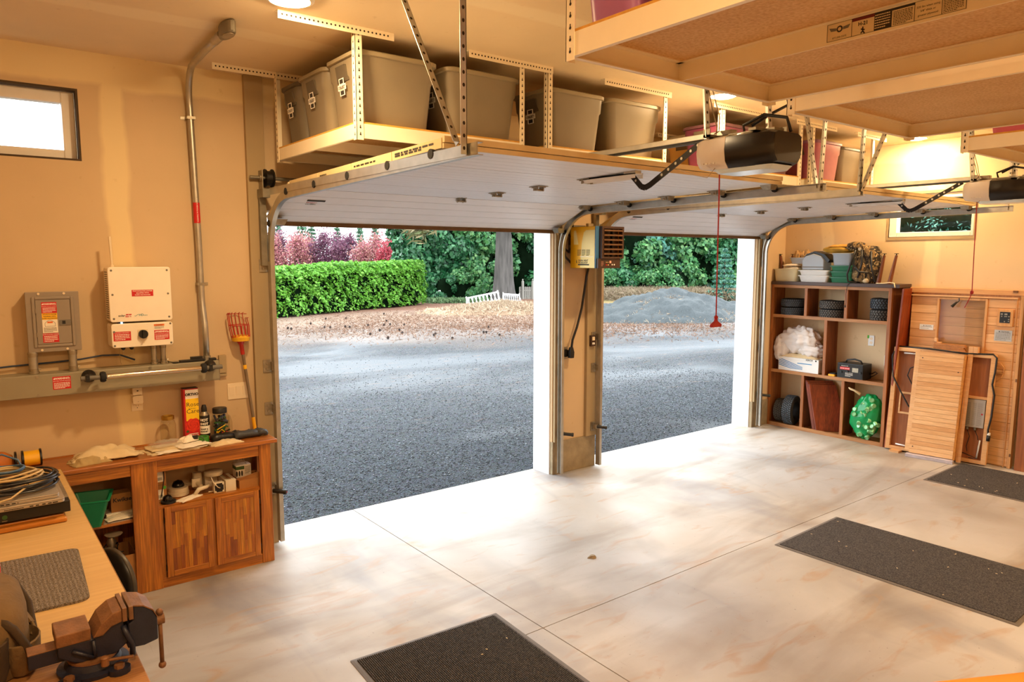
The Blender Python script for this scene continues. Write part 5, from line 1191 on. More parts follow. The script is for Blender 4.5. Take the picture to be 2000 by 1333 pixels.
# ================================================================== HEATER ON THE PILLAR
M_hyel = mat('heater_yellow', '#efb000', 0.42, 0, 0.05, 6); M_hpale = mat('heater_pale_decal', '#ecd27a', 0.45, 0, 0.03); M_hbrown = mat('heater_brown', '#40281a', 0.45, 0, 0.08); M_hblue = mat('heater_blue', '#3b6a94', 0.5, 0, 0.05); M_hslat = mat('heater_slat', '#6b4a2e', 0.4, 0.2, 0.06)
hx0, hx1, hy0, hy1, hz0, hz1 = 4.65, 4.978, -0.42, -0.09, 2.012, 2.393
t = thing('unit_heater', 'yellow and brown electric heater hanging on the pillar between the doors', 'heater', (4.81, -0.25, 2.01))
mb = MB(); mb.box(hx0, hx0+0.004, hy0+0.0, hy1, hz0, hz1); mb.box(hx0, hx1-0.02, hy0+0.004, hy1, hz1-0.004, hz1); mb.box(hx0, hx1-0.02, hy1-0.004, hy1, hz0, hz1); mb.box(hx1-0.024, hx1-0.02, hy0, hy1, hz0, hz1); mb.box(hx0, hx1-0.02, hy0+0.004, hy1, hz0, hz0+0.004); body = part('housing', mb, M_hyel, t, bevel=0.0015)
# decals on the left side, facing -x
mb = MB(); xx = hx0-0.0006
def q(pts, mi=0): mb.add([(xx, a, b) for a, b in pts], [tuple(range(len(pts)))], mi)
q([(-0.30, 2.36), (-0.27, 2.34), (-0.245, 2.25), (-0.225, 2.04), (-0.225, 2.015), (-0.415, 2.015), (-0.415, 2.36)]); q([(-0.135, 2.36), (-0.165, 2.36), (-0.20, 2.23), (-0.135, 2.23)])
part('pale_decal', mb, M_hpale, body, label='pale yellow swoosh decal')
mb = MB(); xx = hx0-0.0012
lines_mb(mb, (xx, -0.185, 2.125), (0, -1, 0), ZD, 0.05, 0.06, 6, 0.005, 0, 2); lines_mb(mb, (xx, -0.245, 2.125), (0, -1, 0), ZD, 0.05, 0.06, 6, 0.005, 0, 5); lines_mb(mb, (xx, -0.305, 2.125), (0, -1, 0), ZD, 0.05, 0.06, 6, 0.005, 0, 7)
for s, z, k in (('DURA HEAT', 2.074, 0.024), ('WORKSHOP', 2.054, 0.022)): text_mb(mb, s, k, (xx, -0.20, z), (0, -1, 0), ZD, 'LEFT', 0.03, 0)
mb.add([(xx, -0.195, 2.038), (xx, -0.345, 2.038), (xx, -0.345, 2.050), (xx, -0.195, 2.050)], [(0, 1, 2, 3)], 0)
mb.add([(xx, -0.175, 2.088), (xx, -0.182, 2.088), (xx, -0.178, 2.070), (xx, -0.188, 2.070), (xx, -0.176, 2.045), (xx, -0.180, 2.063), (xx, -0.170, 2.063)], [tuple(range(7))], 0)
part('lettering', mb, M_dark, body, label='dark lettering and bolt emblem')
mb = MB(); mb.box(hx0-0.001, hx0, -0.40, -0.22, 2.1165, 2.1195); part('seam_strip', mb, M_wht, body)
mb = MB(); mb.box(hx0, hx0+0.045, hy0-0.005, hy0+0.004, 2.10, hz1); mb.box(hx0, hx0+0.012, hy0-0.005, hy0+0.004, hz0, 2.10); part('blue_trim', mb, M_hblue, t)
mb = MB(); fx0, fx1 = hx0+0.045, hx1
for (a, b, c, d) in ((fx0, fx0+0.022, 2.10, hz1), (fx1-0.022, fx1, 2.10, hz1), (fx0+0.022, fx1-0.022, 2.10, 2.117), (fx0+0.022, fx1-0.022, hz1-0.022, hz1)): mb.box(a, b, hy0-0.045, hy0+0.01, c, d)
mb.box(fx0+0.01, fx1-0.01, hy0+0.01, hy0+0.012, 2.105, hz1-0.01); fr = part('louver_frame', mb, M_hbrown, t, bevel=0.002)
for i in range(6):
    z = 2.135+0.0425*i; mb = MB(); mb.hexa([(fx0+0.022, hy0-0.05, z), (fx1-0.022, hy0-0.05, z), (fx1-0.022, hy0-0.002, z-0.002+0.018), (fx0+0.022, hy0-0.002, z-0.002+0.018), (fx0+0.022, hy0-0.05, z+0.014), (fx1-0.022, hy0-0.05, z+0.014), (fx1-0.022, hy0-0.002, z+0.020), (fx0+0.022, hy0-0.002, z+0.020)]); part('louver', mb, M_hslat, fr)
mb = MB(); mb.box((fx0+fx1)/2-0.003, (fx0+fx1)/2+0.003, hy0-0.04, hy0-0.005, 2.115, hz1-0.02); part('louver_link', mb, M_black, fr)
mb = MB(); mb.box(hx0+0.012, hx1-0.03, hy0-0.03, hy0+0.01, hz0, 2.10); cp = part('control_panel', mb, M_hbrown, t, bevel=0.002)
for (x, z, r, m) in ((4.765, 2.042, 0.007, M_red), (4.79, 2.042, 0.006, M_hpale), (4.765, 2.066, 0.004, M_hpale), (4.785, 2.066, 0.004, M_hpale), (4.84, 2.044, 0.007, M_wht), (4.868, 2.044, 0.007, M_wht)): mb = MB(); mb.cyl((x, hy0-0.034, z), (x, hy0-0.029, z), r, n=10); part('button', mb, m, cp)
mb = MB(); mb.box(4.806, 4.829, hy0-0.032, hy0-0.029, 2.058, 2.080, 0); lines_mb(mb, (4.70, hy0-0.031, 2.03), XD, ZD, 0.03, 0.045, 4, 0.004, 0, 3); part('display', mb, mat('heater_display', '#d8a088', 0.4), cp)
mb = MB(); mb.box(4.70, 4.92, -0.09, 0.0, 2.20, 2.23); mb.box(4.72, 4.76, -0.25, -0.0, 2.393, 2.399); mb.box(4.86, 4.90, -0.25, -0.0, 2.393, 2.399); mb.box(4.70, 4.92, -0.006, 0.0, 2.15, 2.42); part('wall_bracket', mb, M_galvd, t)
mb = MB(); mb.tube([(4.66, -0.07, 2.30), (4.60, -0.06, 2.40), (4.57, -0.05, 2.47), (4.63, -0.05, 2.50), (4.68, -0.06, 2.44)], 0.011, 8); mb.tube([(4.665, -0.08, 2.06), (4.60, -0.07, 2.12), (4.575, -0.06, 2.24), (4.58, -0.05, 2.36), (4.64, -0.05, 2.42)], 0.011, 8); mb.tube([(4.655, -0.06, 2.16), (4.60, -0.05, 2.20), (4.59, -0.05, 2.30), (4.66, -0.04, 2.38)], 0.011, 8); mb.tube([(4.70, -0.06, 2.40), (4.72, -0.05, 2.50), (4.71, -0.05, 2.56)], 0.011, 8)
mb.tube([(4.86, -0.12, 2.02), (4.87, -0.08, 1.93), (4.865, -0.06, 1.80), (4.83, -0.06, 1.62), (4.76, -0.07, 1.44), (4.70, -0.075, 1.32), (4.692, -0.07, 1.24)], 0.0115, 10); part('power_cord', mb, M_wire, t, smooth=True, label='thick black power cord')
t = thing('heavy_outlet', 'black heavy-duty outlet and plug at the foot of the heater cord', 'outlet', (4.66, -0.03, 1.14))
mb = MB(); mb.box(4.61, 4.70, -0.008, 0.0, 1.13, 1.25); part('plate', mb, M_zinc, t, bevel=0.002)
mb = MB(); mb.cyl((4.66, -0.03, 1.19), (4.66, -0.006, 1.19), 0.038, n=16); mb.loft([rrect(0.05, 0.05, 0.012, 1.145, 3, 4.695, -0.06), rrect(0.056, 0.056, 0.014, 1.20, 3, 4.695, -0.06), rrect(0.034, 0.034, 0.012, 1.25, 3, 4.693, -0.065)]); part('plug', mb, M_black, t, smooth=40)
t = thing('door_button', 'small door control button box on the board right of the heater cord', 'control', (4.99, -0.05, 1.235))
mb = MB(); mb.box(4.958, 5.018, -0.066, -0.038, 1.237, 1.345); part('box', mb, M_hbrown, t, bevel=0.003); mb = MB(); mb.box(4.970, 5.006, -0.070, -0.066, 1.295, 1.332); part('push_button', mb, M_ivory, t, bevel=0.002)
mb = MB(); mb.box(4.972, 4.986, -0.069, -0.066, 1.255, 1.275); mb.box(4.990, 5.004, -0.069, -0.066, 1.255, 1.275); part('small_button', mb, M_wht, t)
# photo-eye sensors near the floor beside the tracks
for x, y, z, s, lb in ((4.57, -0.10, 0.42, 1, 'black door sensor on the track left of the pillar'), (5.01, -0.11, 0.43, 1, 'black door sensor on the track right of the pillar'), (7.86, -0.10, 0.42, 1, 'black door sensor beside the cubby shelf'), (1.75, -0.10, 0.42, -1, 'black door sensor behind the end of the wooden console')):
    tt = thing('door_sensor', lb, 'sensor', (x, y, z-0.03), 'door safety sensors')
    mb = MB(); mb.cyl((x, y, z), (x+0.06, y-0.05, z-0.008), 0.016, n=12); mb.cyl((x+0.06, y-0.05, z-0.008), (x+0.075, y-0.062, z-0.010), 0.019, n=12); part('body', mb, M_black, tt, smooth=40)
    mb = MB(); mb.cyl((x+0.0752, y-0.0622, z-0.010), (x+0.077, y-0.0636, z-0.010), 0.006, n=8); part('lens', mb, M_redp if x < 2 else M_zinc, tt)
    mb = MB(); mb.box(x-0.02, x+0.01, y-0.004, y+0.03, z-0.02, z+0.02); part('clip', mb, M_zinc, tt)

# ================================================================== WOODEN CONSOLE
OAK = wood('oak_vertical', '#c47a2a', '#a05a1e', 2, 2.2, 0.38); OAKX = wood('oak_horizontal', '#c47a2a', '#9c561c', 0, 2.2, 0.38); OAKT = wood('oak_top', '#b87030', '#9a5422', 0, 2.0, 0.30)
STV = [wood('stave_a', '#c67c24', '#b0661c', 2, 3, 0.35), wood('stave_b', '#bb7022', '#a45c1a', 2, 3, 0.35), wood('stave_c', '#d08a2c', '#bb7422', 2, 3, 0.35), wood('stave_d', '#9c5420', '#86461a', 2, 3, 0.35)]
t = thing('wooden_console', 'oak console with two doors and open bays under the electrical panel', 'console', (0.8, -0.17, 0.0))
YF = -0.34
mb = MB(); mb.box(-0.25, 1.70, -0.365, -0.004, 0.840, 0.868); part('top', mb, OAKT, t, bevel=0.006)
mb = MB(); mb.box(0.2, 1.66, -0.016, -0.002, 0.868, 0.874); part('back_ledge', mb, OAKX, t)
for (a, b) in ((1.576, 1.657), (0.790, 0.940), (-0.25, -0.17)): mb = MB(); mb.box(a, b, YF-0.006, YF+0.018, 0.0, 0.840); part('stile', mb, OAK, t, bevel=0.004)
for nm, a, b, c, d in (('top_rail', 0.94, 1.576, 0.762, 0.840), ('top_rail', -0.17, 0.79, 0.765, 0.840), ('base_rail', 0.94, 1.576, 0.0, 0.066), ('base_rail', -0.17, 0.79, 0.0, 0.05)): mb = MB(); mb.box(a, b, YF, YF+0.018, c, d); part(nm, mb, OAKX, t, bevel=0.002)
mb = MB(); mb.box(1.640, 1.655, YF+0.018, -0.24, 0.0, 0.84); mb.box(1.640, 1.655, -0.10, -0.004, 0.0, 0.84); mb.box(1.640, 1.655, -0.24, -0.10, 0.0, 0.54); part('end_panel', mb, OAK, t)
mb = MB(); mb.box(0.86, 0.878, YF+0.018, -0.004, 0.0, 0.84); part('divider', mb, OAK, t)
mb = MB(); mb.box(-0.25, -0.232, YF+0.018, -0.004, 0.0, 0.84); part('left_panel', mb, OAK, t)
mb = MB(); mb.box(0.878, 1.640, YF+0.006, -0.004, 0.520, 0.540); part('shelf', mb, OAKX, t, bevel=0.002)
mb = MB(); mb.box(-0.232, 0.86, YF+0.03, -0.004, 0.462, 0.482); part('shelf', mb, OAKX, t, bevel=0.002)
mb = MB(); mb.box(-0.232, 1.64, YF+0.03, -0.004, 0.0, 0.02); part('bottom', mb, OAKX, t)
for a, b in ((0.94, 0.962), (1.256, 1.275)): mb = MB(); mb.box(a, b, YF+0.001, YF+0.018, 0.066, 0.52); part('face_stile', mb, OAK, t)
mb = MB(); mb.box(-0.232, 0.86, -0.012, -0.004, 0.02, 0.46); part('back_board', mb, OAK, t)
for k, (x0, x1) in enumerate(((0.966, 1.255), (1.274, 1.562))):
    z0, z1 = 0.068, 0.530; y0 = YF-0.020; e = 0.038
    mb = MB(); mb.box(x0, x1, y0+0.006, YF-0.001, z0, z1); dr = part('door', mb, OAK, t)
    for nm, a, b, c, d, m in (('door_stile', x0, x0+e, z0, z1, OAK), ('door_stile', x1-e, x1, z0, z1, OAK), ('door_rail', x0+e, x1-e, z0, z0+e, OAKX), ('door_rail', x0+e, x1-e, z1-e, z1, OAKX)): mb = MB(); mb.box(a, b, y0, y0+0.008, c, d); part(nm, mb, m, dr, bevel=0.003)
    rnd = random.Random(5+k); n = 9; w = (x1-x0-2*e)/n
    for i in range(n):
        z = z0+e; zs = [z]
        while z < z1-e-0.05: z = min(z1-e, z+rnd.uniform(0.07, 0.19)); zs.append(z)
        zs[-1] = z1-e
        for a, b in zip(zs[:-1], zs[1:]):
            m = STV[rnd.choice((0, 0, 1, 1, 2, 2, 3) if a > 0.40 or a < 0.15 else (0, 1, 2, 2))]
            mb = MB(); mb.box(x0+e+i*w+0.0004, x0+e+(i+1)*w-0.0004, y0+0.003+rnd.random()*0.0005, y0+0.008, a+0.0004, b-0.0004); part('stave', mb, m, dr)
    xh = x0-0.002 if k == 0 else x1+0.004
    for z in (0.13, 0.45): mb = MB(); mb.cyl((xh, YF-0.012, z-0.02), (xh, YF-0.012, z+0.02), 0.004, n=8); part('hinge', mb, M_blackm, dr)
# ================================================================== ON THE CONSOLE
M_rag = mat('canvas_rag', '#d9c39a', 0.95, 0, 0.10, 8, 0.25); M_ragd = mat('soiled_rag', '#b39a6a', 0.95, 0, 0.15, 12, 0.25)
M_clear = glassy('clear_glass', (0.93, 0.92, 0.86, 1), 0.02); M_film = translucent('clear_film', '#d8d0c4', 0.35, 0.15)
def crumple(cx, cy, w, d, z0, h, seed, nx=26, ny=20, folds=3.0, rot=0.0, edge=0.12, thick=0.004):
    """draped cloth: heightfield sheet with folds and a ragged outline, closed underneath"""
    r = np.random.default_rng(seed); u, v = np.meshgrid(np.linspace(-1, 1, nx), np.linspace(-1, 1, ny))
    e = 1+edge*(vnoise(u*2+seed, v*2, 2.0, seed)-0.5)*2
    X = u*w/2*e; Y = v*d/2*e
    dome = np.clip(1-np.maximum(np.abs(u), np.abs(v))**3, 0, 1)
    Z = h*dome*(0.55+0.45*vnoise(u+3, v+seed, folds, seed+1))+h*0.22*dome*np.abs(np.sin(u*folds*1.7+v*folds*0.8+seed+2*vnoise(u, v, 2, seed)))
    Z = np.maximum(Z, thick); c, s = math.cos(rot), math.sin(rot)
    top = np.stack([cx+X*c-Y*s, cy+X*s+Y*c, z0+Z], 2).reshape(-1, 3); bot = top.copy(); bot[:, 2] = z0+0.0005
    mb = MB(); n = nx*ny; V = [tuple(p) for p in top]+[tuple(p) for p in bot]; F = []
    for j in range(ny-1):
        for i in range(nx-1):
            a = j*nx+i; F.append((a, a+1, a+nx+1, a+nx))
    ring = [i for i in range(nx)]+[j*nx+nx-1 for j in range(1, ny)]+[(ny-1)*nx+i for i in range(nx-2, -1, -1)]+[j*nx for j in range(ny-2, 0, -1)]
    for a, b in zip(ring, ring[1:]+ring[:1]): F.append((a, a+n, b+n, b))
    mb.add(V, F); return mb
ZT = 0.868
t = thing('folded_rag', 'cream canvas rag with a frayed edge folded on the left of the wooden console', 'rag', (0.66, -0.2, ZT))
part('lower_fold', crumple(0.585, -0.23, 0.20, 0.18, ZT, 0.045, 4, rot=0.2), M_ragd, t, smooth=True)
mb = crumple(0.68, -0.19, 0.34, 0.20, ZT+0.014, 0.062, 9, rot=-0.12, folds=2.2); part('upper_fold', mb, M_rag, t, smooth=True)
mb = crumple(0.80, -0.20, 0.17, 0.10, ZT, 0.022, 12, rot=0.15); part('corner', mb, M_rag, t, smooth=True)
mb = MB(); rnd = random.Random(2)
for i in range(16): x = 0.78+0.0065*i; mb.tube([(x, -0.245+0.02*rnd.random(), ZT+0.008), (x+0.004, -0.262+0.02*rnd.random(), ZT+0.003)], 0.0012, 4)
part('fringe', mb, M_rag, t, kind='stuff')
t = thing('paper_stack', 'stack of pale rags and papers in the middle of the wooden console', 'papers', (1.08, -0.22, ZT))
for i, (cx, cy, w, d, s, r) in enumerate(((1.06, -0.22, 0.34, 0.20, 21, 0.1), (1.09, -0.23, 0.30, 0.19, 22, 0.2), (1.05, -0.21, 0.26, 0.17, 23, -0.05), (1.17, -0.25, 0.20, 0.15, 24, 0.25))):
    part('sheet', crumple(cx, cy, w, d, ZT+0.007*i, 0.012, s, rot=r, folds=4), (M_rag, M_paper)[i % 2], t, smooth=True)
mb = crumple(1.04, -0.20, 0.20, 0.11, ZT+0.034, 0.028, 31, rot=0.15, folds=5); solo('plastic_bag', mb, M_film, 'crinkled clear plastic bag lying on the stack of papers', 'bag', smooth=True)
mb = crumple(1.17, -0.20, 0.13, 0.08, ZT+0.036, 0.035, 33, rot=0.5, folds=5); solo('paper_wrapper', mb, M_paper, 'crumpled pale wrapper right of the plastic bag', 'wrapper', smooth=True)
mb = MB(); mb.loft([rrect(0.035, 0.02, 0.006, z, 3, 1.205, -0.215) for z in (ZT+0.045, ZT+0.068)]); mb.tube([(1.215, -0.22, ZT+0.06), (1.245, -0.235, ZT+0.055), (1.252, -0.245, ZT+0.035), (1.24, -0.25, ZT+0.03)], 0.003, 5); solo('black_clip', mb, M_black, 'small black clip with a wire on the paper stack', 'clip', smooth=40)
# jar
t = thing('glass_jar', 'empty clear glass jar with a wide mouth', 'jar', (1.070, -0.09, ZT))
x, y = 1.070, -0.09
mb = MB(); mb.lathe((x, y, ZT+0.002), [(0.030, 0.0), (0.046, 0.004), (0.048, 0.02), (0.048, 0.135), (0.042, 0.16), (0.036, 0.168), (0.036, 0.172)], 24, caps=False); part('body', mb, M_clear, t, smooth=True)
mb = MB(); mb.lathe((x, y, ZT), [(0.036, 0.172), (0.040, 0.174), (0.040, 0.196), (0.036, 0.198), (0.034, 0.185)], 24, caps=False); part('screw_band', mb, mat('brass_band', '#b08a3c', 0.3, 0.8, 0.05), t, smooth=40)
# rose care box
t = thing('rose_care_carton', 'tall red and yellow carton printed with a rose', 'carton', (1.217, -0.075, ZT))
M_boxred = mat('carton_red', '#c3161b', 0.55, 0, 0.03); M_boxyel = mat('carton_yellow', '#f4c70e', 0.55, 0, 0.03); M_rose = mat('rose_red', '#e2361c', 0.6, 0, 0.15, 40); M_rosed = mat('rose_shade', '#a8160f', 0.6, 0, 0); M_leafp = mat('leaf_print', '#3e5a22', 0.6, 0, 0)
x0, x1, y0, y1, z0, z1 = 1.170, 1.264, -0.105, -0.045, ZT, 1.232; yy = y0-0.0009
mb = MB(); mb.box(x0, x1, y0, y1, z0, z1); bd = part('box', mb, M_boxred, t, bevel=0.001)
mb = MB(); mb.box(x0-0.001, x1+0.001, y0-0.001, y1+0.001, z1, z1+0.004); part('lid', mb, M_hbrown, t)
mb = MB(); mb.box(x0+0.012, x1, y0-0.0006, y0, 1.165, 1.226); part('white_panel', mb, M_wht, bd)
mb = MB(); mb.box(x0+0.012, x1, y0-0.0006, y0, 1.015, 1.165); part('yellow_panel', mb, M_boxyel, bd)
mb = MB(); text_mb(mb, 'ORTHO', 0.0235, ((x0+x1)/2+0.006, yy, 1.186), XD, ZD, 'CENTER', 0.06, 0); text_mb(mb, 'Rose', 0.041, (x0+0.0145, yy, 1.112), XD, ZD, 'LEFT', 0.0, 0); text_mb(mb, 'Care', 0.041, (x0+0.0145, yy, 1.066), XD, ZD, 'LEFT', 0.0, 0); text_mb(mb, '& Flower', 0.012, (x0+0.03, yy, 1.094), XD, ZD, 'LEFT', 0.0, 0)
part('lettering', mb, M_dark, bd)
mb = MB(); cx, cz = x0+0.055, 0.985
mb.add([(cx+math.cos(a)*(0.047+0.004*math.sin(a*9)), y0-0.0007, cz+math.sin(a)*(0.045+0.004*math.sin(a*7))) for a in [2*PI*i/36 for i in range(36)]], [tuple(range(36))], 0)
for k in range(5):
    r = 0.038-0.008*k
    for s in range(3):
        a0 = k*0.9+s*2.09; mb.tube([(cx+math.cos(a0+b)*r*(1+0.1*math.sin(b*3)), y0-0.0012, cz+math.sin(a0+b)*r) for b in [1.7*i/7 for i in range(8)]], 0.0010, 4, mi=1)
mb.add([(x0+0.02, yy, 0.955), (x0+0.006, yy, 0.945), (x0+0.012, yy, 0.935), (x0+0.028, yy, 0.938)], [(0, 1, 2, 3)], 2)
part('rose_picture', mb, [M_rose, M_rosed, M_leafp], bd, label='red rose picture')
mb = MB(); lines_mb(mb, (x0+0.025, yy, 0.885), XD, ZD, 0.06, 0.045, 4, 0.005, 0, 3); part('small_print', mb, M_wht, bd)
# spray can
t = thing('spray_can', 'black and white spray can standing right of the rose carton', 'spray can', (1.300, -0.1, ZT)); x, y = 1.297, -0.105
mb = MB(); mb.lathe((x, y, ZT), [(0.031, 0), (0.0325, 0.004), (0.0325, 0.170), (0.031, 0.175)], 22); can = part('can', mb, M_black, t, smooth=40)
mb = MB(); mb.lathe((x, y, ZT), [(0.031, 0.175), (0.029, 0.182), (0.018, 0.198), (0.016, 0.202)], 22); part('shoulder', mb, M_zinc, t, smooth=40)
mb = MB(); mb.lathe((x, y, ZT), [(0.0185, 0.200), (0.0185, 0.222), (0.013, 0.243), (0.012, 0.245)], 18); part('cap', mb, M_black, t, smooth=40)
def wrap(mb, x, y, r, z0, z1, a0, a1, mi, n=14):
    q = []; 
    for i in range(n+1):
        a = a0+(a1-a0)*i/n; q += [(x+math.cos(a)*r, y+math.sin(a)*r, z0), (x+math.cos(a)*r, y+math.sin(a)*r, z1)]
    mb.add(q, [(2*i, 2*i+2, 2*i+3, 2*i+1) for i in range(n)], mi)
mb = MB(); A0, A1 = -PI*0.98, PI*0.05
wrap(mb, x, y, 0.0329, ZT+0.05, ZT+0.105, A0, A1, 0); wrap(mb, x, y, 0.0329, ZT+0.012, ZT+0.03, A0, A1, 1); part('wrap_label', mb, [M_wht, M_org], can)
def curved_text(mb, s, size, x, y, r, z, mid, mi):
    o = len(mb.v); text_mb(mb, s, size, (0, 0, 0), XD, ZD, 'CENTER', 0.05, mi)
    for i in range(o, len(mb.v)):
        px, _, pz = mb.v[i]; a = mid+px/r; mb.v[i] = (x+math.cos(a)*r, y+math.sin(a)*r, z+pz)
mb = MB(); curved_text(mb, 'HOT', 0.025, x, y, 0.0334, ZT+0.137, -PI*0.62, 0); curved_text(mb, 'SHOT', 0.0215, x, y, 0.0334, ZT+0.112, -PI*0.62, 0); curved_text(mb, 'WASP &', 0.014, x, y, 0.0334, ZT+0.078, -PI*0.62, 1); curved_text(mb, 'HORNET', 0.013, x, y, 0.0334, ZT+0.062, -PI*0.62, 1); part('lettering', mb, [M_wht, M_dark], can)
# jar of odds and ends
t = thing('odds_jar', 'clear plastic jar with a black lid, full of colourful odds and ends', 'jar', (1.40, -0.105, ZT)); x, y = 1.40, -0.11
mb = MB(); mb.loft([rrect(w, d, r, ZT+z, 4, x, y) for (w, d, r, z) in ((0.09, 0.08, 0.02, 0.002), (0.105, 0.095, 0.03, 0.01), (0.108, 0.098, 0.03, 0.15), (0.09, 0.085, 0.035, 0.175), (0.084, 0.08, 0.035, 0.178))], caps=False); part('body', mb, M_clear, t, smooth=40)
mb = MB(); mb.lathe((x-0.003, y, ZT), [(0.045, 0.178), (0.047, 0.180), (0.047, 0.210), (0.044, 0.214), (0.01, 0.215)], 24); part('lid', mb, M_black, t, smooth=40)
M_y = mat('bit_yellow', '#f2c414', 0.5); M_r = mat('bit_red', '#c9241c', 0.5); M_g = mat('bit_green', '#2f6b3a', 0.5); M_b = mat('bit_blue', '#3a4670', 0.5); M_k = mat('bit_dark', '#262a28', 0.5)
mb = MB(); rnd = random.Random(8)
for i in range(70):
    c = (x+rnd.uniform(-0.032, 0.032), y+rnd.uniform(-0.026, 0.026), ZT+rnd.uniform(0.02, 0.15)); d_ = Vector((rnd.uniform(-1, 1), rnd.uniform(-1, 1), rnd.uniform(-1, 1))).normalized()*0.024
    mb.bar(Vector(c)-d_, Vector(c)+d_, rnd.uniform(0.008, 0.016), 0.01, mi=rnd.choice((2, 3, 4, 4, 2)))
mb.tube([(x-0.03, y-0.041, ZT+0.02), (x-0.028, y-0.042, ZT+0.055), (x-0.005, y-0.043, ZT+0.068), (x+0.012, y-0.042, ZT+0.05)], 0.0045, 6, mi=0); mb.tube([(x-0.035, y-0.04, ZT+0.07), (x+0.02, y-0.041, ZT+0.098)], 0.004, 6, mi=0); mb.tube([(x-0.038, y-0.038, ZT+0.03), (x-0.036, y-0.04, ZT+0.06)], 0.005, 6, mi=0)
for i in range(5): mb.sphere((x-0.01+0.013*i, y-0.032, ZT+0.028+0.01*(i % 2)), 0.013, 8, 6, 1)
part('contents', mb, [M_y, M_r, M_g, M_b, M_k], t, kind='stuff')
mb = MB(); x, y = 1.452, -0.085
mb.lathe((x, y, ZT), [(0.02, 0.002), (0.032, 0.01), (0.033, 0.10), (0.024, 0.135), (0.018, 0.15)], 18, caps=False); solo('clear_bottle', mb, M_clear, 'small clear bottle behind the jar of odds and ends', 'bottle', smooth=True)
mb = MB(); mb.lathe((1.258, -0.185, ZT+0.001), [(0.030, 0), (0.042, 0), (0.042, 0.046), (0.030, 0.046), (0.030, 0.0)], 24, caps=False); solo('tape_roll', mb, mat('green_tape', '#3f8a2c', 0.6, 0, 0.05), 'roll of green tape in front of the rose carton', 'tape', smooth=40)
# gloves
M_glb = mat('black_glove_rubber', '#17181a', 0.35, 0, 0.15, 20, 0.2); M_glg = mat('gray_glove', '#3a3d42', 0.5, 0, 0.12, 20, 0.2)
def glove(name, x, y, z, rz, m, label, fl=1, k=1.25):
    t = thing(name, label, 'glove', (x, y, z)); M = Matrix.Translation((x, y, z)) @ Matrix.Rotation(rz, 4, 'Z') @ Matrix.Diagonal((1.0, 1.0, k*1.3, 1.0))
    mb = MB(); mb.M = M
    mb.loft([[(px, math.cos(a)*w, h*0.5+math.sin(a)*h*0.5+zz) for a in [2*PI*i/12 for i in range(12)]] for (px, w, h, zz) in ((-0.11, 0.030, 0.030, 0), (-0.08, 0.040, 0.036, 0), (-0.03, 0.034, 0.032, 0), (0.0, 0.045, 0.034, 0), (0.045, 0.046, 0.03, 0), (0.06, 0.035, 0.022, 0))])
    part('cuff_and_palm', mb, m, t, smooth=True)
    for i, (fy, L) in enumerate(((-0.033, 0.065), (-0.011, 0.078), (0.011, 0.073), (0.033, 0.058))):
        mb = MB(); mb.M = M; mb.tube([(0.045, fy, 0.014), (0.045+L*0.5, fy*1.15, 0.020), (0.045+L*0.85, fy*1.25, 0.014), (0.045+L, fy*1.25, 0.009)], [0.0125, 0.0115, 0.0105, 0.007], 8); part('finger', mb, m, t, smooth=True)
    mb = MB(); mb.M = M; mb.tube([(-0.005, 0.035*fl, 0.015), (0.02, 0.062*fl, 0.016), (0.045, 0.075*fl, 0.011)], [0.013, 0.012, 0.008], 8); part('thumb', mb, m, t, smooth=True)
glove('rubber_glove', 1.42, -0.185, ZT, 0.15, M_glb, 'black rubber glove with its cuff towards the green tape')
glove('rubber_glove', 1.565, -0.205, ZT, 0.1, M_glg, 'gray-blue work glove nearest the corner of the console')
mb = crumple(1.38, -0.275, 0.20, 0.11, ZT, 0.024, 41, rot=0.12, folds=3.5); solo('cloth_cuff', mb, M_rag, 'folded pale canvas cloth in front of the black glove', 'cloth', smooth=True)
# ================================================================== RIGHT BAY OF THE CONSOLE
ZB = 0.540; M_card = mat('cardboard', '#a8733c', 0.85, 0, 0.06, 6); M_cardd = mat('cardboard_inside', '#8a5a2c', 0.9, 0, 0.06); M_camw = mat('camera_white', '#ded0b4', 0.45, 0, 0.04); M_dome = mat('dark_dome', '#0d0b0a', 0.05, 0, 0); M_green = mat('label_green', '#58b02c', 0.6)
for k, (z, lb) in enumerate(((ZB, 'small brown box, lower of two'), (ZB+0.115, 'small brown box, upper of two'))):
    t = thing('carton', lb+' at the left of the open console bay', 'box', (0.94, -0.2, z)); mb = MB(); mb.box(0.900, 1.005, -0.26, -0.16, z, z+0.113); part('box', mb, M_card, t, bevel=0.001)
    mb = MB(); y = -0.2608; mb.box(0.945, 0.988, y, -0.26, z+0.02, z+0.085, 0)
    for i in range(9): mb.box(0.952+0.0035*i, 0.9535+0.0035*i, y-0.0006, y, z+0.03, z+0.05, 1)
    part('barcode_label', mb, [M_paper, M_dark], t)
    mb = MB(); mb.cyl((0.993, -0.2612, z+0.095), (0.993, -0.26, z+0.095), 0.011, n=14); part('green_dot', mb, M_green, t)
mb = MB(); mb.tube([(0.99, -0.268, 0.765), (0.992, -0.27, 0.70), (0.985, -0.272, 0.66), (0.97, -0.27, 0.58)], 0.003, 6); solo('thin_cable', mb, M_wire, 'thin black cable hanging in front of the two small boxes', 'cable', smooth=True)
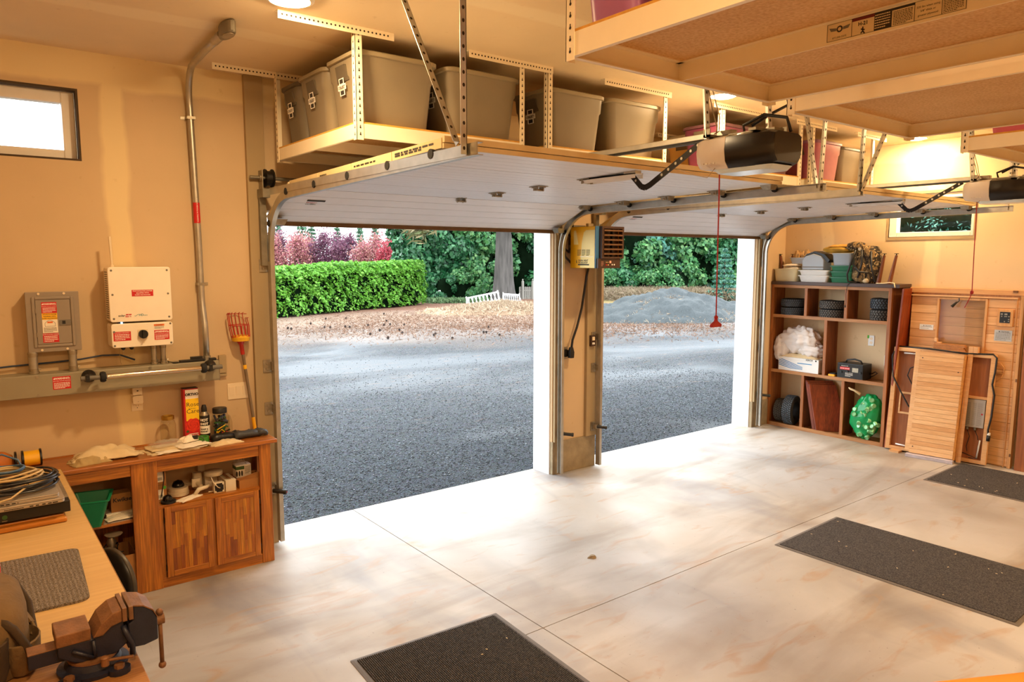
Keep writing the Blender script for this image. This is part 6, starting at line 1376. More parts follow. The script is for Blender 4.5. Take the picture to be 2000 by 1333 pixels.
def dome_cam(x, y, z, r, label, white=True):
    t = thing('dome_camera', label, 'camera', (x, y, z))
    mb = MB(); mb.lathe((x, y, z), [(r*0.9, 0), (r*1.05, 0.006), (r*1.05, 0.026), (r*0.98, 0.03), (r*1.0, 0.034), (r*0.97, 0.055), (r*0.66, 0.06)], 28); part('housing', mb, M_camw if white else M_black, t, smooth=40)
    mb = MB(); mb.lathe((x, y, z), [(r*0.64, 0.058), (r*0.60, 0.075), (r*0.42, 0.095), (r*0.02, 0.104)], 20); part('dome', mb, M_dome, t, smooth=True)
dome_cam(1.095, -0.17, ZB, 0.062, 'white dome camera on the shelf inside the console bay')
t = thing('dome_camera', 'black dome camera lying on its base at the front left of the console bay', 'camera', (1.0, -0.29, ZB))
mb = MB(); mb.lathe((1.005, -0.295, ZB), [(0.04, 0), (0.046, 0.004), (0.046, 0.016), (0.035, 0.02)], 20); part('housing', mb, M_black, t, smooth=40); mb = MB(); mb.sphere((1.0, -0.295, ZB+0.024), 0.031, 16, 10); part('dome', mb, M_dome, t, smooth=True)
t = thing('paper_sheet', 'crumpled cream paper on the front of the console bay shelf', 'paper', (1.12, -0.29, ZB)); part('sheet', crumple(1.13, -0.285, 0.17, 0.07, ZB, 0.014, 51, rot=0.5), M_paper, t, smooth=True)
def bracket_cam(x, y, label):
    t = thing('camera_mount', label, 'camera mount', (x, y, ZB))
    mb = MB(); mb.loft([rrect(0.055, 0.016, 0.007, z, 3, x, y) for z in (ZB+0.045, ZB+0.100)]); part('plate', mb, M_camw, t, bevel=0.002)
    mb = MB(); mb.cyl((x+0.005, y, ZB+0.07), (x+0.02, y-0.045, ZB+0.055), 0.013, n=12); part('neck', mb, M_camw, t, smooth=40)
    mb = MB(); mb.tube([(x-0.03, y-0.06, ZB+0.004), (x, y-0.06, ZB+0.04), (x+0.05, y-0.05, ZB+0.045), (x+0.075, y-0.04, ZB+0.055)], [0.012, 0.015, 0.014, 0.01], 8); part('arm', mb, M_camw, t, smooth=True)
    mb = MB(); mb.tube([(x+0.06, y-0.06, ZB+0.01), (x+0.09, y-0.055, ZB+0.008), (x+0.11, y-0.05, ZB+0.03), (x+0.10, y-0.04, ZB+0.06)], 0.004, 6); part('lead', mb, M_camw, t, smooth=True)
bracket_cam(1.20, -0.20, 'white camera mount with a bent arm in the middle of the console bay')
t = thing('junction_box', 'white box-shaped camera base with a dark open end at the front of the console bay', 'junction box', (1.33, -0.25, ZB))
mb = MB(); mb.box(1.288, 1.356, -0.292, -0.286, ZB+0.002, ZB+0.072, 0); mb.box(1.294, 1.350, -0.294, -0.292, ZB+0.008, ZB+0.066, 1); part('open_end', mb, [M_camw, M_black], t)
for (a, b) in ((1.297, 0.012), (1.347, 0.012), (1.297, 0.062), (1.347, 0.062)): mb = MB(); mb.cyl((a, -0.298, ZB+b), (a, -0.292, ZB+b), 0.0065, n=12); part('screw_boss', mb, M_camw, t)
mb = MB(); mb.box(1.29, 1.354, -0.286, -0.24, ZB, ZB+0.07); part('shell', mb, M_camw, t, bevel=0.004); mb = MB(); mb.tube([(1.275, -0.27, ZB+0.12), (1.285, -0.3, ZB+0.08), (1.31, -0.305, ZB+0.045), (1.325, -0.30, ZB+0.035)], 0.0035, 6); part('lead', mb, M_camw, t, smooth=True)
mb = MB(); mb.box(1.362, 1.43, -0.30, -0.13, ZB+0.0005, ZB+0.078); solo('white_box', mb, M_camw, 'plain white carton right of the dark-ended camera base', 'box', bevel=0.001)
t = thing('round_base', 'round white camera base resting on the boxes at the back of the console bay', 'camera base', (1.325, -0.13, ZB+0.09))
mb = MB(); mb.lathe((1.325, -0.15, ZB+0.09), [(0.055, 0), (0.060, 0.003), (0.060, 0.026), (0.055, 0.030), (0.01, 0.030)], 28); part('disc', mb, M_camw, t, smooth=40); 
mb = MB(); mb.box(1.28, 1.36, -0.11, -0.05, ZB+0.0005, ZB+0.089); solo('gray_carton', mb, M_paper, 'pale carton under the round white camera base', 'box')
t = thing('bullet_camera', 'pale upright camera body at the back of the console bay', 'camera', (1.215, -0.10, ZB)); mb = MB(); mb.loft([rrect(0.06, 0.05, 0.02, ZB+z, 3, 1.235, -0.09) for z in (0.0, 0.11)]); part('body', mb, M_camw, t, smooth=40); mb = MB(); mb.box(1.255, 1.30, -0.035, -0.02, ZB+0.0005, ZB+0.19); solo('white_bracket', mb, M_camw, 'tall white bracket against the wall behind the round camera base', 'bracket', bevel=0.002)
t = thing('open_carton', 'flat open brown carton at the right of the console bay', 'box', (1.53, -0.2, ZB))
mb = MB(); x0, x1, y0, y1 = 1.452, 1.625, -0.30, -0.10; mb.box(x0, x1, y0, y1, ZB, ZB+0.003); mb.box(x0, x1, y0, y0+0.003, ZB+0.003, ZB+0.058); mb.box(x0, x1, y1-0.003, y1, ZB+0.003, ZB+0.058); mb.box(x0, x0+0.003, y0+0.003, y1-0.003, ZB+0.003, ZB+0.058); mb.box(x1-0.003, x1, y0+0.003, y1-0.003, ZB+0.003, ZB+0.058); part('box', mb, M_card, t)
mb = MB(); mb.hexa([(x0, y0, ZB+0.058), (x1, y0, ZB+0.058), (x1, y0+0.003, ZB+0.059), (x0, y0+0.003, ZB+0.059), (x0-0.02, y0-0.012, ZB+0.078), (x1, y0-0.012, ZB+0.112), (x1, y0-0.009, ZB+0.113), (x0-0.02, y0-0.009, ZB+0.079)]); part('flap', mb, M_card, t)
mb = MB(); mb.hexa([(x0, y0+0.02, ZB+0.058), (x0, y1, ZB+0.058), (x0+0.003, y1, ZB+0.059), (x0+0.003, y0+0.02, ZB+0.059), (x0-0.07, y0+0.03, ZB+0.085), (x0-0.07, y1, ZB+0.085), (x0-0.07, y1, ZB+0.088), (x0-0.07, y0+0.03, ZB+0.088)]); part('flap', mb, M_cardd, t)
t = thing('bulb_box', 'white and green printed bulb box with a plastic bag in it, on the open carton', 'box', (1.51, -0.2, ZB+0.06))
z0 = ZB+0.061; mb = MB(); mb.box(1.455, 1.555, -0.23, -0.15, z0, z0+0.085); bx = part('box', mb, M_paper, t); 
mb = MB(); mb.box(1.4545, 1.455, -0.229, -0.151, z0+0.055, z0+0.078, 0); mb.box(1.455, 1.51, -0.2306, -0.23, z0+0.055, z0+0.078, 0)
for i in range(3): mb.prism([(1.459+0.017*i+math.cos(a)*0.006, z0+0.028+math.sin(a)*0.02) for a in [2*PI*j/12 for j in range(12)]], 'Y', -0.2306, -0.23, 1)
lines_mb(mb, (1.513, -0.2308, z0+0.02), XD, ZD, 0.037, 0.055, 7, 0.003, 1, 3); part('print', mb, [M_leafp, M_dark], bx)
part('bag', crumple(1.49, -0.19, 0.08, 0.07, z0+0.085, 0.04, 61, folds=6), M_film, t, smooth=True)
# ================================================================== LEFT BAYS OF THE CONSOLE
ZS = 0.482
t = thing('green_bin', 'green plastic parts bin tilted on the left shelf of the console', 'bin', (0.56, -0.27, ZS))
M_binp = mat('green_plastic', '#12855a', 0.4, 0, 0.04)
R_ = Matrix.Translation((0.575, -0.30, ZS+0.012)) @ Matrix.Rotation(-0.25, 4, 'Z')
def binring(w, d, z, r=0.012): return [tuple(R_ @ Vector(p)) for p in rrect(w, d, r, z, 3)]
mb = MB(); mb.loft([binring(0.10, 0.12, 0.0), binring(0.20, 0.22, 0.165), binring(0.222, 0.242, 0.170), binring(0.222, 0.242, 0.178), binring(0.195, 0.215, 0.176), binring(0.09, 0.11, 0.01)], caps=True); part('body', mb, M_binp, t)
t = thing('kwikset_carton', 'small brown carton with dark lettering behind the green bin', 'box', (0.75, -0.14, ZS)); mb = MB(); mb.box(0.692, 0.805, -0.21, -0.12, ZS+0.034, ZS+0.150); bx = part('box', mb, M_card, t, bevel=0.001)
mb = MB(); text_mb(mb, 'Kwikset', 0.036, (0.702, -0.2108, ZS+0.098), XD, (0.1, 0, 1), 'LEFT', 0.03); part('lettering', mb, M_dark, bx); mb = MB(); mb.box(0.66, 0.81, -0.24, -0.11, ZS, ZS+0.034); solo('paper_packets', mb, M_paper, 'flat paper packets under the small lettered carton', 'packets')
t = thing('clear_packets', 'clear packets of small hardware on the shelf right of the green bin', 'packets', (0.70, -0.28, ZS))
for i in range(3): part('packet', crumple(0.715+0.01*i, -0.275, 0.15, 0.07, ZS+0.013*i, 0.014, 70+i, rot=0.1*i, folds=5), (M_film, M_paper, M_film)[i], t, smooth=True)
t = thing('storage_carton', 'large open brown carton of cables at the bottom of the left console bay', 'box', (0.66, -0.2, 0.02))
mb = MB(); x0, x1, y0, y1, z1 = 0.50, 0.80, -0.32, -0.06, 0.262; mb.box(x0, x1, y0, y1, 0.0205, 0.024); mb.box(x0, x1, y0, y0+0.004, 0.024, z1); mb.box(x0, x1, y1-0.004, y1, 0.024, z1); mb.box(x0, x0+0.004, y0+0.004, y1-0.004, 0.024, z1); mb.box(x1-0.004, x1, y0+0.004, y1-0.004, 0.024, z1); bx = part('box', mb, M_card, t)
mb = MB(); text_mb(mb, 'KLEAN BOX', 0.022, (0.60, y0-0.0006, 0.205), XD, (0.12, 0, 1), 'LEFT', 0.02); part('lettering', mb, M_dark, bx)
t = thing('cable_tangle', 'tangle of black cables heaped in the open brown carton', 'cables', (0.64, -0.2, 0.2)); mb = MB(); rnd = random.Random(4)
for i in range(9):
    p = [(0.64+rnd.uniform(-0.1, 0.1), -0.2+rnd.uniform(-0.09, 0.09), 0.24+rnd.uniform(0, 0.07)) for _ in range(4)]; pp = []
    for k in range(13):
        f = k/12*3; a = min(2, int(f)); g_ = f-a; g_ = g_*g_*(3-2*g_); pp.append(tuple(Vector(p[a]).lerp(Vector(p[a+1]), g_)))
    mb.tube(pp, 0.004, 5)
part('cables', mb, M_wire, t, smooth=True, kind='stuff')
t = thing('clamp_lamp', 'metal clamp lamp poking out of the open brown carton', 'lamp', (0.68, -0.19, 0.24)); mb = MB(); mb.lathe((0.685, -0.18, 0.24), [(0.018, 0), (0.026, 0.03), (0.020, 0.05), (0.03, 0.08), (0.018, 0.11)], 12); part('spring_base', mb, M_zinc, t, smooth=40); mb = MB(); mb.lathe((0.70, -0.18, 0.35), [(0.015, 0), (0.045, 0.012), (0.052, 0.02), (0.04, 0.022)], 18); part('reflector', mb, M_camw, t, smooth=40)
# ================================================================== WORKBENCH
M_ply = wood('bench_plywood', '#c8a368', '#c09a5e', 0, 1.0, 0.6, 0.06); M_plye = mat('plywood_edge', '#8f6534', 0.85, 0, 0.3, 30, 0.2, (0.3, 0.3, 6)); M_block = wood('bench_block', '#a8743a', '#86562a', 0, 2, 0.6, 0.25)
t = thing('workbench', 'plywood-topped workbench along the left wall', 'workbench', (-0.1, -1.6, 0.0))
mb = MB(); mb.box(XL+0.012, 0.420, -2.70, -0.43, 0.876, 0.900); part('top', mb, M_ply, t)
mb = MB(); mb.box(0.420, 0.4235, -2.70, -0.43, 0.876, 0.8995); part('front_edge', mb, M_plye, t)
mb = MB(); mb.box(XL+0.012, 0.372, -3.45, -2.705, 0.80, 0.897); part('end_block', mb, M_block, t, bevel=0.003)
for (x, y) in ((0.33, -2.6), (0.33, -0.55), (-0.54, -2.6), (-0.54, -0.55), (0.3, -3.35), (-0.54, -3.35)): mb = MB(); mb.box(x-0.04, x+0.04, y-0.04, y+0.04, 0, 0.876 if y > -3 else 0.80); part('leg', mb, M_block, t)
mb = MB(); mb.box(0.33, 0.36, -2.6, -0.5, 0.76, 0.876); part('apron', mb, M_block, t)
def carpet():
    m, nt, b = newmat('ribbed_carpet'); co = ocoord(nt); b.inputs['Roughness'].default_value = 1.0; b.inputs['Specular IOR Level'].default_value = 0.1
    wv = N(nt, 'ShaderNodeTexWave', Scale=22.0, Distortion=1.2, Detail=2.0); wv.bands_direction = 'X'; nt.links.new(co, wv.inputs['Vector'])
    c = ramp(nt, noise(nt, co, 260, 2), 0.35, lin('#4a4238'), 0.68, lin('#93867a'))
    nt.links.new(mixc(nt, 1.0, c, ramp(nt, wv.outputs['Fac'], 0.0, (0.86, 0.86, 0.86, 1), 0.6, (1, 1, 1, 1)), 'MULTIPLY'), b.inputs['Base Color']); bumpn(nt, b, wv.outputs['Fac'], 0.4, 0.004); return m
mb = MB(); mb.loft([[tuple(Matrix.Translation((0.075, -2.085, 0)) @ Matrix.Rotation(-0.05, 4, 'Z') @ Vector(p)) for p in rrect(0.50, 0.55, 0.035, z, 4)] for z in (0.9005, 0.909)]); solo('carpet_scrap', mb, carpet(), 'gray ribbed carpet scrap lying on the workbench', 'mat')
BAM = wood('bamboo', '#c98230', '#b06c20', 0, 2, 0.35, 0.2)
t = thing('wooden_tray', 'orange-brown wooden board under the black box on the workbench', 'board', (0.1, -1.2, 0.9))
mb = MB(); mb.box(-0.25, 0.345, -1.43, -0.95, 0.9005, 0.925); part('board', mb, BAM, t, bevel=0.008, bseg=3); mb = MB(); mb.box(-0.25, 0.335, -1.405, -0.97, 0.925, 0.934); part('raised_panel', mb, BAM, t, bevel=0.002)
t = thing('black_console', 'wide black electronics box with a green round emblem', 'electronics', (0.1, -1.2, 0.934))
mb = MB(); mb.box(-0.20, 0.362, -1.41, -1.02, 0.942, 0.995); part('case', mb, M_black, t, bevel=0.003)
mb = MB(); mb.box(-0.20, 0.362, -1.36, -1.03, 0.9955, 0.997); mb.box(0.30, 0.34, -1.40, -1.372, 0.995, 0.9985); part('top_trim', mb, M_zinc, t)
mb = MB(); mb.box(0.31, 0.34, -1.38, -1.35, 0.934, 0.942); mb.box(-0.15, -0.1, -1.38, -1.35, 0.934, 0.942); part('foot', mb, M_black, t)
mb = MB(); mb.cyl((0.113, -1.4112, 0.966), (0.113, -1.41, 0.966), 0.010, n=20, mi=0); lines_mb(mb, (0.102, -1.4108, 0.947), XD, ZD, 0.028, 0.005, 1, 0.0035, 1, 3); part('emblem', mb, [mat('emblem_green', '#2f5a26', 0.5, 0, 0.2), M_zinc], t, label='green round emblem')
M_alu = mat('laptop_aluminium', '#b8aa98', 0.4, 0.5, 0.05, 20)
def laptop(z, x1, y0, y1, label, ports):
    t = thing('laptop', label, 'laptop', (0.1, (y0+y1)/2, z)); mb = MB(); mb.loft([rrect(0.40, y1-y0, 0.02, zz, 4, x1-0.20, (y0+y1)/2) for zz in (z, z+0.011)]); part('base', mb, M_alu, t, bevel=0.001)
    mb = MB(); mb.loft([rrect(0.40, y1-y0, 0.02, zz, 4, x1-0.20, (y0+y1)/2) for zz in (z+0.0125, z+0.018)]); part('lid', mb, M_alu, t, bevel=0.001)
    mb = MB()
    for (a, w) in ports: mb.box(a, a+w, y0-0.0008, y0+0.001, z+0.003, z+0.008)
    part('port', mb, M_dark, t)
laptop(1.000, 0.340, -1.44, -1.16, 'silver laptop, lower of two stacked on the black box', [(0.205, 0.014), (0.228, 0.012), (0.252, 0.013), (0.274, 0.014), (0.292, 0.02)]+[(0.112+0.0045*i, 0.003) for i in range(16)])
laptop(1.0195, 0.322, -1.42, -1.18, 'silver laptop, upper of two stacked on the black box', [(0.100, 0.014), (0.120, 0.014), (0.142, 0.014), (0.163, 0.003)])
def coil(name, cx, cy, z, loops, r, m, label, seed, sy=0.75, tail=None):
    t = thing(name, label, 'cable', (cx, cy, z)); rnd = random.Random(seed); P = []
    for k in range(loops):
        rr = rnd.uniform(0.82, 1.0)*1; ox, oy = rnd.uniform(-0.012, 0.012), rnd.uniform(-0.012, 0.012); zz = z+0.006+0.0075*k
        n = 28
        for i in range(n): a = 2*PI*i/n; P.append((cx+ox+math.cos(a)*r*rr, cy+oy+math.sin(a)*r*rr*sy, zz+0.0075*i/n+0.004*math.sin(3*a+k)))
    mb = MB(); mb.tube(P, 0.0052, 7); part('coil', mb, m, t, smooth=True)
    if tail: mb = MB(); mb.tube(tail, 0.0045, 7); part('loose_end', mb, m, t, smooth=True)
    return t
coil('black_cable', 0.15, -1.22, 1.0375, 8, 0.20, mat('cable_black', '#26262a', 0.3, 0, 0.05), 'coil of thick black cable on top of the laptops', 3, 0.85)
coil('cream_cable', 0.13, -1.25, 1.085, 5, 0.145, mat('cable_cream', '#bfa473', 0.5, 0, 0.05), 'coil of cream cable lying on the black coil', 5, 0.8, [(0.23, -1.28, 1.10), (0.20, -1.37, 1.075), (0.14, -1.44, 1.055), (0.09, -1.455, 1.05), (0.05, -1.46, 1.045)])
coil('blue_patch_cable', 0.10, -1.21, 1.118, 2, 0.13, mat('cable_blue', '#3f5f7f', 0.45, 0, 0.05), 'thin blue cord looped over the cream coil', 7, 0.75, [(0.02, -1.16, 1.12), (0.07, -1.12, 1.17), (0.13, -1.10, 1.18), (0.19, -1.13, 1.15), (0.205, -1.16, 1.115)])
t = thing('aerosol_can', 'red and white aerosol can at the left edge of the workbench', 'spray can', (0.045, -1.95, 0.9)); mb = MB(); mb.lathe((0.036, -1.97, 0.9005), [(0.033, 0), (0.035, 0.003), (0.035, 0.16), (0.03, 0.168)], 24); can = part('can', mb, mat('can_red', '#d8211a', 0.35, 0, 0.03), t, smooth=40)
mb = MB()
for i in range(8): wrap(mb, 0.036, -1.97, 0.0354, 0.955+0.010*i, 0.958+0.010*i, -2.6, 0.6, 0)
part('stripes', mb, M_wht, can); mb = MB(); mb.lathe((0.036, -1.97, 0.9005), [(0.026, 0.168), (0.026, 0.20), (0.02, 0.21)], 18); part('cap', mb, M_wht, t, smooth=40)
M_canv = mat('brown_canvas', '#6b5230', 0.9, 0, 0.18, 14, 0.25); M_canvd = mat('dark_canvas', '#3a2a18', 0.95, 0, 0.15, 14, 0.2)
t = thing('tool_bag', 'worn brown canvas tool bag with straps and open pockets, at the lower left corner', 'bag', (0.0, -2.62, 0.9))
def bagring(z, k, cy=-2.62): return [(-0.06+math.copysign(abs(math.cos(a))**0.6, math.cos(a))*0.175*k, cy+math.copysign(abs(math.sin(a))**0.6, math.sin(a))*0.20*k, z) for a in [2*PI*i/28 for i in range(28)]]
mb = MB(); mb.loft([bagring(0.9005, 0.94), bagring(0.96, 1.0), bagring(1.05, 0.99), bagring(1.095, 0.93), bagring(1.118, 0.78), bagring(1.122, 0.3)]); part('body', mb, M_canv, t, smooth=50)
mb = MB(); mb.tube([(0.02, -2.46, 1.10), (0.09, -2.47, 1.075), (0.122, -2.55, 1.02), (0.128, -2.62, 0.95), (0.122, -2.7, 0.905)], 0.010, 6); mb.tube([(0.03, -2.78, 1.09), (0.07, -2.80, 1.05), (0.10, -2.81, 0.99), (0.10, -2.79, 0.94)], 0.012, 6); part('strap', mb, M_canvd, t, smooth=True)
mb = MB(); mb.loft([[(0.075+0.05*math.cos(a)*k+0.01, -2.74+0.075*math.sin(a)*k, z) for a in [2*PI*i/16 for i in range(16)]] for (z, k) in ((0.905, 0.8), (0.94, 1.0), (1.0, 1.05), (1.003, 0.98), (0.95, 0.85))]); part('pocket', mb, M_canv, t, smooth=40)
mb = MB(); mb.loft([[(0.0+0.055*math.cos(a)*k, -2.80+0.06*math.sin(a)*k, z) for a in [2*PI*i/16 for i in range(16)]] for (z, k) in ((0.905, 0.8), (0.94, 1.0), (1.03, 1.05), (1.033, 0.98), (0.96, 0.8))]); part('pocket', mb, M_canvd, t, smooth=40)
mb = MB(); mb.bar((0.085, -2.60, 1.06), (0.122, -2.66, 1.00), 0.022, 0.006, (1, 0, 1)); mb.tube([(0.122, -2.66, 1.0), (0.128, -2.68, 0.985), (0.125, -2.70, 0.97), (0.115, -2.69, 0.98)], 0.004, 6); part('buckle_strap', mb, M_canv, t)
# vise
M_visep = mat('vise_blue_paint', '#1b1d2e', 0.45, 0.1, 0.25, 30, 0.1); M_rust = mat('rusty_iron', '#7e5636', 0.6, 0.35, 0.3, 26, 0.2); M_vj = mat('worn_steel', '#8c6a50', 0.4, 0.8, 0.2, 30)
t = thing('bench_vise', 'old dark blue bench vise with rusty jaws, bolted at the bench corner', 'vise', (0.26, -2.84, 0.897)); VY0, VY1 = -2.90, -2.795; vc = (VY0+VY1)/2
mb = MB(); mb.lathe((0.255, vc, 0.8975), [(0.092, 0), (0.094, 0.012), (0.075, 0.018), (0.070, 0.034), (0.06, 0.036)], 28); 
for (dx, dy) in ((-0.07, -0.075), (0.055, -0.085)): mb.loft([[(0.255+dx+math.cos(a)*0.030, vc+dy+math.sin(a)*0.026, 0.8975+z) for a in [2*PI*i/12 for i in range(12)]] for z in (0, 0.016)])
part('swivel_base', mb, M_visep, t, smooth=40)
for (dx, dy) in ((-0.07, -0.078), (0.055, -0.088)): mb = MB(); mb.cyl((0.255+dx, vc+dy, 0.9135), (0.255+dx, vc+dy, 0.925), 0.014, n=6); part('anchor_nut', mb, M_rust, t)
mb = MB(); mb.lathe((0.255, vc, 0.8975), [(0.066, 0.034), (0.066, 0.042), (0.05, 0.046)], 24); part('rust_ring', mb, M_rust, t, smooth=40)
mb = MB(); mb.prism([(0.165, 1.005), (0.165, 0.972), (0.205, 0.945), (0.225, 0.94), (0.31, 0.94), (0.345, 0.965), (0.335, 1.01), (0.332, 1.042), (0.30, 1.035), (0.275, 1.012), (0.25, 1.004)], 'Y', VY0+0.004, VY1-0.004); part('fixed_body', mb, M_visep, t, bevel=0.004)
mb = MB(); mb.box(0.162, 0.248, VY0, VY1, 1.004, 1.040); part('anvil', mb, M_rust, t, bevel=0.003)
mb = MB(); mb.prism([(0.252, 1.008), (0.275, 1.045), (0.305, 1.067), (0.330, 1.072), (0.330, 1.035), (0.30, 1.028), (0.278, 1.008)], 'Y', VY0-0.004, VY1+0.004); part('fixed_jaw', mb, M_rust, t, bevel=0.003)
mb = MB(); mb.box(0.330, 0.342, VY0-0.008, VY1+0.008, 1.035, 1.076); mb.box(0.347, 0.359, VY0-0.008, VY1+0.008, 1.035, 1.076); part('jaw_plate', mb, M_vj, t, bevel=0.001)
mb = MB(); mb.prism([(0.359, 1.074), (0.388, 1.066), (0.412, 1.046), (0.424, 1.018), (0.424, 0.948), (0.385, 0.940), (0.340, 0.945), (0.345, 1.02), (0.359, 1.028)], 'Y', VY0+0.0, VY1-0.0); part('moving_jaw', mb, M_visep, t, bevel=0.004)
mb = MB(); mb.prism([(0.359, 1.0755), (0.388, 1.0675), (0.4135, 1.047), (0.4255, 1.018), (0.424, 1.018), (0.412, 1.044), (0.387, 1.064), (0.359, 1.072)], 'Y', VY0-0.003, VY1+0.003); part('rusty_cap', mb, M_rust, t)
mb = MB(); mb.box(0.095, 0.34, vc-0.026, vc+0.026, 0.95, 0.992, 0); mb.box(0.094, 0.165, vc-0.028, vc+0.028, 0.992, 0.996, 1); part('slide_bar', mb, [M_visep, M_rust], t, bevel=0.002)
mb = MB(); mb.tube([(0.332, VY0+0.004, 1.018), (0.338, VY0-0.006, 0.995), (0.352, VY0-0.006, 0.96), (0.352, VY0-0.002, 0.925)], 0.008, 8); mb.tube([(0.20, VY0-0.002, 0.985), (0.25, VY0-0.004, 0.952)], 0.006, 6); mb.tube([(0.253, VY0, 1.0), (0.255, VY0-0.003, 0.95)], 0.006, 6); part('casting_rib', mb, M_visep, t, smooth=True)
mb = MB(); mb.cyl((0.424, vc, 0.985), (0.452, vc, 0.985), 0.016, n=16); part('screw_head', mb, M_rust, t, smooth=40)
mb = MB(); mb.cyl((0.440, vc, 1.004), (0.440, vc-0.002, 0.84), 0.0065, n=10); mb.sphere((0.440, vc, 1.008), 0.0115, 12, 8); mb.sphere((0.440, vc-0.002, 0.836), 0.0115, 12, 8); part('handle', mb, M_rust, t, smooth=True)
mb = MB(); mb.cyl((0.275, VY0-0.03, 0.93), (0.275, VY0-0.03, 0.952), 0.011, n=10); mb.cyl((0.275, VY0-0.03, 0.945), (0.345, VY0-0.055, 0.945), 0.0045, n=8); mb.sphere((0.275, VY0-0.03, 0.953), 0.012, 10, 6, sc=(1, 1, 0.5)); part('swivel_lock', mb, M_rust, t, smooth=40)
# shop chair tucked in front of the console
M_vin = mat('black_vinyl', '#15120f', 0.35, 0, 0.1, 20); M_piping = mat('vinyl_rim', '#4a4238', 0.4, 0.2, 0.2, 30)
t = thing('shop_chair', 'shop chair with a round black padded back, tucked in beside the bench', 'chair', (0.5, -1.3, 0.0))
def oval(x, k):
    c, s_ = math.cos(0.45), math.sin(0.45)
    return [(0.552+(x-0.50)*c-math.cos(a)*0.165*k*s_, -1.10+(x-0.50)*s_+math.cos(a)*0.165*k*c, 0.425+math.sin(a)*0.18*k) for a in [2*PI*i/30 for i in range(30)]]
mb = MB(); mb.loft([oval(0.478, 0.5), oval(0.476, 0.85), oval(0.486, 0.97), oval(0.498, 1.0)]); part('back_pad', mb, M_vin, t, smooth=50)
mb = MB(); mb.loft([oval(0.498, 1.0), oval(0.503, 1.03), oval(0.518, 1.03), oval(0.526, 0.97), oval(0.53, 0.4)]); part('back_shell', mb, M_piping, t, smooth=50)
mb = MB(); mb.tube([(0.585, -1.09, 0.42), (0.60, -1.10, 0.36), (0.58, -1.16, 0.30), (0.48, -1.30, 0.28), (0.33, -1.42, 0.30)], 0.013, 8); part('back_stem', mb, M_blackm, t, smooth=True)
mb = MB(); mb.lathe((0.27, -1.46, 0.33), [(0.16, 0), (0.18, 0.02), (0.18, 0.05), (0.15, 0.065), (0.02, 0.067)], 24); part('seat', mb, M_vin, t, smooth=40); mb = MB(); mb.cyl((0.27, -1.46, 0.08), (0.27, -1.46, 0.33), 0.025, n=12); part('column', mb, M_blackm, t, smooth=40)
for i in range(5): a = 2*PI*i/5+0.3; mb = MB(); mb.bar((0.27, -1.46, 0.09), (0.27+math.cos(a)*0.23, -1.46+math.sin(a)*0.23, 0.065), 0.035, 0.025); mb.sphere((0.27+math.cos(a)*0.23, -1.46+math.sin(a)*0.23, 0.028), 0.027, 10, 6); part('leg', mb, M_blackm, t)
# yellow things at the left end of the console
mb = MB(); mb.loft([[(0.14+math.cos(a)*0.085*k, -0.10+math.sin(a)*0.07*k, ZT+z) for a in [2*PI*i/18 for i in range(18)]] for (k, z) in ((0.85, 0.0005), (1, 0.03), (0.85, 0.075), (0.45, 0.10), (0.1, 0.105))]); solo('orange_pouch', mb, mat('orange_leather', '#b5671f', 0.6, 0, 0.15, 18), 'rounded orange leather pouch at the left end of the console', 'pouch', smooth=True)
t = thing('yellow_roll', 'yellow padded roll with black edges beside the orange pouch', 'roll', (0.3, -0.12, ZT)); mb = MB(); mb.loft([[(x, -0.11+math.cos(a)*0.055, ZT+0.045+math.sin(a)*0.045) for a in [2*PI*i/20 for i in range(20)]] for x in (0.265, 0.345)]); part('pad', mb, M_yel, t, smooth=40)
for x in (0.222, 0.256, 0.346): mb = MB(); mb.loft([[(xx, -0.11+math.cos(a)*0.06*k, ZT+0.048+math.sin(a)*0.048*k) for a in [2*PI*i/20 for i in range(20)]] for (xx, k) in ((x, 0.9), (x, 1.0), (x+0.010, 1.0), (x+0.010, 0.9))]); part('black_edge', mb, M_black, t, smooth=40)
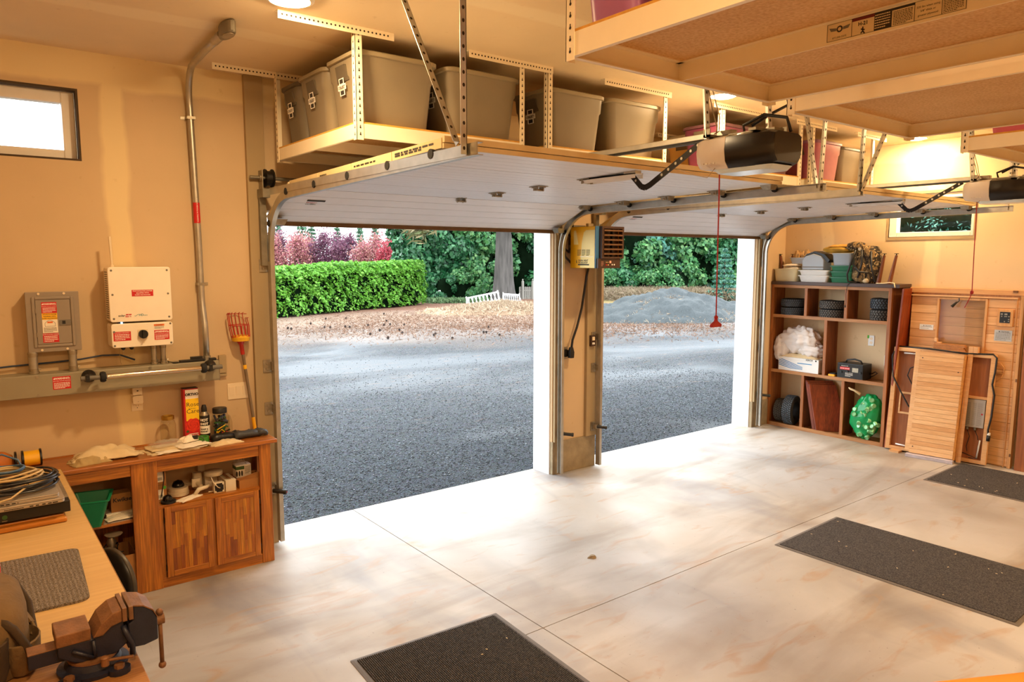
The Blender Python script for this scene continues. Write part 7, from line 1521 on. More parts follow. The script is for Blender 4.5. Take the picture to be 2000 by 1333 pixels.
# ================================================================== TOTES ON THE RACKS
M_tote = mat('tote_gray', '#857860', 0.5, 0, 0.06, 5); M_toted = mat('tote_gray_dark', '#6c6250', 0.5, 0, 0.06, 5); M_lid = mat('tote_lid_gray', '#938569', 0.5, 0, 0.05, 5); M_liddk = mat('tote_lid_dark', '#5a503f', 0.5, 0, 0.05, 5)
M_ptote = mat('tote_plum', '#6a2f42', 0.4, 0, 0.12, 6); M_plid = mat('tote_lid_plum', '#5c3a40', 0.45, 0, 0.08); M_pink = translucent('tote_pink', '#e07a98', 0.8, 0.3); M_plt = translucent('tote_purple_clear', '#b878ac', 0.75, 0.3); M_rtote = translucent('tote_red_clear', '#d8482c', 0.8, 0.3)
M_tan = mat('tote_tan', '#c9a45c', 0.5, 0, 0.05)
def tote(x, y, z, label, body, lid, w=0.53, d=0.40, h=0.40, handle=True, sticker=True, group=None, rz=0.0, lidtop=True):
    """rounded tapered storage tote: long axis X, handles on the short ends"""
    t = thing('storage_tote', label, 'tote', (0, 0, 0), group)
    k = 0.80; rr = 0.055
    prof = ((k, 0.0), (k+0.03, 0.012), (0.925, 0.66), (0.955, 0.69), (0.975, 0.90), (0.985, 0.93))
    mb = MB(); mb.loft([rrect(w*s, d*s, rr, h*f, 5) for s, f in prof]+[rrect(w*0.95, d*0.95, rr, h*0.93, 5), rrect(w*0.78, d*0.78, rr, h*0.03, 5)]); b = part('body', mb, body, t, smooth=40)
    mb = MB(); mb.loft([rrect(w*1.0, d*1.0, rr, h*0.905, 5), rrect(w*1.03, d*1.03, rr+0.005, h*0.915, 5), rrect(w*1.03, d*1.03, rr+0.005, h*0.965, 5), rrect(w*0.97, d*0.97, rr, h*0.985, 5), rrect(w*0.90, d*0.88, rr, h*0.97, 5), rrect(w*0.8, d*0.75, rr, h*1.0, 5)]); part('lid', mb, lid, t, smooth=40)
    if handle:
        for s in (-1, 1):
            mb = MB(); xx = s*w*0.462; mb.hexa([(xx, -0.075, h*0.63), (xx+s*0.004, -0.075, h*0.63), (xx+s*0.004, 0.075, h*0.63), (xx, 0.075, h*0.63), (xx+s*0.012, -0.06, h*0.84), (xx+s*0.026, -0.06, h*0.84), (xx+s*0.026, 0.06, h*0.84), (xx+s*0.012, 0.06, h*0.84)]); part('handle_recess', mb, M_liddk, b)
    if sticker:
        xx = -w*0.462-0.006; mb = MB(); dz = Vector((-0.012, 0, h*0.3)).normalized()
        o = Vector((xx-0.001, 0.055, h*0.44)); yv = Vector((0, -1, 0))
        def rect(a, b_, c, d2, mi, off=0.0): n = Vector((-1, 0, -0.05))*off; q = [o+yv*a+dz*c+n, o+yv*b_+dz*c+n, o+yv*b_+dz*d2+n, o+yv*a+dz*d2+n]; mb.add(q, [(0, 1, 2, 3)], mi)
        rect(0.0, 0.105, 0.03, 0.062, 0); rect(0.02, 0.085, 0.0, 0.095, 0); rect(0.03, 0.075, 0.004, 0.028, 1, 0.0006); rect(0.03, 0.075, 0.066, 0.09, 1, 0.0006)
        text_mb(mb, 'COLLECT', 0.021, o+yv*0.006+dz*0.039+Vector((-0.0012, 0, 0)), yv, dz, 'LEFT', 0.02, 1); part('sticker', mb, [M_wht, M_dark], b, label='white printed sticker')
    t.location = (x, y, z); t.rotation_euler = (0, 0, rz); return t
ZR = 2.858; GT = 'gray totes on the front racks'
tote(2.115, -1.20, ZR, 'large gray tote at the front of the left ceiling rack, nearest corner', M_tote, M_lid, 0.53, 0.42, 0.405, group=GT)
tote(2.115, -0.76, ZR, 'gray tote second from the front at the left end of the rack', M_tote, M_lid, 0.53, 0.42, 0.40, group=GT)
tote(2.115, -0.40, ZR, 'darker gray tote at the back of the left rack by the wall', M_toted, M_liddk, 0.53, 0.31, 0.39, group=GT)
tote(2.725, -1.20, ZR, 'gray tote beside the large one, behind the door track straps', M_tote, M_lid, 0.56, 0.42, 0.405, group=GT)
tote(3.515, -1.20, ZR, 'gray tote with a COLLECT sticker on the middle rack', M_tote, M_lid, 0.53, 0.42, 0.395, group=GT)
tote(4.105, -1.20, ZR, 'gray tote at the right end of the middle rack', M_tote, M_lid, 0.56, 0.42, 0.40, group=GT)
tote(5.02+0.36, -1.18, ZR, 'dark plum tote at the left end of the rack behind the opener', M_ptote, M_plid, 0.50, 0.40, 0.38, sticker=False)
tote(5.62+0.28-0.2, -0.72, ZR, 'tan tote seen between the opener arm and motor', M_tan, M_lid, 0.50, 0.40, 0.39, sticker=False)
tote(5.98, -1.19, ZR, 'plum tote behind the black half of the opener motor', M_ptote, M_plid, 0.52, 0.40, 0.38, sticker=False)
tote(6.62, -0.74, ZR, 'dark plum tote behind the rack posts right of the opener', M_ptote, M_plid, 0.46, 0.40, 0.37, sticker=False)
tote(6.84, -1.20, ZR, 'rosy purple tote with a ribbed rim between the hanger straps', mat('tote_rose', '#a5566a', 0.4, 0, 0.08), mat('tote_lid_rose', '#85506a', 0.45), 0.50, 0.40, 0.38, sticker=False)
tote(7.35, -1.18, ZR, 'olive gray tote nearest the right wall', M_tote, M_liddk, 0.50, 0.40, 0.36, sticker=False)
tote(1.99, -3.45, ZR, 'clear purple tote at the corner of the large overhead rack', M_plt, M_plt, 0.54, 0.27, 0.40, sticker=False, handle=False)
tote(1.99, -3.87, ZR, 'clear red tote behind the purple one on the large overhead rack', M_rtote, M_rtote, 0.54, 0.54, 0.40, sticker=False, handle=False)
tote(5.37, -3.62, ZR, 'pink tote on the rack at the right edge', M_pink, M_pink, 0.52, 0.58, 0.30, sticker=False, handle=False)
# warning sticker on the middle beam of the large rack, facing -x
xs = 2.255-0.0026; YD = (0, -1, 0)
mb = MB()
def rq(y0, y1, z0, z1, mi, off=0.0): mb.add([(xs-off, y0, z0), (xs-off, y1, z0), (xs-off, y1, z1), (xs-off, y0, z1)], [(0, 1, 2, 3)], mi)
ya, yb = -3.93, -4.33; zA, zB2 = 2.781, 2.834
rq(ya, yb, zA, zB2, 0)
def yv(f): return ya+(yb-ya)*f
for f in (0.0, 0.198, 0.66, 0.845, 1.0): rq(yv(f)+0.0008, yv(f)-0.0008, zA, zB2, 1, 0.0006)
rq(ya, yb, zA, zA+0.0012, 1, 0.0006); rq(ya, yb, zB2-0.0012, zB2, 1, 0.0006)
rq(yv(0.37), yv(0.5), zA, zB2, 1, 0.0004); rq(yv(0.2), yv(0.37), zB2-0.010, zB2, 2, 0.0004); rq(yv(0.5), yv(0.66), zB2-0.007, zB2, 1, 0.0004)
cy, cz = yv(0.10), zA+0.033
mb.add([(xs-0.0006, cy+math.cos(a)*0.010, cz+math.sin(a)*0.010) for a in [2*PI*i/20 for i in range(20)]], [tuple(range(20))], 1); mb.add([(xs-0.0009, cy+math.cos(a)*0.0055, cz+math.sin(a)*0.0055) for a in [2*PI*i/16 for i in range(16)]], [tuple(range(16))], 0)
for s in (1, -1): mb.add([(xs-0.0006, cy+s*0.011, cz+0.004), (xs-0.0006, cy+s*0.034, cz+0.008), (xs-0.0006, cy+s*0.028, cz-0.003), (xs-0.0006, cy+s*0.011, cz-0.004)], [(0, 1, 2, 3)], 3)
text_mb(mb, '877-000-SAFE', 0.008, (xs-0.0006, cy, zA+0.006), YD, ZD, 'CENTER', 0.0, 1)
text_mb(mb, 'H-21', 0.015, (xs-0.0006, yv(0.285), zB2-0.026), YD, ZD, 'CENTER', 0.03, 1)
for a, b_ in (((0.0, 0.022), (0.0, 0.010)), ((-0.006, 0.012), (0.006, 0.016)), ((0.0, 0.010), (-0.006, 0.001)), ((0.0, 0.010), (0.006, 0.003))): p, q = Vector((xs-0.0007, yv(0.285)+a[0], zA+a[1])), Vector((xs-0.0007, yv(0.285)+b_[0], zA+b_[1])); mb.bar(p, q, 0.0035, 0.0004, (1, 0, 0), 1)
lines_mb(mb, (xs-0.0008, yv(0.375), zA+0.004), YD, ZD, 0.045, 0.044, 6, 0.003, 0, 3); lines_mb(mb, (xs-0.0008, yv(0.51), zA+0.003), YD, ZD, 0.055, 0.040, 9, 0.002, 1, 4)
for i, s in enumerate(('500 lbs when using', '5/8" thick or', 'greater plywood')): text_mb(mb, s, 0.0082, (xs-0.0006, yv(0.752), zB2-0.020-0.0115*i), YD, ZD, 'CENTER', 0.0, 1)
text_mb(mb, 'WARNING', 0.0085, (xs-0.0006, yv(0.93), zB2-0.012), YD, ZD, 'CENTER', 0.02, 1); lines_mb(mb, (xs-0.0008, yv(0.855), zA+0.003), YD, ZD, 0.052, 0.036, 8, 0.0018, 1, 9)
part('warning_sticker', mb, [mat('sticker_cream', '#dcc79c', 0.6, 0, 0.02), M_dark, mat('sticker_maroon', '#6a1518', 0.6), M_grayp], rackE, label='long printed warning sticker')
# ================================================================== CUBBY SHELF
SH = wood('shelf_oak_v', '#b06c34', '#8f5124', 2, 2.0, 0.5, 0.25); SHX = wood('shelf_oak_y', '#b98048', '#9a6434', 1, 2.0, 0.5, 0.2); SHD = wood('shelf_oak_dark', '#8a4c24', '#6f3716', 2, 2.0, 0.5, 0.25)
t = thing('cubby_shelf', 'oak cubby shelf of three rows against the right wall', 'shelf', (8.25, -0.71, 0.0)); x0, x1 = 8.125, 8.392; e = 0.019
def sp(name, ya, yb, za, zb, m, xa=x0, xb=x1): mb = MB(); mb.box(xa, xb, ya, yb, za, zb); return part(name, mb, m, t)
sp('side_panel', -0.026, -0.006, 0.0, 1.775, SH, x0+0.02); sp('side_panel', -1.470, -1.450, 0.0, 1.775, SH, x0+0.02)
for (za, zb) in ((0.012, 0.032), (0.690, 0.710), (1.380, 1.400), (1.755, 1.775)): sp('shelf_board', -1.45, -0.026, za, zb, SHX, x0+0.02)
DV = ((-0.475, 0.032, 0.69), (-0.98, 0.032, 0.69), (-0.735, 0.71, 1.38), (-0.470, 1.40, 1.755), (-0.965, 1.40, 1.755))
for (y, za, zb) in DV: sp('divider', y-0.009, y+0.009, za, zb, SHD, x0+0.02)
fw = 0.02   # face frame
for (ya, yb) in ((-0.040, -0.005), (-1.475, -1.440)): sp('face_stile', ya, yb, 0.0, 1.78, SH, x0, x0+fw)
for (za, zb) in ((0.0, 0.045), (0.685, 0.722), (1.375, 1.412), (1.745, 1.78)): sp('face_rail', -1.44, -0.040, za, zb, SHX, x0, x0+fw)
for (y, za, zb) in DV: sp('face_stile', y-0.017, y+0.017, za+0.013 if za < 0.1 else za+0.012, zb-0.005, SH, x0, x0+fw)
mb = MB(); mb.hexa([(8.13, -1.50, 0.0), (8.395, -1.50, 0.0), (8.395, -1.482, 0.0), (8.13, -1.482, 0.0), (8.13, -1.60, 1.775), (8.395, -1.60, 1.775), (8.395, -1.582, 1.775), (8.13, -1.582, 1.775)]); solo('leaning_board', mb, wood('red_board', '#a3461c', '#7f3010', 2, 1.6, 0.4, 0.3), 'reddish wooden board leaning between the cubby shelf and the sauna panel', 'board')
t = thing('upturned_table', 'dark table top lying upside down on the cubby shelf with its tapered legs up', 'table', (8.27, -0.7, 1.78))
mb = MB(); mb.box(8.11, 8.395, -1.56, -0.004, 1.781, 1.822); part('top', mb, mat('table_brown', '#4a342a', 0.5, 0, 0.1, 8), t, bevel=0.003)
for (y, x, dy) in ((-0.06, 8.28, 0.045), (-0.17, 8.34, 0.03), (-1.30, 8.17, -0.05), (-1.42, 8.17, -0.06)):
    mb = MB(); mb.cyl((x, y, 1.822), (x, y+dy, 2.135), 0.024, 0.014, 12); lg = part('leg', mb, SHD, t, smooth=40); mb = MB(); mb.cyl((x, y+dy, 2.135), (x, y+dy, 2.15), 0.006, n=8); mb.cyl((x, y+dy, 2.15), (x, y+dy, 2.156), 0.022, n=12); part('glide', mb, M_blackm, lg)
# tubs and bags on top
ZTT = 1.822
def tub(name, y0, y1, z, h, m, label, x0=8.13, x1=8.36, k=0.86, rim=True, cat='tub'):
    t = thing(name, label, cat, ((x0+x1)/2, (y0+y1)/2, z)); cx, cy = (x0+x1)/2, (y0+y1)/2; w, d = x1-x0, y1-y0
    mb = MB(); mb.loft([rrect(w*k, d*k, 0.025, z+0.0005, 3, cx, cy), rrect(w*0.97, d*0.97, 0.03, z+h, 3, cx, cy), rrect(w*0.93, d*0.93, 0.03, z+h, 3, cx, cy), rrect(w*k*0.93, d*k*0.93, 0.025, z+0.006, 3, cx, cy)]); part('body', mb, m, t, smooth=40)
    if rim: mb = MB(); mb.loft([rrect(w*a, d*a, 0.03, z+zz, 3, cx, cy) for a, zz in ((0.97, h-0.012), (1.03, h-0.010), (1.03, h), (0.95, h+0.001))], caps=False); part('rim', mb, m, t, smooth=40)
    return t
M_cr = mat('cream_tub', '#dcd2a8', 0.5, 0, 0.04); M_wt = mat('white_tub', '#e6e6e2', 0.45, 0, 0.03); M_gt = mat('green_tub', '#1d6b45', 0.45, 0, 0.05); M_fog = translucent('frosted_box', '#b9c2cc', 0.7, 0.3)
tub('cream_tub', -0.335, -0.01, ZTT, 0.155, M_cr, 'cream plastic tub at the left end of the upturned table')
part_ = thing('paper_pile', 'pile of pale papers sticking out of the cream tub', 'papers', (8.22, -0.22, ZTT+0.15))
for i in range(3): part('sheet', crumple(8.22, -0.24+0.01*i, 0.17, 0.20, ZTT+0.157+0.018*i, 0.022, 81+i, rot=0.2*i, folds=4), (M_paper, M_film, M_paper)[i], part_, smooth=True)
tub('clear_basket', -0.42, -0.18, ZTT+0.215, 0.075, M_fog, 'clear basket of brown paper bags behind the papers', 8.20, 8.37)
for i, (y, lb) in enumerate(((-0.25, 'left crumpled brown paper bag in the clear basket'), (-0.36, 'right crumpled brown paper bag in the clear basket'))):
    mb = crumple(8.28, y, 0.13, 0.11, ZTT+0.226, 0.15, 90+i, folds=6); solo('paper_bag', mb, mat('kraft_paper', '#c39a63', 0.85, 0, 0.1, 12) if i == 0 else bpy.data.materials['kraft_paper'], lb, 'bag', smooth=40)
tub('white_tub', -0.735, -0.345, ZTT, 0.078, M_wt, 'lower white tub stacked beside the cream tub'); tub('white_tub', -0.735, -0.345, ZTT+0.0795, 0.060, M_wt, 'upper white tub stacked beside the cream tub')
t = thing('frosted_bin', 'frosted plastic bin with an arched top and dark lid, on the white tubs', 'bin', (8.24, -0.53, ZTT+0.14))
mb = MB(); z = ZTT+0.142; arch = [(-0.66, z), (-0.385, z), (-0.385, z+0.12), (-0.42, z+0.165), (-0.52, z+0.195), (-0.62, z+0.165), (-0.66, z+0.12)]; mb.prism(arch, 'X', 8.15, 8.33); part('body', mb, M_fog, t, bevel=0.01)
mb = MB(); mb.prism([(-0.70, z+0.09), (-0.66, z+0.125), (-0.62, z+0.172), (-0.52, z+0.203), (-0.42, z+0.172), (-0.395, z+0.15), (-0.395, z+0.16), (-0.43, z+0.19), (-0.53, z+0.225), (-0.65, z+0.19), (-0.72, z+0.12)], 'X', 8.17, 8.34); part('dark_lid', mb, M_black, t)
mb = MB(); mb.box(8.148, 8.15, -0.66, -0.385, z+0.03, z+0.042); part('ridge', mb, M_grayp, t)
for i, (z, lb) in enumerate(((ZTT, 'lowest of the three green tubs'), (ZTT+0.0665, 'middle of the three green tubs'), (ZTT+0.133, 'top one of the three green tubs'))): tub('green_tub', -1.03, -0.745, z, 0.064, M_gt, lb+' under the clear box on the upturned table')
tub('clear_box', -1.00, -0.76, ZTT+0.199, 0.14, M_fog, 'clear box of clippings on the green tubs')
mb = MB(); mb.loft([[(8.23+math.cos(a)*0.10*k, -0.80+math.sin(a)*0.20*k, ZTT+0.345+z) for a in [2*PI*i/22 for i in range(22)]] for (k, z) in ((0.7, 0.0), (1.0, 0.03), (0.95, 0.055), (0.6, 0.075))]); solo('striped_cushion', mb, mat('yellow_green_cloth', '#b98d2c', 0.8, 0, 0.35, 9), 'flat yellow and green cushion on the frosted bin and clear box', 'cushion', smooth=True)
mb = crumple(8.24, -0.86, 0.18, 0.28, ZTT+0.415, 0.03, 95, folds=4); solo('yellow_cloth', mb, mat('ochre_cloth', '#c28a3a', 0.9, 0, 0.1), 'ochre cloth folded on the flat cushion', 'cloth', smooth=True)
def camo():
    m, nt, b = newmat('camouflage'); co = ocoord(nt); b.inputs['Roughness'].default_value = 0.9
    c = ramp(nt, noise(nt, co, 16, 4, (1, 1, 0.5), 1.0), 0.46, lin('#2a2014'), 0.54, lin('#7a5f38')); c = mixc(nt, ramp(nt, noise(nt, co, 28, 5, None, 1.5), 0.56, (0, 0, 0, 1), 0.62, (1, 1, 1, 1)), c, lin('#b59a6a'))
    nt.links.new(mixc(nt, ramp(nt, noise(nt, co, 22, 3, (1, 1, 0.4), 2), 0.60, (0, 0, 0, 1), 0.64, (1, 1, 1, 1)), c, lin('#120d08')), b.inputs['Base Color']); return m
M_camo = camo(); t = thing('camo_pack', 'camouflage hunting backpack hanging over the front of the upturned table', 'backpack', (8.2, -1.13, ZTT))
mb = MB(); mb.loft([[(8.215+math.cos(a)*0.085*k+0.012*math.sin(5*a), -1.15+math.sin(a)*0.15*k, ZTT+z) for a in [2*PI*i/26 for i in range(26)]] for (k, z) in ((0.75, 0.002), (0.95, 0.05), (1.0, 0.15), (1.0, 0.28), (0.95, 0.37), (0.7, 0.415), (0.2, 0.425))]); part('main_bag', mb, M_camo, t, smooth=True)
mb = MB(); mb.loft([[(8.15+math.cos(a)*0.05*k, -1.10+math.sin(a)*0.09*k, ZTT+z) for a in [2*PI*i/18 for i in range(18)]] for (k, z) in ((0.7, 0.02), (1.0, 0.06), (1.0, 0.18), (0.7, 0.23))]); part('front_pocket', mb, M_camo, t, smooth=True)
mb = MB(); mb.loft([[(8.20+math.cos(a)*0.08*k, -1.02+math.sin(a)*0.13*k, ZTT+0.40+z) for a in [2*PI*i/18 for i in range(18)]] for (k, z) in ((0.7, -0.03), (1.0, 0.0), (0.8, 0.05), (0.3, 0.07))]); part('top_flap', mb, M_camo, t, smooth=True)
mb = MB()
for pth in ([(8.14, -1.05, ZTT+0.40), (8.10, -1.02, ZTT+0.25), (8.09, -0.98, ZTT+0.10), (8.10, -0.99, ZTT+0.02), (8.12, -1.08, ZTT+0.008)], [(8.12, -1.12, ZTT+0.38), (8.10, -1.14, ZTT+0.22), (8.10, -1.10, ZTT+0.06)], [(8.13, -1.22, ZTT+0.36), (8.10, -1.25, ZTT+0.18), (8.10, -1.30, ZTT+0.02)], [(8.10, -1.04, ZTT+0.22), (8.09, -1.12, ZTT+0.13), (8.10, -1.22, ZTT+0.12)]): mb.tube(pth, 0.011, 6)
part('strap', mb, M_black, t, smooth=True)
mb = MB(); mb.tube([(8.115, -1.02, ZTT+0.01), (8.10, -0.985, 1.80), (8.10, -0.975, 1.70), (8.101, -0.98, 1.60), (8.10, -0.972, 1.56)], 0.0035, 6); mb.sphere((8.1, -0.972, 1.555), 0.008, 8, 6, sc=(1, 1, 2)); part('dangling_cord', mb, M_black, t, smooth=True)
mb = MB(); mb.cyl((8.112, -1.10, ZTT+0.385), (8.108, -1.10, ZTT+0.385), 0.018, n=16); part('button', mb, M_rag, t)
mb = MB(); mb.sphere((8.15, -1.17, ZTT+0.035), 0.035, 14, 10, sc=(1, 1.2, 0.95)); solo('white_bundle', mb, M_rag, 'small pale cloth bundle in front of the camouflage pack', 'bundle', smooth=True)
mb = MB(); mb.tube([(8.12, -1.30, ZTT+0.005), (8.115, -1.38, ZTT+0.006), (8.115, -1.45, ZTT+0.018), (8.108, -1.50, ZTT+0.012), (8.106, -1.51, 1.80), (8.105, -1.515, 1.785)], 0.006, 6); solo('cream_rope', mb, M_rag, 'short cream rope at the right end of the upturned table', 'rope', smooth=True)
# tyres
M_tire = mat('tire_rubber', '#454d55', 0.6, 0, 0.15, 20); M_tired = mat('dusty_tire_rubber', '#5e5a54', 0.75, 0, 0.15, 20)
def tire(r, w, mat_, label, loc, rot, lugs=40, rows=4, rim=0.55):
    """tractor-lawn tyre: carcass plus herringbone tread blocks"""
    t = thing('tire', label, 'tire', (0, 0, 0)); mb = MB()
    pr = [(r*rim, -w*0.36), (r*rim*1.08, -w*0.44), (r*0.80, -w*0.5), (r*0.91, -w*0.46), (r*0.945, -w*0.34), (r*0.95, 0), (r*0.945, w*0.34), (r*0.91, w*0.46), (r*0.80, w*0.5), (r*rim*1.08, w*0.44), (r*rim, w*0.36), (r*rim*0.98, 0)]
    mb.lathe((0, 0, 0), pr+[pr[0]], 44, caps=False); part('carcass', mb, M_rubber, t, smooth=40)  # dark carcass under lighter tread paints the shade in the grooves
    mb = MB(); cw = w*0.86/rows
    for j in range(rows):
        zc = -w*0.43+cw*(j+0.5); sh = (0.5 if j % 2 else 0.0); sk = 0.25 if j % 2 else -0.25
        for i in range(lugs):
            a = 2*PI*(i+sh)/lugs; da = 2*PI/lugs*0.31; rr = r*0.94; ro = r*(1.0 if 0 < j < rows-1 else 0.985); q = []
            for R_ in (rr, ro):
                for (u, v) in ((-1, -1), (1, -1), (1, 1), (-1, 1)):
                    an = a+da*u+da*sk*2*v; q.append((math.cos(an)*R_, math.sin(an)*R_, zc+v*cw*0.40))
            mb.hexa(q)
    part('tread', mb, mat_, t)
    t.location = loc; t.rotation_euler = rot; return t
tire(0.155, 0.105, M_tire, 'dark tire lying flat at the left of the top cubby row, lower of two', (8.27, -0.235, 1.4535), (0, 0, 0)); tire(0.155, 0.10, M_tire, 'dark tire lying flat at the left of the top cubby row, upper of two', (8.272, -0.232, 1.558), (0, 0, 0.3))
tire(0.165, 0.105, M_tired, 'worn tire lying flat in the middle top cubby, lower of two', (8.30, -0.735, 1.4535), (0, 0, 0), 34); tire(0.165, 0.10, M_tired, 'worn tire lying flat in the middle top cubby, upper of two', (8.302, -0.733, 1.557), (0, 0, 0.2), 34)
tire(0.135, 0.13, M_tired, 'small knobby tire lying flat in the right top cubby, lower of two', (8.32, -1.30, 1.466), (0, 0, 0), 26); tire(0.135, 0.125, M_tire, 'small knobby tire lying flat in the right top cubby, upper of two', (8.318, -1.30, 1.594), (0, 0, 0.2), 26)
tire(0.148, 0.12, M_tired, 'brownish tire standing at the left of the bottom cubby', (8.29, -0.115, 0.181), (PI/2, 0, 0.12)); tire(0.185, 0.13, M_tire, 'larger dark tire standing beside the brownish one in the bottom cubby', (8.22, -0.29, 0.218), (PI/2, 0.0, 0.16), 44, 5)
# bedding on a paper box, charger, meter, boards, bag of cans
M_sheetc = mat('white_bedding', '#e2dad4', 0.9, 0, 0.06, 6)
t = thing('copy_paper_box', 'white paper box with blue stripes in the middle cubby row', 'box', (8.24, -0.39, 0.71))
mb = MB(); mb.box(8.135, 8.36, -0.665, -0.135, 0.723, 0.885); bx = part('box', mb, M_wt, t, bevel=0.002); mb = MB(); mb.box(8.131, 8.365, -0.667, -0.131, 0.862, 0.890); part('lid', mb, M_wt, t, bevel=0.002)
mb = MB(); xx = 8.1342
for k in range(5):
    z = 0.742+0.020*k; mb.add([(xx, -0.14, z+0.042), (xx, -0.30, z+0.010-0.003*k), (xx, -0.46, z-0.004-0.012*k+0.012), (xx, -0.46, z-0.012*k+0.012), (xx, -0.30, z+0.019-0.003*k), (xx, -0.14, z+0.052)], [(0, 1, 4, 5), (1, 2, 3, 4)], 0)
mb.box(xx-0.0005, xx, -0.58, -0.39, 0.822, 0.832, 0); part('blue_stripes', mb, mat('stripe_blue', '#2a7fb5', 0.6), bx)
mb = MB(); text_mb(mb, 'XEROX', 0.028, (8.1302, -0.50, 0.868), (0, -1, 0), ZD, 'LEFT', 0.03); mb.cyl((8.1302, -0.632, 0.876), (8.131, -0.632, 0.876), 0.010, n=14); part('lettering', mb, M_dark, bx)
def blob(c, r, sc, seed, amp=0.16, n=34, m=22, fr=4.0):
    q = []; mb = MB()
    for j in range(m+1):
        ph = PI*j/m
        for i in range(n):
            th = 2*PI*i/n; d = Vector((math.sin(ph)*math.cos(th), math.sin(ph)*math.sin(th), -math.cos(ph)))
            k = 1+amp*(math.sin(d.x*fr*2+seed)*math.sin(d.y*fr*2.3+seed*2)+0.6*math.sin(d.z*fr*3+d.x*fr*1.7+seed)+0.5*abs(math.sin((d.y+d.z*0.7)*fr*2.6+seed)))
            q.append((c[0]+d.x*r*sc[0]*k, c[1]+d.y*r*sc[1]*k, c[2]+d.z*r*sc[2]*k))
    mb.add(q, [(j*n+i, j*n+(i+1) % n, (j+1)*n+(i+1) % n, (j+1)*n+i) for j in range(m) for i in range(n)]); return mb
t = thing('bedding_pile', 'rumpled heap of white bedding on the blue-striped box', 'bedding', (8.25, -0.35, 0.89))
part('sheet', blob((8.26, -0.30, 1.08), 0.2, (0.55, 1.05, 0.80), 1), M_sheetc, t, smooth=True); part('sheet', blob((8.235, -0.43, 1.10), 0.17, (0.6, 1.0, 0.85), 3, 0.18), M_sheetc, t, smooth=True); part('sheet', blob((8.22, -0.13, 0.98), 0.15, (0.55, 0.72, 1.1), 5, 0.14), M_sheetc, t, smooth=True); part('sheet', blob((8.23, -0.52, 0.99), 0.15, (0.6, 1.0, 0.62), 7, 0.14), M_sheetc, t, smooth=True); part('under_cloth', crumple(8.24, -0.40, 0.22, 0.50, 0.892, 0.05, 98, folds=5), M_rag, t, smooth=True)
t = thing('battery_charger', 'black battery charger with a red label and a carrying handle', 'battery charger', (8.22, -1.04, 0.71)); x0, x1, y0, y1, z0, z1 = 8.14, 8.34, -1.20, -0.895, 0.711, 0.895
mb = MB(); mb.box(x0, x1, y0, y1, z0+0.006, z1); bd = part('case', mb, M_black, t, bevel=0.006); mb = MB(); mb.box(x0-0.003, x0, y0+0.012, y1-0.012, z0+0.02, z1-0.012, 0); mb.box(x0-0.0036, x0, y1-0.15, y1-0.035, z1-0.075, z1-0.045, 1); fp = part('front_panel', mb, [M_blackm, M_red], bd)
mb = MB(); xx = x0-0.0042; text_mb(mb, 'BATTERY CHARGER', 0.012, (xx, y1-0.04, z1-0.065), (0, -1, 0), ZD, 'LEFT', 0.02); text_mb(mb, 'MANUAL 6/12V', 0.012, (xx, y1-0.05, z1-0.036), (0, -1, 0), ZD, 'LEFT', 0.01); lines_mb(mb, (xx, y1-0.10, z0+0.03), (0, -1, 0), ZD, 0.09, 0.05, 4, 0.004, 0, 2); part('lettering', mb, M_wht, bd)
for (yy_, zz_) in ((-0.945, 0.79), (-1.02, 0.80), (-1.17, 0.80)): mb = MB(); mb.cyl((x0-0.014, yy_, zz_), (x0-0.003, yy_, zz_), 0.013, n=12); part('knob', mb, M_black, bd)
mb = MB(); mb.box(x0-0.004, x0-0.003, -1.145, -1.075, 0.80, 0.85); part('meter', mb, M_zinc, bd); mb = MB(); mb.tube([(8.22, -0.95, z1-0.002), (8.22, -0.97, z1+0.03), (8.22, -1.06, z1+0.045), (8.22, -1.13, z1+0.03), (8.22, -1.15, z1-0.002)], 0.010, 8); part('handle', mb, M_black, t, smooth=True)
mb = MB(); mb.tube([(8.30, -1.20, 0.78), (8.28, -1.24, 0.79), (8.24, -1.29, 0.82), (8.25, -1.31, 0.805), (8.28, -1.26, 0.77), (8.27, -1.22, 0.745)], 0.006, 6); part('lead', mb, M_wire, t, smooth=True)
t = thing('multimeter', 'yellow and black multimeter beside the battery charger', 'multimeter', (8.2, -0.82, 0.71)); mb = MB(); mb.loft([rrect(0.12, 0.085, 0.012, z, 3, 8.20, -0.825) for z in (0.7105, 0.745)]); part('case', mb, M_yelp, t, bevel=0.004); mb = MB(); mb.loft([rrect(0.10, 0.062, 0.008, z, 3, 8.20, -0.825) for z in (0.745, 0.757)]); mb.tube([(8.15, -0.85, 0.745), (8.14, -0.875, 0.76), (8.16, -0.885, 0.75)], 0.006, 6); part('face', mb, M_black, t)
for i, (dy, m, lb) in enumerate(((0.0, 0, 'red-brown board leaning in the bottom cubby, rear of three'), (-0.025, 1, 'red-brown board leaning in the bottom cubby, middle of three'), (-0.055, 0, 'wide red-brown board leaning at the front of the bottom cubby'))):
    MBR = bpy.data.materials.get('mahogany') or wood('mahogany', '#8f3d1c', '#702a10', 2, 2, 0.35, 0.3)
    b0, b1, th = -0.60+dy, -0.535+dy, 0.018; mb = MB()
    zt_ = 0.63-0.02*i; xA, xB = 8.15-0.012*i, 8.36-0.012*i
    mb.hexa([(xA, b0-0.03, 0.034), (xB, b0-0.28*1, 0.034), (xB, b0-0.28+th, 0.034), (xA, b0-0.03+th, 0.034), (xA, b1+0.025, zt_), (xB, b1-0.20, zt_), (xB, b1-0.20+th, zt_), (xA, b1+0.025+th, zt_)]); solo('leaning_plank', mb, MBR, lb, 'board', bevel=0.003)
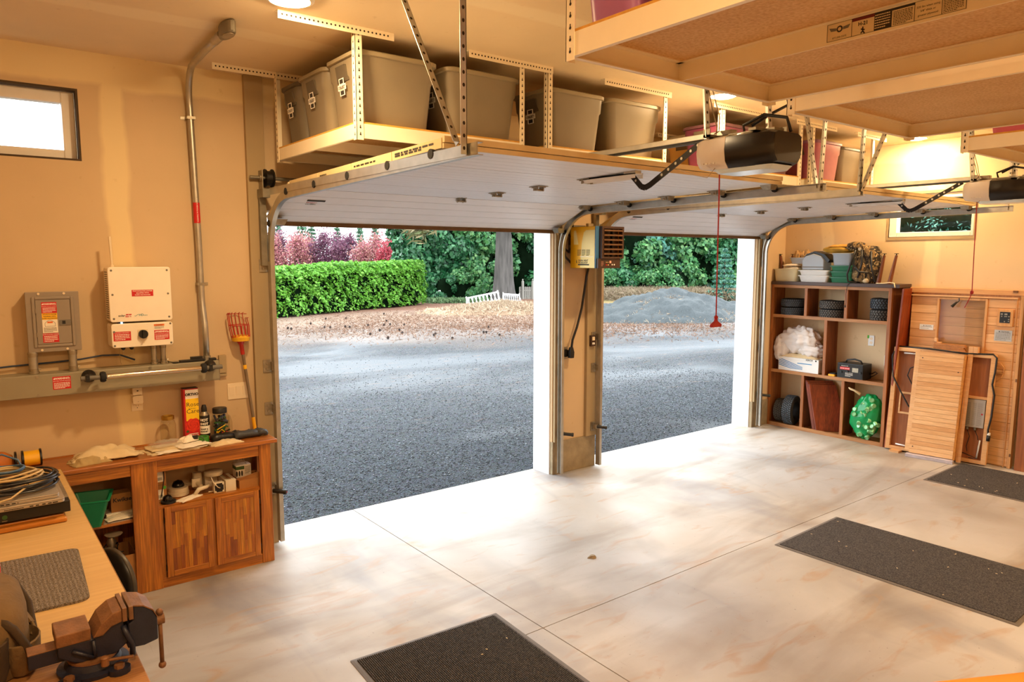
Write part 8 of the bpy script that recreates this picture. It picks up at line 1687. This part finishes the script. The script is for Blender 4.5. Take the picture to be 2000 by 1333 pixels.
# green bag of crushed cans
M_gbag = translucent('green_film', '#1aa85e', 0.68, 0.12); M_can = mat('can_end', '#8fd09a', 0.35, 0.4, 0.1)
t = thing('can_bag', 'green plastic bag full of empty cans in the bottom right cubby', 'bag', (8.2, -1.25, 0.02))
bag = blob((8.205, -1.245, 0.295), 0.2, (0.50, 0.86, 1.30), 4, 0.05, 40, 30, 5.0); bag.v = [(p[0], p[1]+0.03*math.sin(p[2]*9), max(p[2], 0.0)) for p in bag.v]
bag.v = [(p[0]-0.02*(p[2] < 0.12), -1.25+(p[1]+1.25)*(0.45+0.55*min(1, p[2]/0.16)) if p[2] < 0.16 else p[1], p[2]) for p in bag.v]; part('bag', bag, M_gbag, t, smooth=True)
mb = MB(); mb.tube([(8.19, -1.16, 0.55), (8.17, -1.10, 0.585), (8.15, -1.06, 0.60), (8.145, -1.04, 0.615)], [0.022, 0.012, 0.012, 0.006], 8); part('twist', mb, M_rag, t, smooth=True)
rnd = random.Random(12)
can_me = None
for i in range(46):
    y = -1.25+rnd.uniform(-0.12, 0.12); z = rnd.uniform(0.09, 0.50); x = 8.165+rnd.uniform(0, 0.05)
    if ((y+1.25)/0.145)**2+((z-0.29)/0.25)**2 > 0.72: continue
    if can_me is None:
        mb = MB(); mb.lathe((0, 0, 0), [(0.022, 0), (0.026, 0.004), (0.026, 0.075), (0.022, 0.082), (0.021, 0.076)], 14, caps=True); can_me = _mesh('can', mb, M_can, (0, 0, 0), 40, 0)
    o = bpy.data.objects.new('can', can_me); C.objects.link(o); o.parent = t; o.location = Vector((x, y, z))-Vector(t.location); o.rotation_euler = (rnd.uniform(-0.6, 0.6), -PI/2+rnd.uniform(-0.7, 0.7), rnd.uniform(-0.6, 0.6))
# outlets behind the shelf
t = thing('wall_outlet', 'white wall outlet with green tape, seen through the cubby shelf', 'outlet', (8.397, -1.20, 1.1)); mb = MB(); mb.box(8.392, 8.399, -1.185, -1.115, 1.095, 1.215); part('plate', mb, M_wt, t, bevel=0.002)
mb = MB(); 
for z in (1.13, 1.178): mb.cyl((8.3905, -1.15, z), (8.392, -1.15, z), 0.016, n=14)
part('receptacle', mb, M_ivory, t); mb = MB(); mb.box(8.3895, 8.392, -1.125, -1.105, 1.18, 1.215); part('green_tape', mb, M_green, t)
t = thing('wall_plate', 'blank white wall plate with a green tape square, right of the charger', 'wall plate', (8.397, -1.36, 0.92)); mb = MB(); mb.box(8.392, 8.399, -1.43, -1.31, 0.88, 1.00); part('plate', mb, M_wt, t, bevel=0.002); mb = MB(); mb.prism([(-1.385, 0.955), (-1.345, 0.985), (-1.32, 0.95), (-1.36, 0.925)], 'X', 8.390, 8.392); part('green_tape', mb, M_green, t)
# ================================================================== SAUNA PANELS
CED = [wood('cedar_a', '#e2b078', '#d8a268', 1, 1.8, 0.55, 0.10), wood('cedar_b', '#d8a26a', '#cc945a', 1, 1.8, 0.55, 0.10), wood('cedar_c', '#e8ba84', '#deaa72', 1, 1.8, 0.55, 0.10)]; CEDV = wood('cedar_trim', '#dca86c', '#cc9458', 2, 1.8, 0.55, 0.10); PLYB = wood('rough_plywood', '#a5673f', '#8f5430', 2, 0.7, 0.8, 0.15)
M_plate = mat('metal_plate', '#b9b3a8', 0.35, 0.6, 0.05); M_sglass = glassy('sauna_glass', (0.94, 0.94, 0.91, 1), 0.02, 0.007)
def lean(xb, dxz): return lambda x, y, z: (xb+x+dxz*z, y, z)
def leanbox(mb, f, x0, x1, y0, y1, z0, z1, mi=0): mb.hexa([f(x0, y0, z0), f(x1, y0, z0), f(x1, y1, z0), f(x0, y1, z0), f(x0, y0, z1), f(x1, y0, z1), f(x1, y1, z1), f(x0, y1, z1)], mi)
f = lean(8.295, 0.022); t = thing('sauna_wall_panel', 'tall cedar sauna wall panel with a window and controls, leaning on the right wall', 'sauna panel', (8.32, -2.1, 0.0)); rnd = random.Random(3)
Y0, Y1 = -2.655, -1.60; WY0, WY1, WZ0, WZ1 = -2.32, -1.885, 1.115, 1.67; z = 0.012; bh = 0.0885
while z < 1.70:
    zb_ = min(z+bh, 1.715); segs = [(Y0+0.03, Y1)] if zb_ <= WZ0-0.02 or z >= WZ1+0.02 else [(Y0+0.03, WY0-0.022), (WY1+0.022, Y1)]
    for (a, b) in segs: mb = MB(); leanbox(mb, f, 0.0+rnd.random()*0.0012, 0.018, a, b, z+0.001, zb_-0.0015); part('board', mb, CED[rnd.randrange(3)], t, bevel=0.002, bseg=1)
    z = zb_
mb = MB(); leanbox(mb, f, 0.018, 0.05, Y0, Y1, 0.0, WZ0-0.02); leanbox(mb, f, 0.018, 0.05, Y0, WY0-0.02, WZ0-0.02, 1.78); leanbox(mb, f, 0.018, 0.05, WY1+0.02, Y1, WZ0-0.02, 1.78); leanbox(mb, f, 0.018, 0.05, WY0-0.02, WY1+0.02, WZ1+0.02, 1.78); part('frame', mb, CEDV, t)
mb = MB(); leanbox(mb, f, -0.014, 0.03, Y0, Y1+0.02, 1.735, 1.79); part('top_rail', mb, CED[1], t, bevel=0.003); mb = MB(); leanbox(mb, f, -0.018, 0.02, Y0+0.05, Y1, 1.70, 1.715); part('ledge', mb, CED[2], t)
mb = MB(); leanbox(mb, f, -0.008, 0.02, Y0, Y0+0.028, 0.0, 1.735); part('edge_trim', mb, CEDV, t); mb = MB(); leanbox(mb, f, -0.010, -0.002, Y0+0.055, Y0+0.063, 0.0, 1.70); part('edge_bead', mb, CEDV, t)
for (a, b, c, d) in ((WY0-0.022, WY0, WZ0-0.02, WZ1+0.022), (WY1, WY1+0.022, WZ0-0.02, WZ1+0.022), (WY0, WY1, WZ1, WZ1+0.022), (WY0, WY1, WZ0-0.02, WZ0)): mb = MB(); leanbox(mb, f, -0.012, 0.03, a, b, c, d); part('window_trim', mb, CEDV, t, bevel=0.002)
mb = MB(); leanbox(mb, f, 0.004, 0.010, WY0, WY1, WZ0, WZ1); part('pane', mb, M_sglass, t)
mb = MB()
for i in range(6): leanbox(mb, f, 0.04, 0.05, WY0-0.02, WY1+0.02, WZ0+0.0935*i, WZ0+0.091+0.0935*i)
part('boards_behind', mb, CED[1], t); mb = MB(); mb.cyl(f(0.0, -2.30, 1.235), f(-0.008, -2.30, 1.235), 0.017, n=18); part('glass_clip', mb, M_sglass, t)
mb = MB(); leanbox(mb, f, -0.016, -0.0, -2.575, -2.435, 1.425, 1.595); cb = part('control_frame', mb, CEDV, t, bevel=0.003); mb = MB(); leanbox(mb, f, -0.019, -0.015, -2.550, -2.460, 1.46, 1.57); part('control_panel', mb, M_black, cb)
mb = MB()
for (a, b, c, d) in ((-2.485, -2.468, 1.54, 1.555), (-2.525, -2.500, 1.54, 1.555)): leanbox(mb, f, -0.021, -0.019, a, b, c, d)
for (y_, z_) in ((-2.477, 1.525), (-2.506, 1.525), (-2.519, 1.525), (-2.54, 1.525), (-2.54, 1.497), (-2.54, 1.477), (-2.505, 1.474)): mb.cyl(f(-0.019, y_, z_), f(-0.0215, y_, z_), 0.006, n=10)
part('buttons', mb, M_zinc, cb)
for k, (ya, yb_, za, zb_, s, m, lb) in enumerate(((-2.575, -2.42, 1.275, 1.385, 0.016, M_plate, 'silver caution plate'), (-1.84, -1.70, 1.335, 1.392, 0.014, M_wt, 'white caution sticker'))):
    mb = MB(); leanbox(mb, f, -0.0025, 0.0, ya, yb_, za, zb_); pl = part('caution_plate', mb, m, t, label=lb); mb = MB(); o = Vector(f(-0.0034, yb_-0.055, zb_-s*1.25)); text_mb(mb, 'CAUTION', s, o, (0, -1, 0), (0.022, 0, 1), 'LEFT', 0.02)
    p = Vector(f(-0.0034, yb_-0.043, zb_-s*1.25)); mb.add([p+Vector((0, s*0.5, 0)), p+Vector((0, -s*0.5, 0)), p+Vector((0, 0, s*0.85))], [(0, 1, 2)])
    lines_mb(mb, Vector(f(-0.0034, yb_-0.012, za+0.006)), (0, -1, 0), (0.022, 0, 1), (yb_-ya)-0.024, (zb_-za)-s*1.6, 6 if k == 0 else 2, 0.0035, 0, 4); part('lettering', mb, M_dark, pl)
mb = MB(); mb.tube([f(-0.012, -2.42, 1.06), f(-0.014, -2.50, 1.05), f(-0.014, -2.535, 1.01), f(-0.013, -2.535, 0.95), f(-0.013, -2.43, 0.95)], 0.006, 6); mb.tube([f(-0.013, -2.53, 0.945), f(-0.013, -2.52, 0.91), f(-0.013, -2.47, 0.88), f(-0.013, -2.46, 0.83), f(-0.013, -2.42, 0.82)], 0.005, 6); part('speaker_outline', mb, CEDV, t, smooth=True)
mb = MB(); leanbox(mb, f, -0.012, -0.004, -2.52, -2.47, 0.945, 0.955); part('speaker_slot', mb, M_black, t)
mb = MB(); leanbox(mb, f, -0.024, -0.014, -2.60, -2.56, 1.765, 1.785); part('latch', mb, M_rust, t)
for z in (0.12, 0.88): mb = MB(); leanbox(mb, f, -0.016, -0.008, Y0+0.002, Y0+0.014, z, z+0.03); part('side_clasp', mb, M_rust, t)
mb = MB(); mb.tube([f(-0.03, -2.08, 1.69), f(-0.035, -2.085, 1.66), f(-0.05, -2.07, 1.645)], 0.006, 6); mb.cyl(f(-0.05, -2.07, 1.65), f(-0.07, -2.03, 1.60), 0.010, 0.016, n=10); part('dangling_connector', mb, M_black, t, smooth=40)
# narrow dark side panel standing at the right edge
mb = MB(); mb.box(8.26, 8.30, -3.05, -2.70, 0.0, 1.78); solo('sauna_side_panel', mb, wood('dark_red_panel', '#a9642f', '#8f4e24', 2, 1.5, 0.6, 0.2), 'dark red-brown panel standing at the right edge beside the sauna wall', 'panel', bevel=0.003)
# short framed panel leaning in front
t = thing('sauna_floor_panel', 'short framed panel with plywood bays leaning on the tall sauna wall', 'sauna panel', (8.2, -2.0, 0.0)); A = Vector((8.125, -1.515, 0.012)); B = Vector((8.215, -2.475, 0.012)); ax = (B-A).normalized(); Lw = (B-A).length; up = Vector((0.085, 0.0, 1.10)).normalized(); nrm = up.cross(ax).normalized()
if nrm.x > 0: nrm = -nrm
def pbox(mb, s0, s1, h0, h1, d0, d1, mi=0):
    q = []
    for h in (h0, h1):
        for (s, d) in ((s0, d0), (s1, d0), (s1, d1), (s0, d1)): q.append(A+ax*s+up*h+nrm*d)
    mb.hexa(q, mi)
Hp = 1.125
mb = MB(); pbox(mb, 0.01, Lw-0.01, 0.01, Hp-0.01, 0.0, 0.006); part('plywood_back', mb, PLYB, t)
for (a, b, c, d) in ((0, 0.045, 0, Hp), (Lw-0.045, Lw, 0, Hp), (0.045, Lw-0.045, 0, 0.035), (0.045, Lw-0.045, Hp-0.04, Hp), (0.30, 0.345, 0.035, Hp-0.04), (Lw-0.33, Lw-0.27, 0.035, Hp-0.04)): mb = MB(); pbox(mb, a, b, c, d, 0.006, 0.05); part('frame_rail', mb, CED[random.randrange(3)], t, bevel=0.002)
mb = MB(); pbox(mb, Lw-0.27, Lw-0.045, 0.66, 0.685, 0.006, 0.04); part('cross_rail', mb, CED[1], t)
for (a, b, c, d) in ((0.09, 0.105, 0.40, 0.64), (0.105, 0.29, 0.62, 0.64), (0.105, 0.29, 0.40, 0.42)): mb = MB(); pbox(mb, a, b, c, d, 0.006, 0.022); part('inner_frame', mb, CED[2], t)
mb = MB(); pbox(mb, Lw-0.272, Lw-0.055, 0.365, 0.655, 0.006, 0.034); eb = part('control_box', mb, M_plate, t, bevel=0.003, label='pale metal control box with printed tables'); mb = MB(); o = A+ax*(Lw-0.262)+up*0.38+nrm*0.0348; lines_mb(mb, o+ax*0.02, ax, up, 0.06, 0.24, 22, 0.004, 0, 2); lines_mb(mb, o+ax*0.095, ax, up, 0.035, 0.24, 22, 0.003, 0, 3); lines_mb(mb, o+ax*0.14, ax, up, 0.045, 0.24, 22, 0.003, 0, 4); part('printed_table', mb, M_grayp, eb)
mb = MB(); pbox(mb, Lw-0.085, Lw-0.07, 0.50, 0.515, 0.034, 0.0355); part('red_mark', mb, M_red, eb)
for s in (Lw-0.20, Lw-0.13): mb = MB(); mb.tube([A+ax*s+up*0.365+nrm*0.02, A+ax*s+up*0.335+nrm*0.022], 0.013, 10); part('cable_gland', mb, M_grayp, eb)
def pt(s, h, d): return tuple(A+ax*s+up*h+nrm*d)
mb = MB(); mb.tube([pt(Lw-0.20, 0.335, 0.02), pt(Lw-0.17, 0.27, 0.03), pt(Lw-0.19, 0.16, 0.03), pt(Lw-0.18, 0.11, 0.02)], 0.0035, 6); mb.tube([pt(Lw-0.13, 0.335, 0.02), pt(Lw-0.10, 0.28, 0.03), pt(Lw-0.09, 0.24, 0.03)], 0.0035, 6); mb.tube([pt(Lw-0.26, 0.10, 0.03), pt(Lw-0.15, 0.07, 0.03), pt(Lw-0.08, 0.05, 0.03), pt(Lw-0.16, 0.045, 0.03)], 0.0045, 6); part('inner_wires', mb, M_wire, t, smooth=True)
mb = MB(); mb.tube([pt(Lw-0.09, 0.05, 0.02), pt(Lw-0.075, 0.24, 0.02)], 0.008, 6); mb.tube([pt(0.10, Hp-0.06, 0.03), pt(0.28, Hp-0.06, 0.03)], 0.008, 8); mb.tube([pt(0.10, 0.06, 0.03), pt(0.26, 0.05, 0.03)], 0.008, 8); part('white_tube', mb, M_wt, t, smooth=True)
mb = MB(); mb.tube([pt(0.02, Hp+0.008, 0.03), pt(0.35, Hp+0.008, 0.05), pt(0.7, Hp-0.01, 0.06), pt(Lw-0.03, Hp+0.004, 0.05), pt(Lw+0.004, Hp-0.03, 0.05), pt(Lw+0.002, Hp-0.18, 0.055), pt(Lw-0.01, Hp-0.30, 0.06), pt(Lw+0.015, 0.72, 0.05), pt(Lw+0.012, 0.50, 0.06), pt(Lw-0.005, 0.36, 0.06), pt(Lw, 0.30, 0.05)], 0.009, 8)
mb.tube([pt(0.02, Hp+0.008, 0.03), pt(-0.01, Hp-0.10, 0.055), pt(0.02, 0.80, 0.06), pt(0.10, 0.66, 0.06), pt(0.20, 0.50, 0.06), pt(0.28, 0.42, 0.055)], 0.008, 8); mb.tube([pt(0.27, Hp-0.17, 0.05), pt(0.18, Hp-0.22, 0.05), pt(0.16, Hp-0.30, 0.05), pt(0.22, Hp-0.40, 0.05), pt(0.25, Hp-0.48, 0.05)], 0.006, 6); mb.cyl(pt(Lw+0.002, 0.31, 0.05), pt(Lw+0.0, 0.25, 0.05), 0.017, n=10); part('power_cord', mb, M_wire, t, smooth=True)
mb = MB(); mb.cyl(pt(Lw+0.004, 0.335, 0.052), pt(Lw+0.003, 0.31, 0.052), 0.014, n=10); part('white_plug_band', mb, M_wt, t)
# stack of slats on top of the short panel
t = thing('slat_bundle', 'bundle of orange-brown wooden slats resting on top of the short panel', 'slats', (8.2, -2.05, 1.14))
for i in range(5): mb = MB(); z = 1.142+0.014*i; mb.box(8.205+0.004*(i % 2), 8.245, -2.21+0.01*(i % 3), -1.905+0.008*(i % 2), z, z+0.0125); part('slat', mb, BAM, t)
for (y, z, lb) in ((-2.255, 1.141, 'small wooden block right of the slat bundle'), (-2.30, 1.141, 'narrow wooden block beside the window trim')): mb = MB(); mb.box(8.22, 8.26, y-0.02, y+0.022, z, z+0.06); solo('wood_block', mb, CED[0], lb, 'block')
mb = MB(); mb.box(8.23, 8.265, -1.92, -1.895, 1.215, 1.26); mb.box(8.23, 8.265, -1.96, -1.89, 1.2125, 1.222); solo('wood_offcut', mb, CED[2], 'small wooden offcut at the left end of the slat bundle', 'block')
# slatted bench front leaning in front of the frame
t = thing('slatted_panel', 'cedar panel of narrow horizontal slats leaning in front of the framed panel', 'slatted panel', (8.0, -2.05, 0.03)); A2 = Vector((8.000, -1.815, 0.04)); B2 = Vector((8.052, -2.235, 0.04)); ax2 = (B2-A2).normalized(); L2 = (B2-A2).length; up2 = Vector((0.125, 0.0, 1.10)).normalized(); n2 = up2.cross(ax2).normalized()
if n2.x > 0: n2 = -n2
def p2(mb, s0, s1, h0, h1, d0, d1):
    q = []
    for h in (h0, h1):
        for (s, d) in ((s0, d0), (s1, d0), (s1, d1), (s0, d1)): q.append(A2+ax2*s+up2*h+n2*d)
    mb.hexa(q)
ns = 24; H2 = 1.085
for i in range(ns): mb = MB(); p2(mb, 0.0, L2-0.012, H2*i/ns+0.0008, H2*(i+1)/ns-0.0012, 0.012, 0.026+rnd.random()*0.001); part('slat', mb, CED[rnd.randrange(3)], t)
mb = MB(); p2(mb, 0.0, L2-0.012, 0.0, H2, 0.0, 0.012); part('backing', mb, CEDV, t); mb = MB(); p2(mb, L2-0.012, L2+0.008, -0.005, H2+0.003, 0.0, 0.032); part('edge_strip', mb, BAM, t); mb = MB(); p2(mb, -0.05, -0.004, 0.02, H2+0.01, -0.01, 0.004); part('side_strip', mb, CED[2], t); mb = MB(); p2(mb, L2+0.012, L2+0.055, -0.02, H2+0.01, -0.02, -0.004); part('side_strip', mb, CED[1], t)
mb = MB()
for (s, h) in ((0.03, 0.07), (0.03, 1.02), (L2-0.05, 0.90)): mb.tube([A2+ax2*s+up2*h+n2*0.026, A2+ax2*s+up2*h+n2*0.029], 0.006, 8)
part('screw_hole', mb, M_dark, t)
mb = MB(); mb.loft([[(7.93+px, py, z) for (px, py) in ((0, -1.80), (0.06, -1.79), (0.115, -2.235), (0.055, -2.245), (0.04, -2.1), (0.015, -1.95))] for z in (0.0005, 0.036)]); solo('foam_strip', mb, mat('pale_foam', '#b9aeb2', 0.95, 0, 0.15, 20, 0.3), 'pale foam strip on the floor under the slatted panel', 'foam', bevel=0.003)
mb = MB(); mb.box(8.0, 8.085, -1.70, -1.60, 0.0, 0.022); solo('wood_shim', mb, CED[1], 'small wooden shim on the floor beside the foam strip', 'block')
# ================================================================== FLOOR MATS
def matmat(name, c0, c1, rib):
    m, nt, b = newmat(name); co = ocoord(nt); b.inputs['Roughness'].default_value = 0.95; b.inputs['Specular IOR Level'].default_value = 0.2
    c = ramp(nt, noise(nt, co, 130, 3), 0.35, lin(c0), 0.72, lin(c1)); sp_ = ramp(nt, noise(nt, co, 75, 2), 0.74, (0, 0, 0, 1), 0.78, (1, 1, 1, 1))
    nt.links.new(mixc(nt, sp_, c, lin('#8f857a')), b.inputs['Base Color']); bumpn(nt, b, noise(nt, co, 160, 3), 0.6, 0.005); return m
M_mat = matmat('mat_pile', '#2a2828', '#58524e', False); M_mate = mat('mat_border', '#5f564e', 0.7, 0, 0.1, 20)
def floor_mat(c, w, d, rz, label, ribs=0):
    t = thing('floor_mat', label, 'floor mat', (0, 0, 0)); mb = MB(); mb.loft([rrect(w, d, 0.006, 0.0008, 2), rrect(w, d, 0.006, 0.003, 2), rrect(w-0.03, d-0.03, 0.006, 0.006, 2)]); part('border', mb, M_mate, t)
    if ribs:
        mb = MB(); k = int((w-0.056)/ribs)
        for i in range(k):
            x = -(w-0.056)/2+ribs*(i+0.5); mb.hexa([(x-ribs*0.36, -(d-0.056)/2, 0.006), (x+ribs*0.36, -(d-0.056)/2, 0.006), (x+ribs*0.36, (d-0.056)/2, 0.006), (x-ribs*0.36, (d-0.056)/2, 0.006), (x-ribs*0.22, -(d-0.056)/2, 0.0125), (x+ribs*0.22, -(d-0.056)/2, 0.0125), (x+ribs*0.22, (d-0.056)/2, 0.0125), (x-ribs*0.22, (d-0.056)/2, 0.0125)])
        part('ribbed_pile', mb, M_mat, t, kind='stuff'); mb = MB(); mb.box(-(w-0.056)/2, (w-0.056)/2, -(d-0.056)/2, (d-0.056)/2, 0.004, 0.0075); part('pile_base', mb, M_mat, t)
    else: mb = MB(); mb.loft([rrect(w-0.05, d-0.05, 0.006, 0.004, 2), rrect(w-0.054, d-0.054, 0.006, 0.0105, 2)]); part('pile', mb, M_mat, t)
    rnd = random.Random(int(c[0]*10)); mb = MB()
    for i in range(12): x, y = rnd.uniform(-w/2+0.05, w/2-0.05), rnd.uniform(-d/2+0.05, d/2-0.05); a = rnd.uniform(0, 6); mb.bar((x, y, 0.0135), (x+math.cos(a)*0.012, y+math.sin(a)*0.012, 0.0145), 0.004, 0.002)
    part('lint', mb, M_rag, t, kind='stuff'); t.location = (c[0], c[1], 0); t.rotation_euler = (0, 0, rz); return t
floor_mat((1.93, -2.64), 0.915, 1.52, math.radians(-3.2), 'ribbed dark mat in the foreground, nearest the workbench', 0.0105)
floor_mat((5.15, -3.085), 0.925, 1.54, math.radians(1.5), 'dark speckled mat in the middle of the three')
floor_mat((7.68, -3.04), 0.915, 1.52, math.radians(1.0), 'dark speckled mat farthest back, in front of the sauna panels')
# orange object at the lower right corner, close to the camera
t = thing('orange_hood', 'orange painted hood corner at the lower right edge of the picture', 'vehicle', (2.45, -4.66, 0.0))
M_orange = mat('orange_paint', '#f0940c', 0.35, 0, 0.03)
mb = MB(); mb.loft([[tuple(Matrix.Translation((2.465, -4.632, 0)) @ Matrix.Rotation(-0.49, 4, 'Z') @ Vector(p)) for p in rrect(1.0*k, 0.55*k, 0.10, z, 5)] for (k, z) in ((0.96, 0.52), (1.0, 0.60), (1.0, 0.70), (0.96, 0.745), (0.85, 0.76), (0.5, 0.765))]); part('hood', mb, M_orange, t, smooth=40)
for (dx, dy) in ((-0.3, -0.1), (0.3, -0.1), (-0.2, 0.15), (0.25, 0.2)): mb = MB(); mb.cyl((2.45+dx*0.7, -4.66+dy*0.4-dx*0.3, 0.0), (2.45+dx*0.7, -4.66+dy*0.4-dx*0.3, 0.54), 0.03, n=10); part('leg', mb, M_blackm, t)
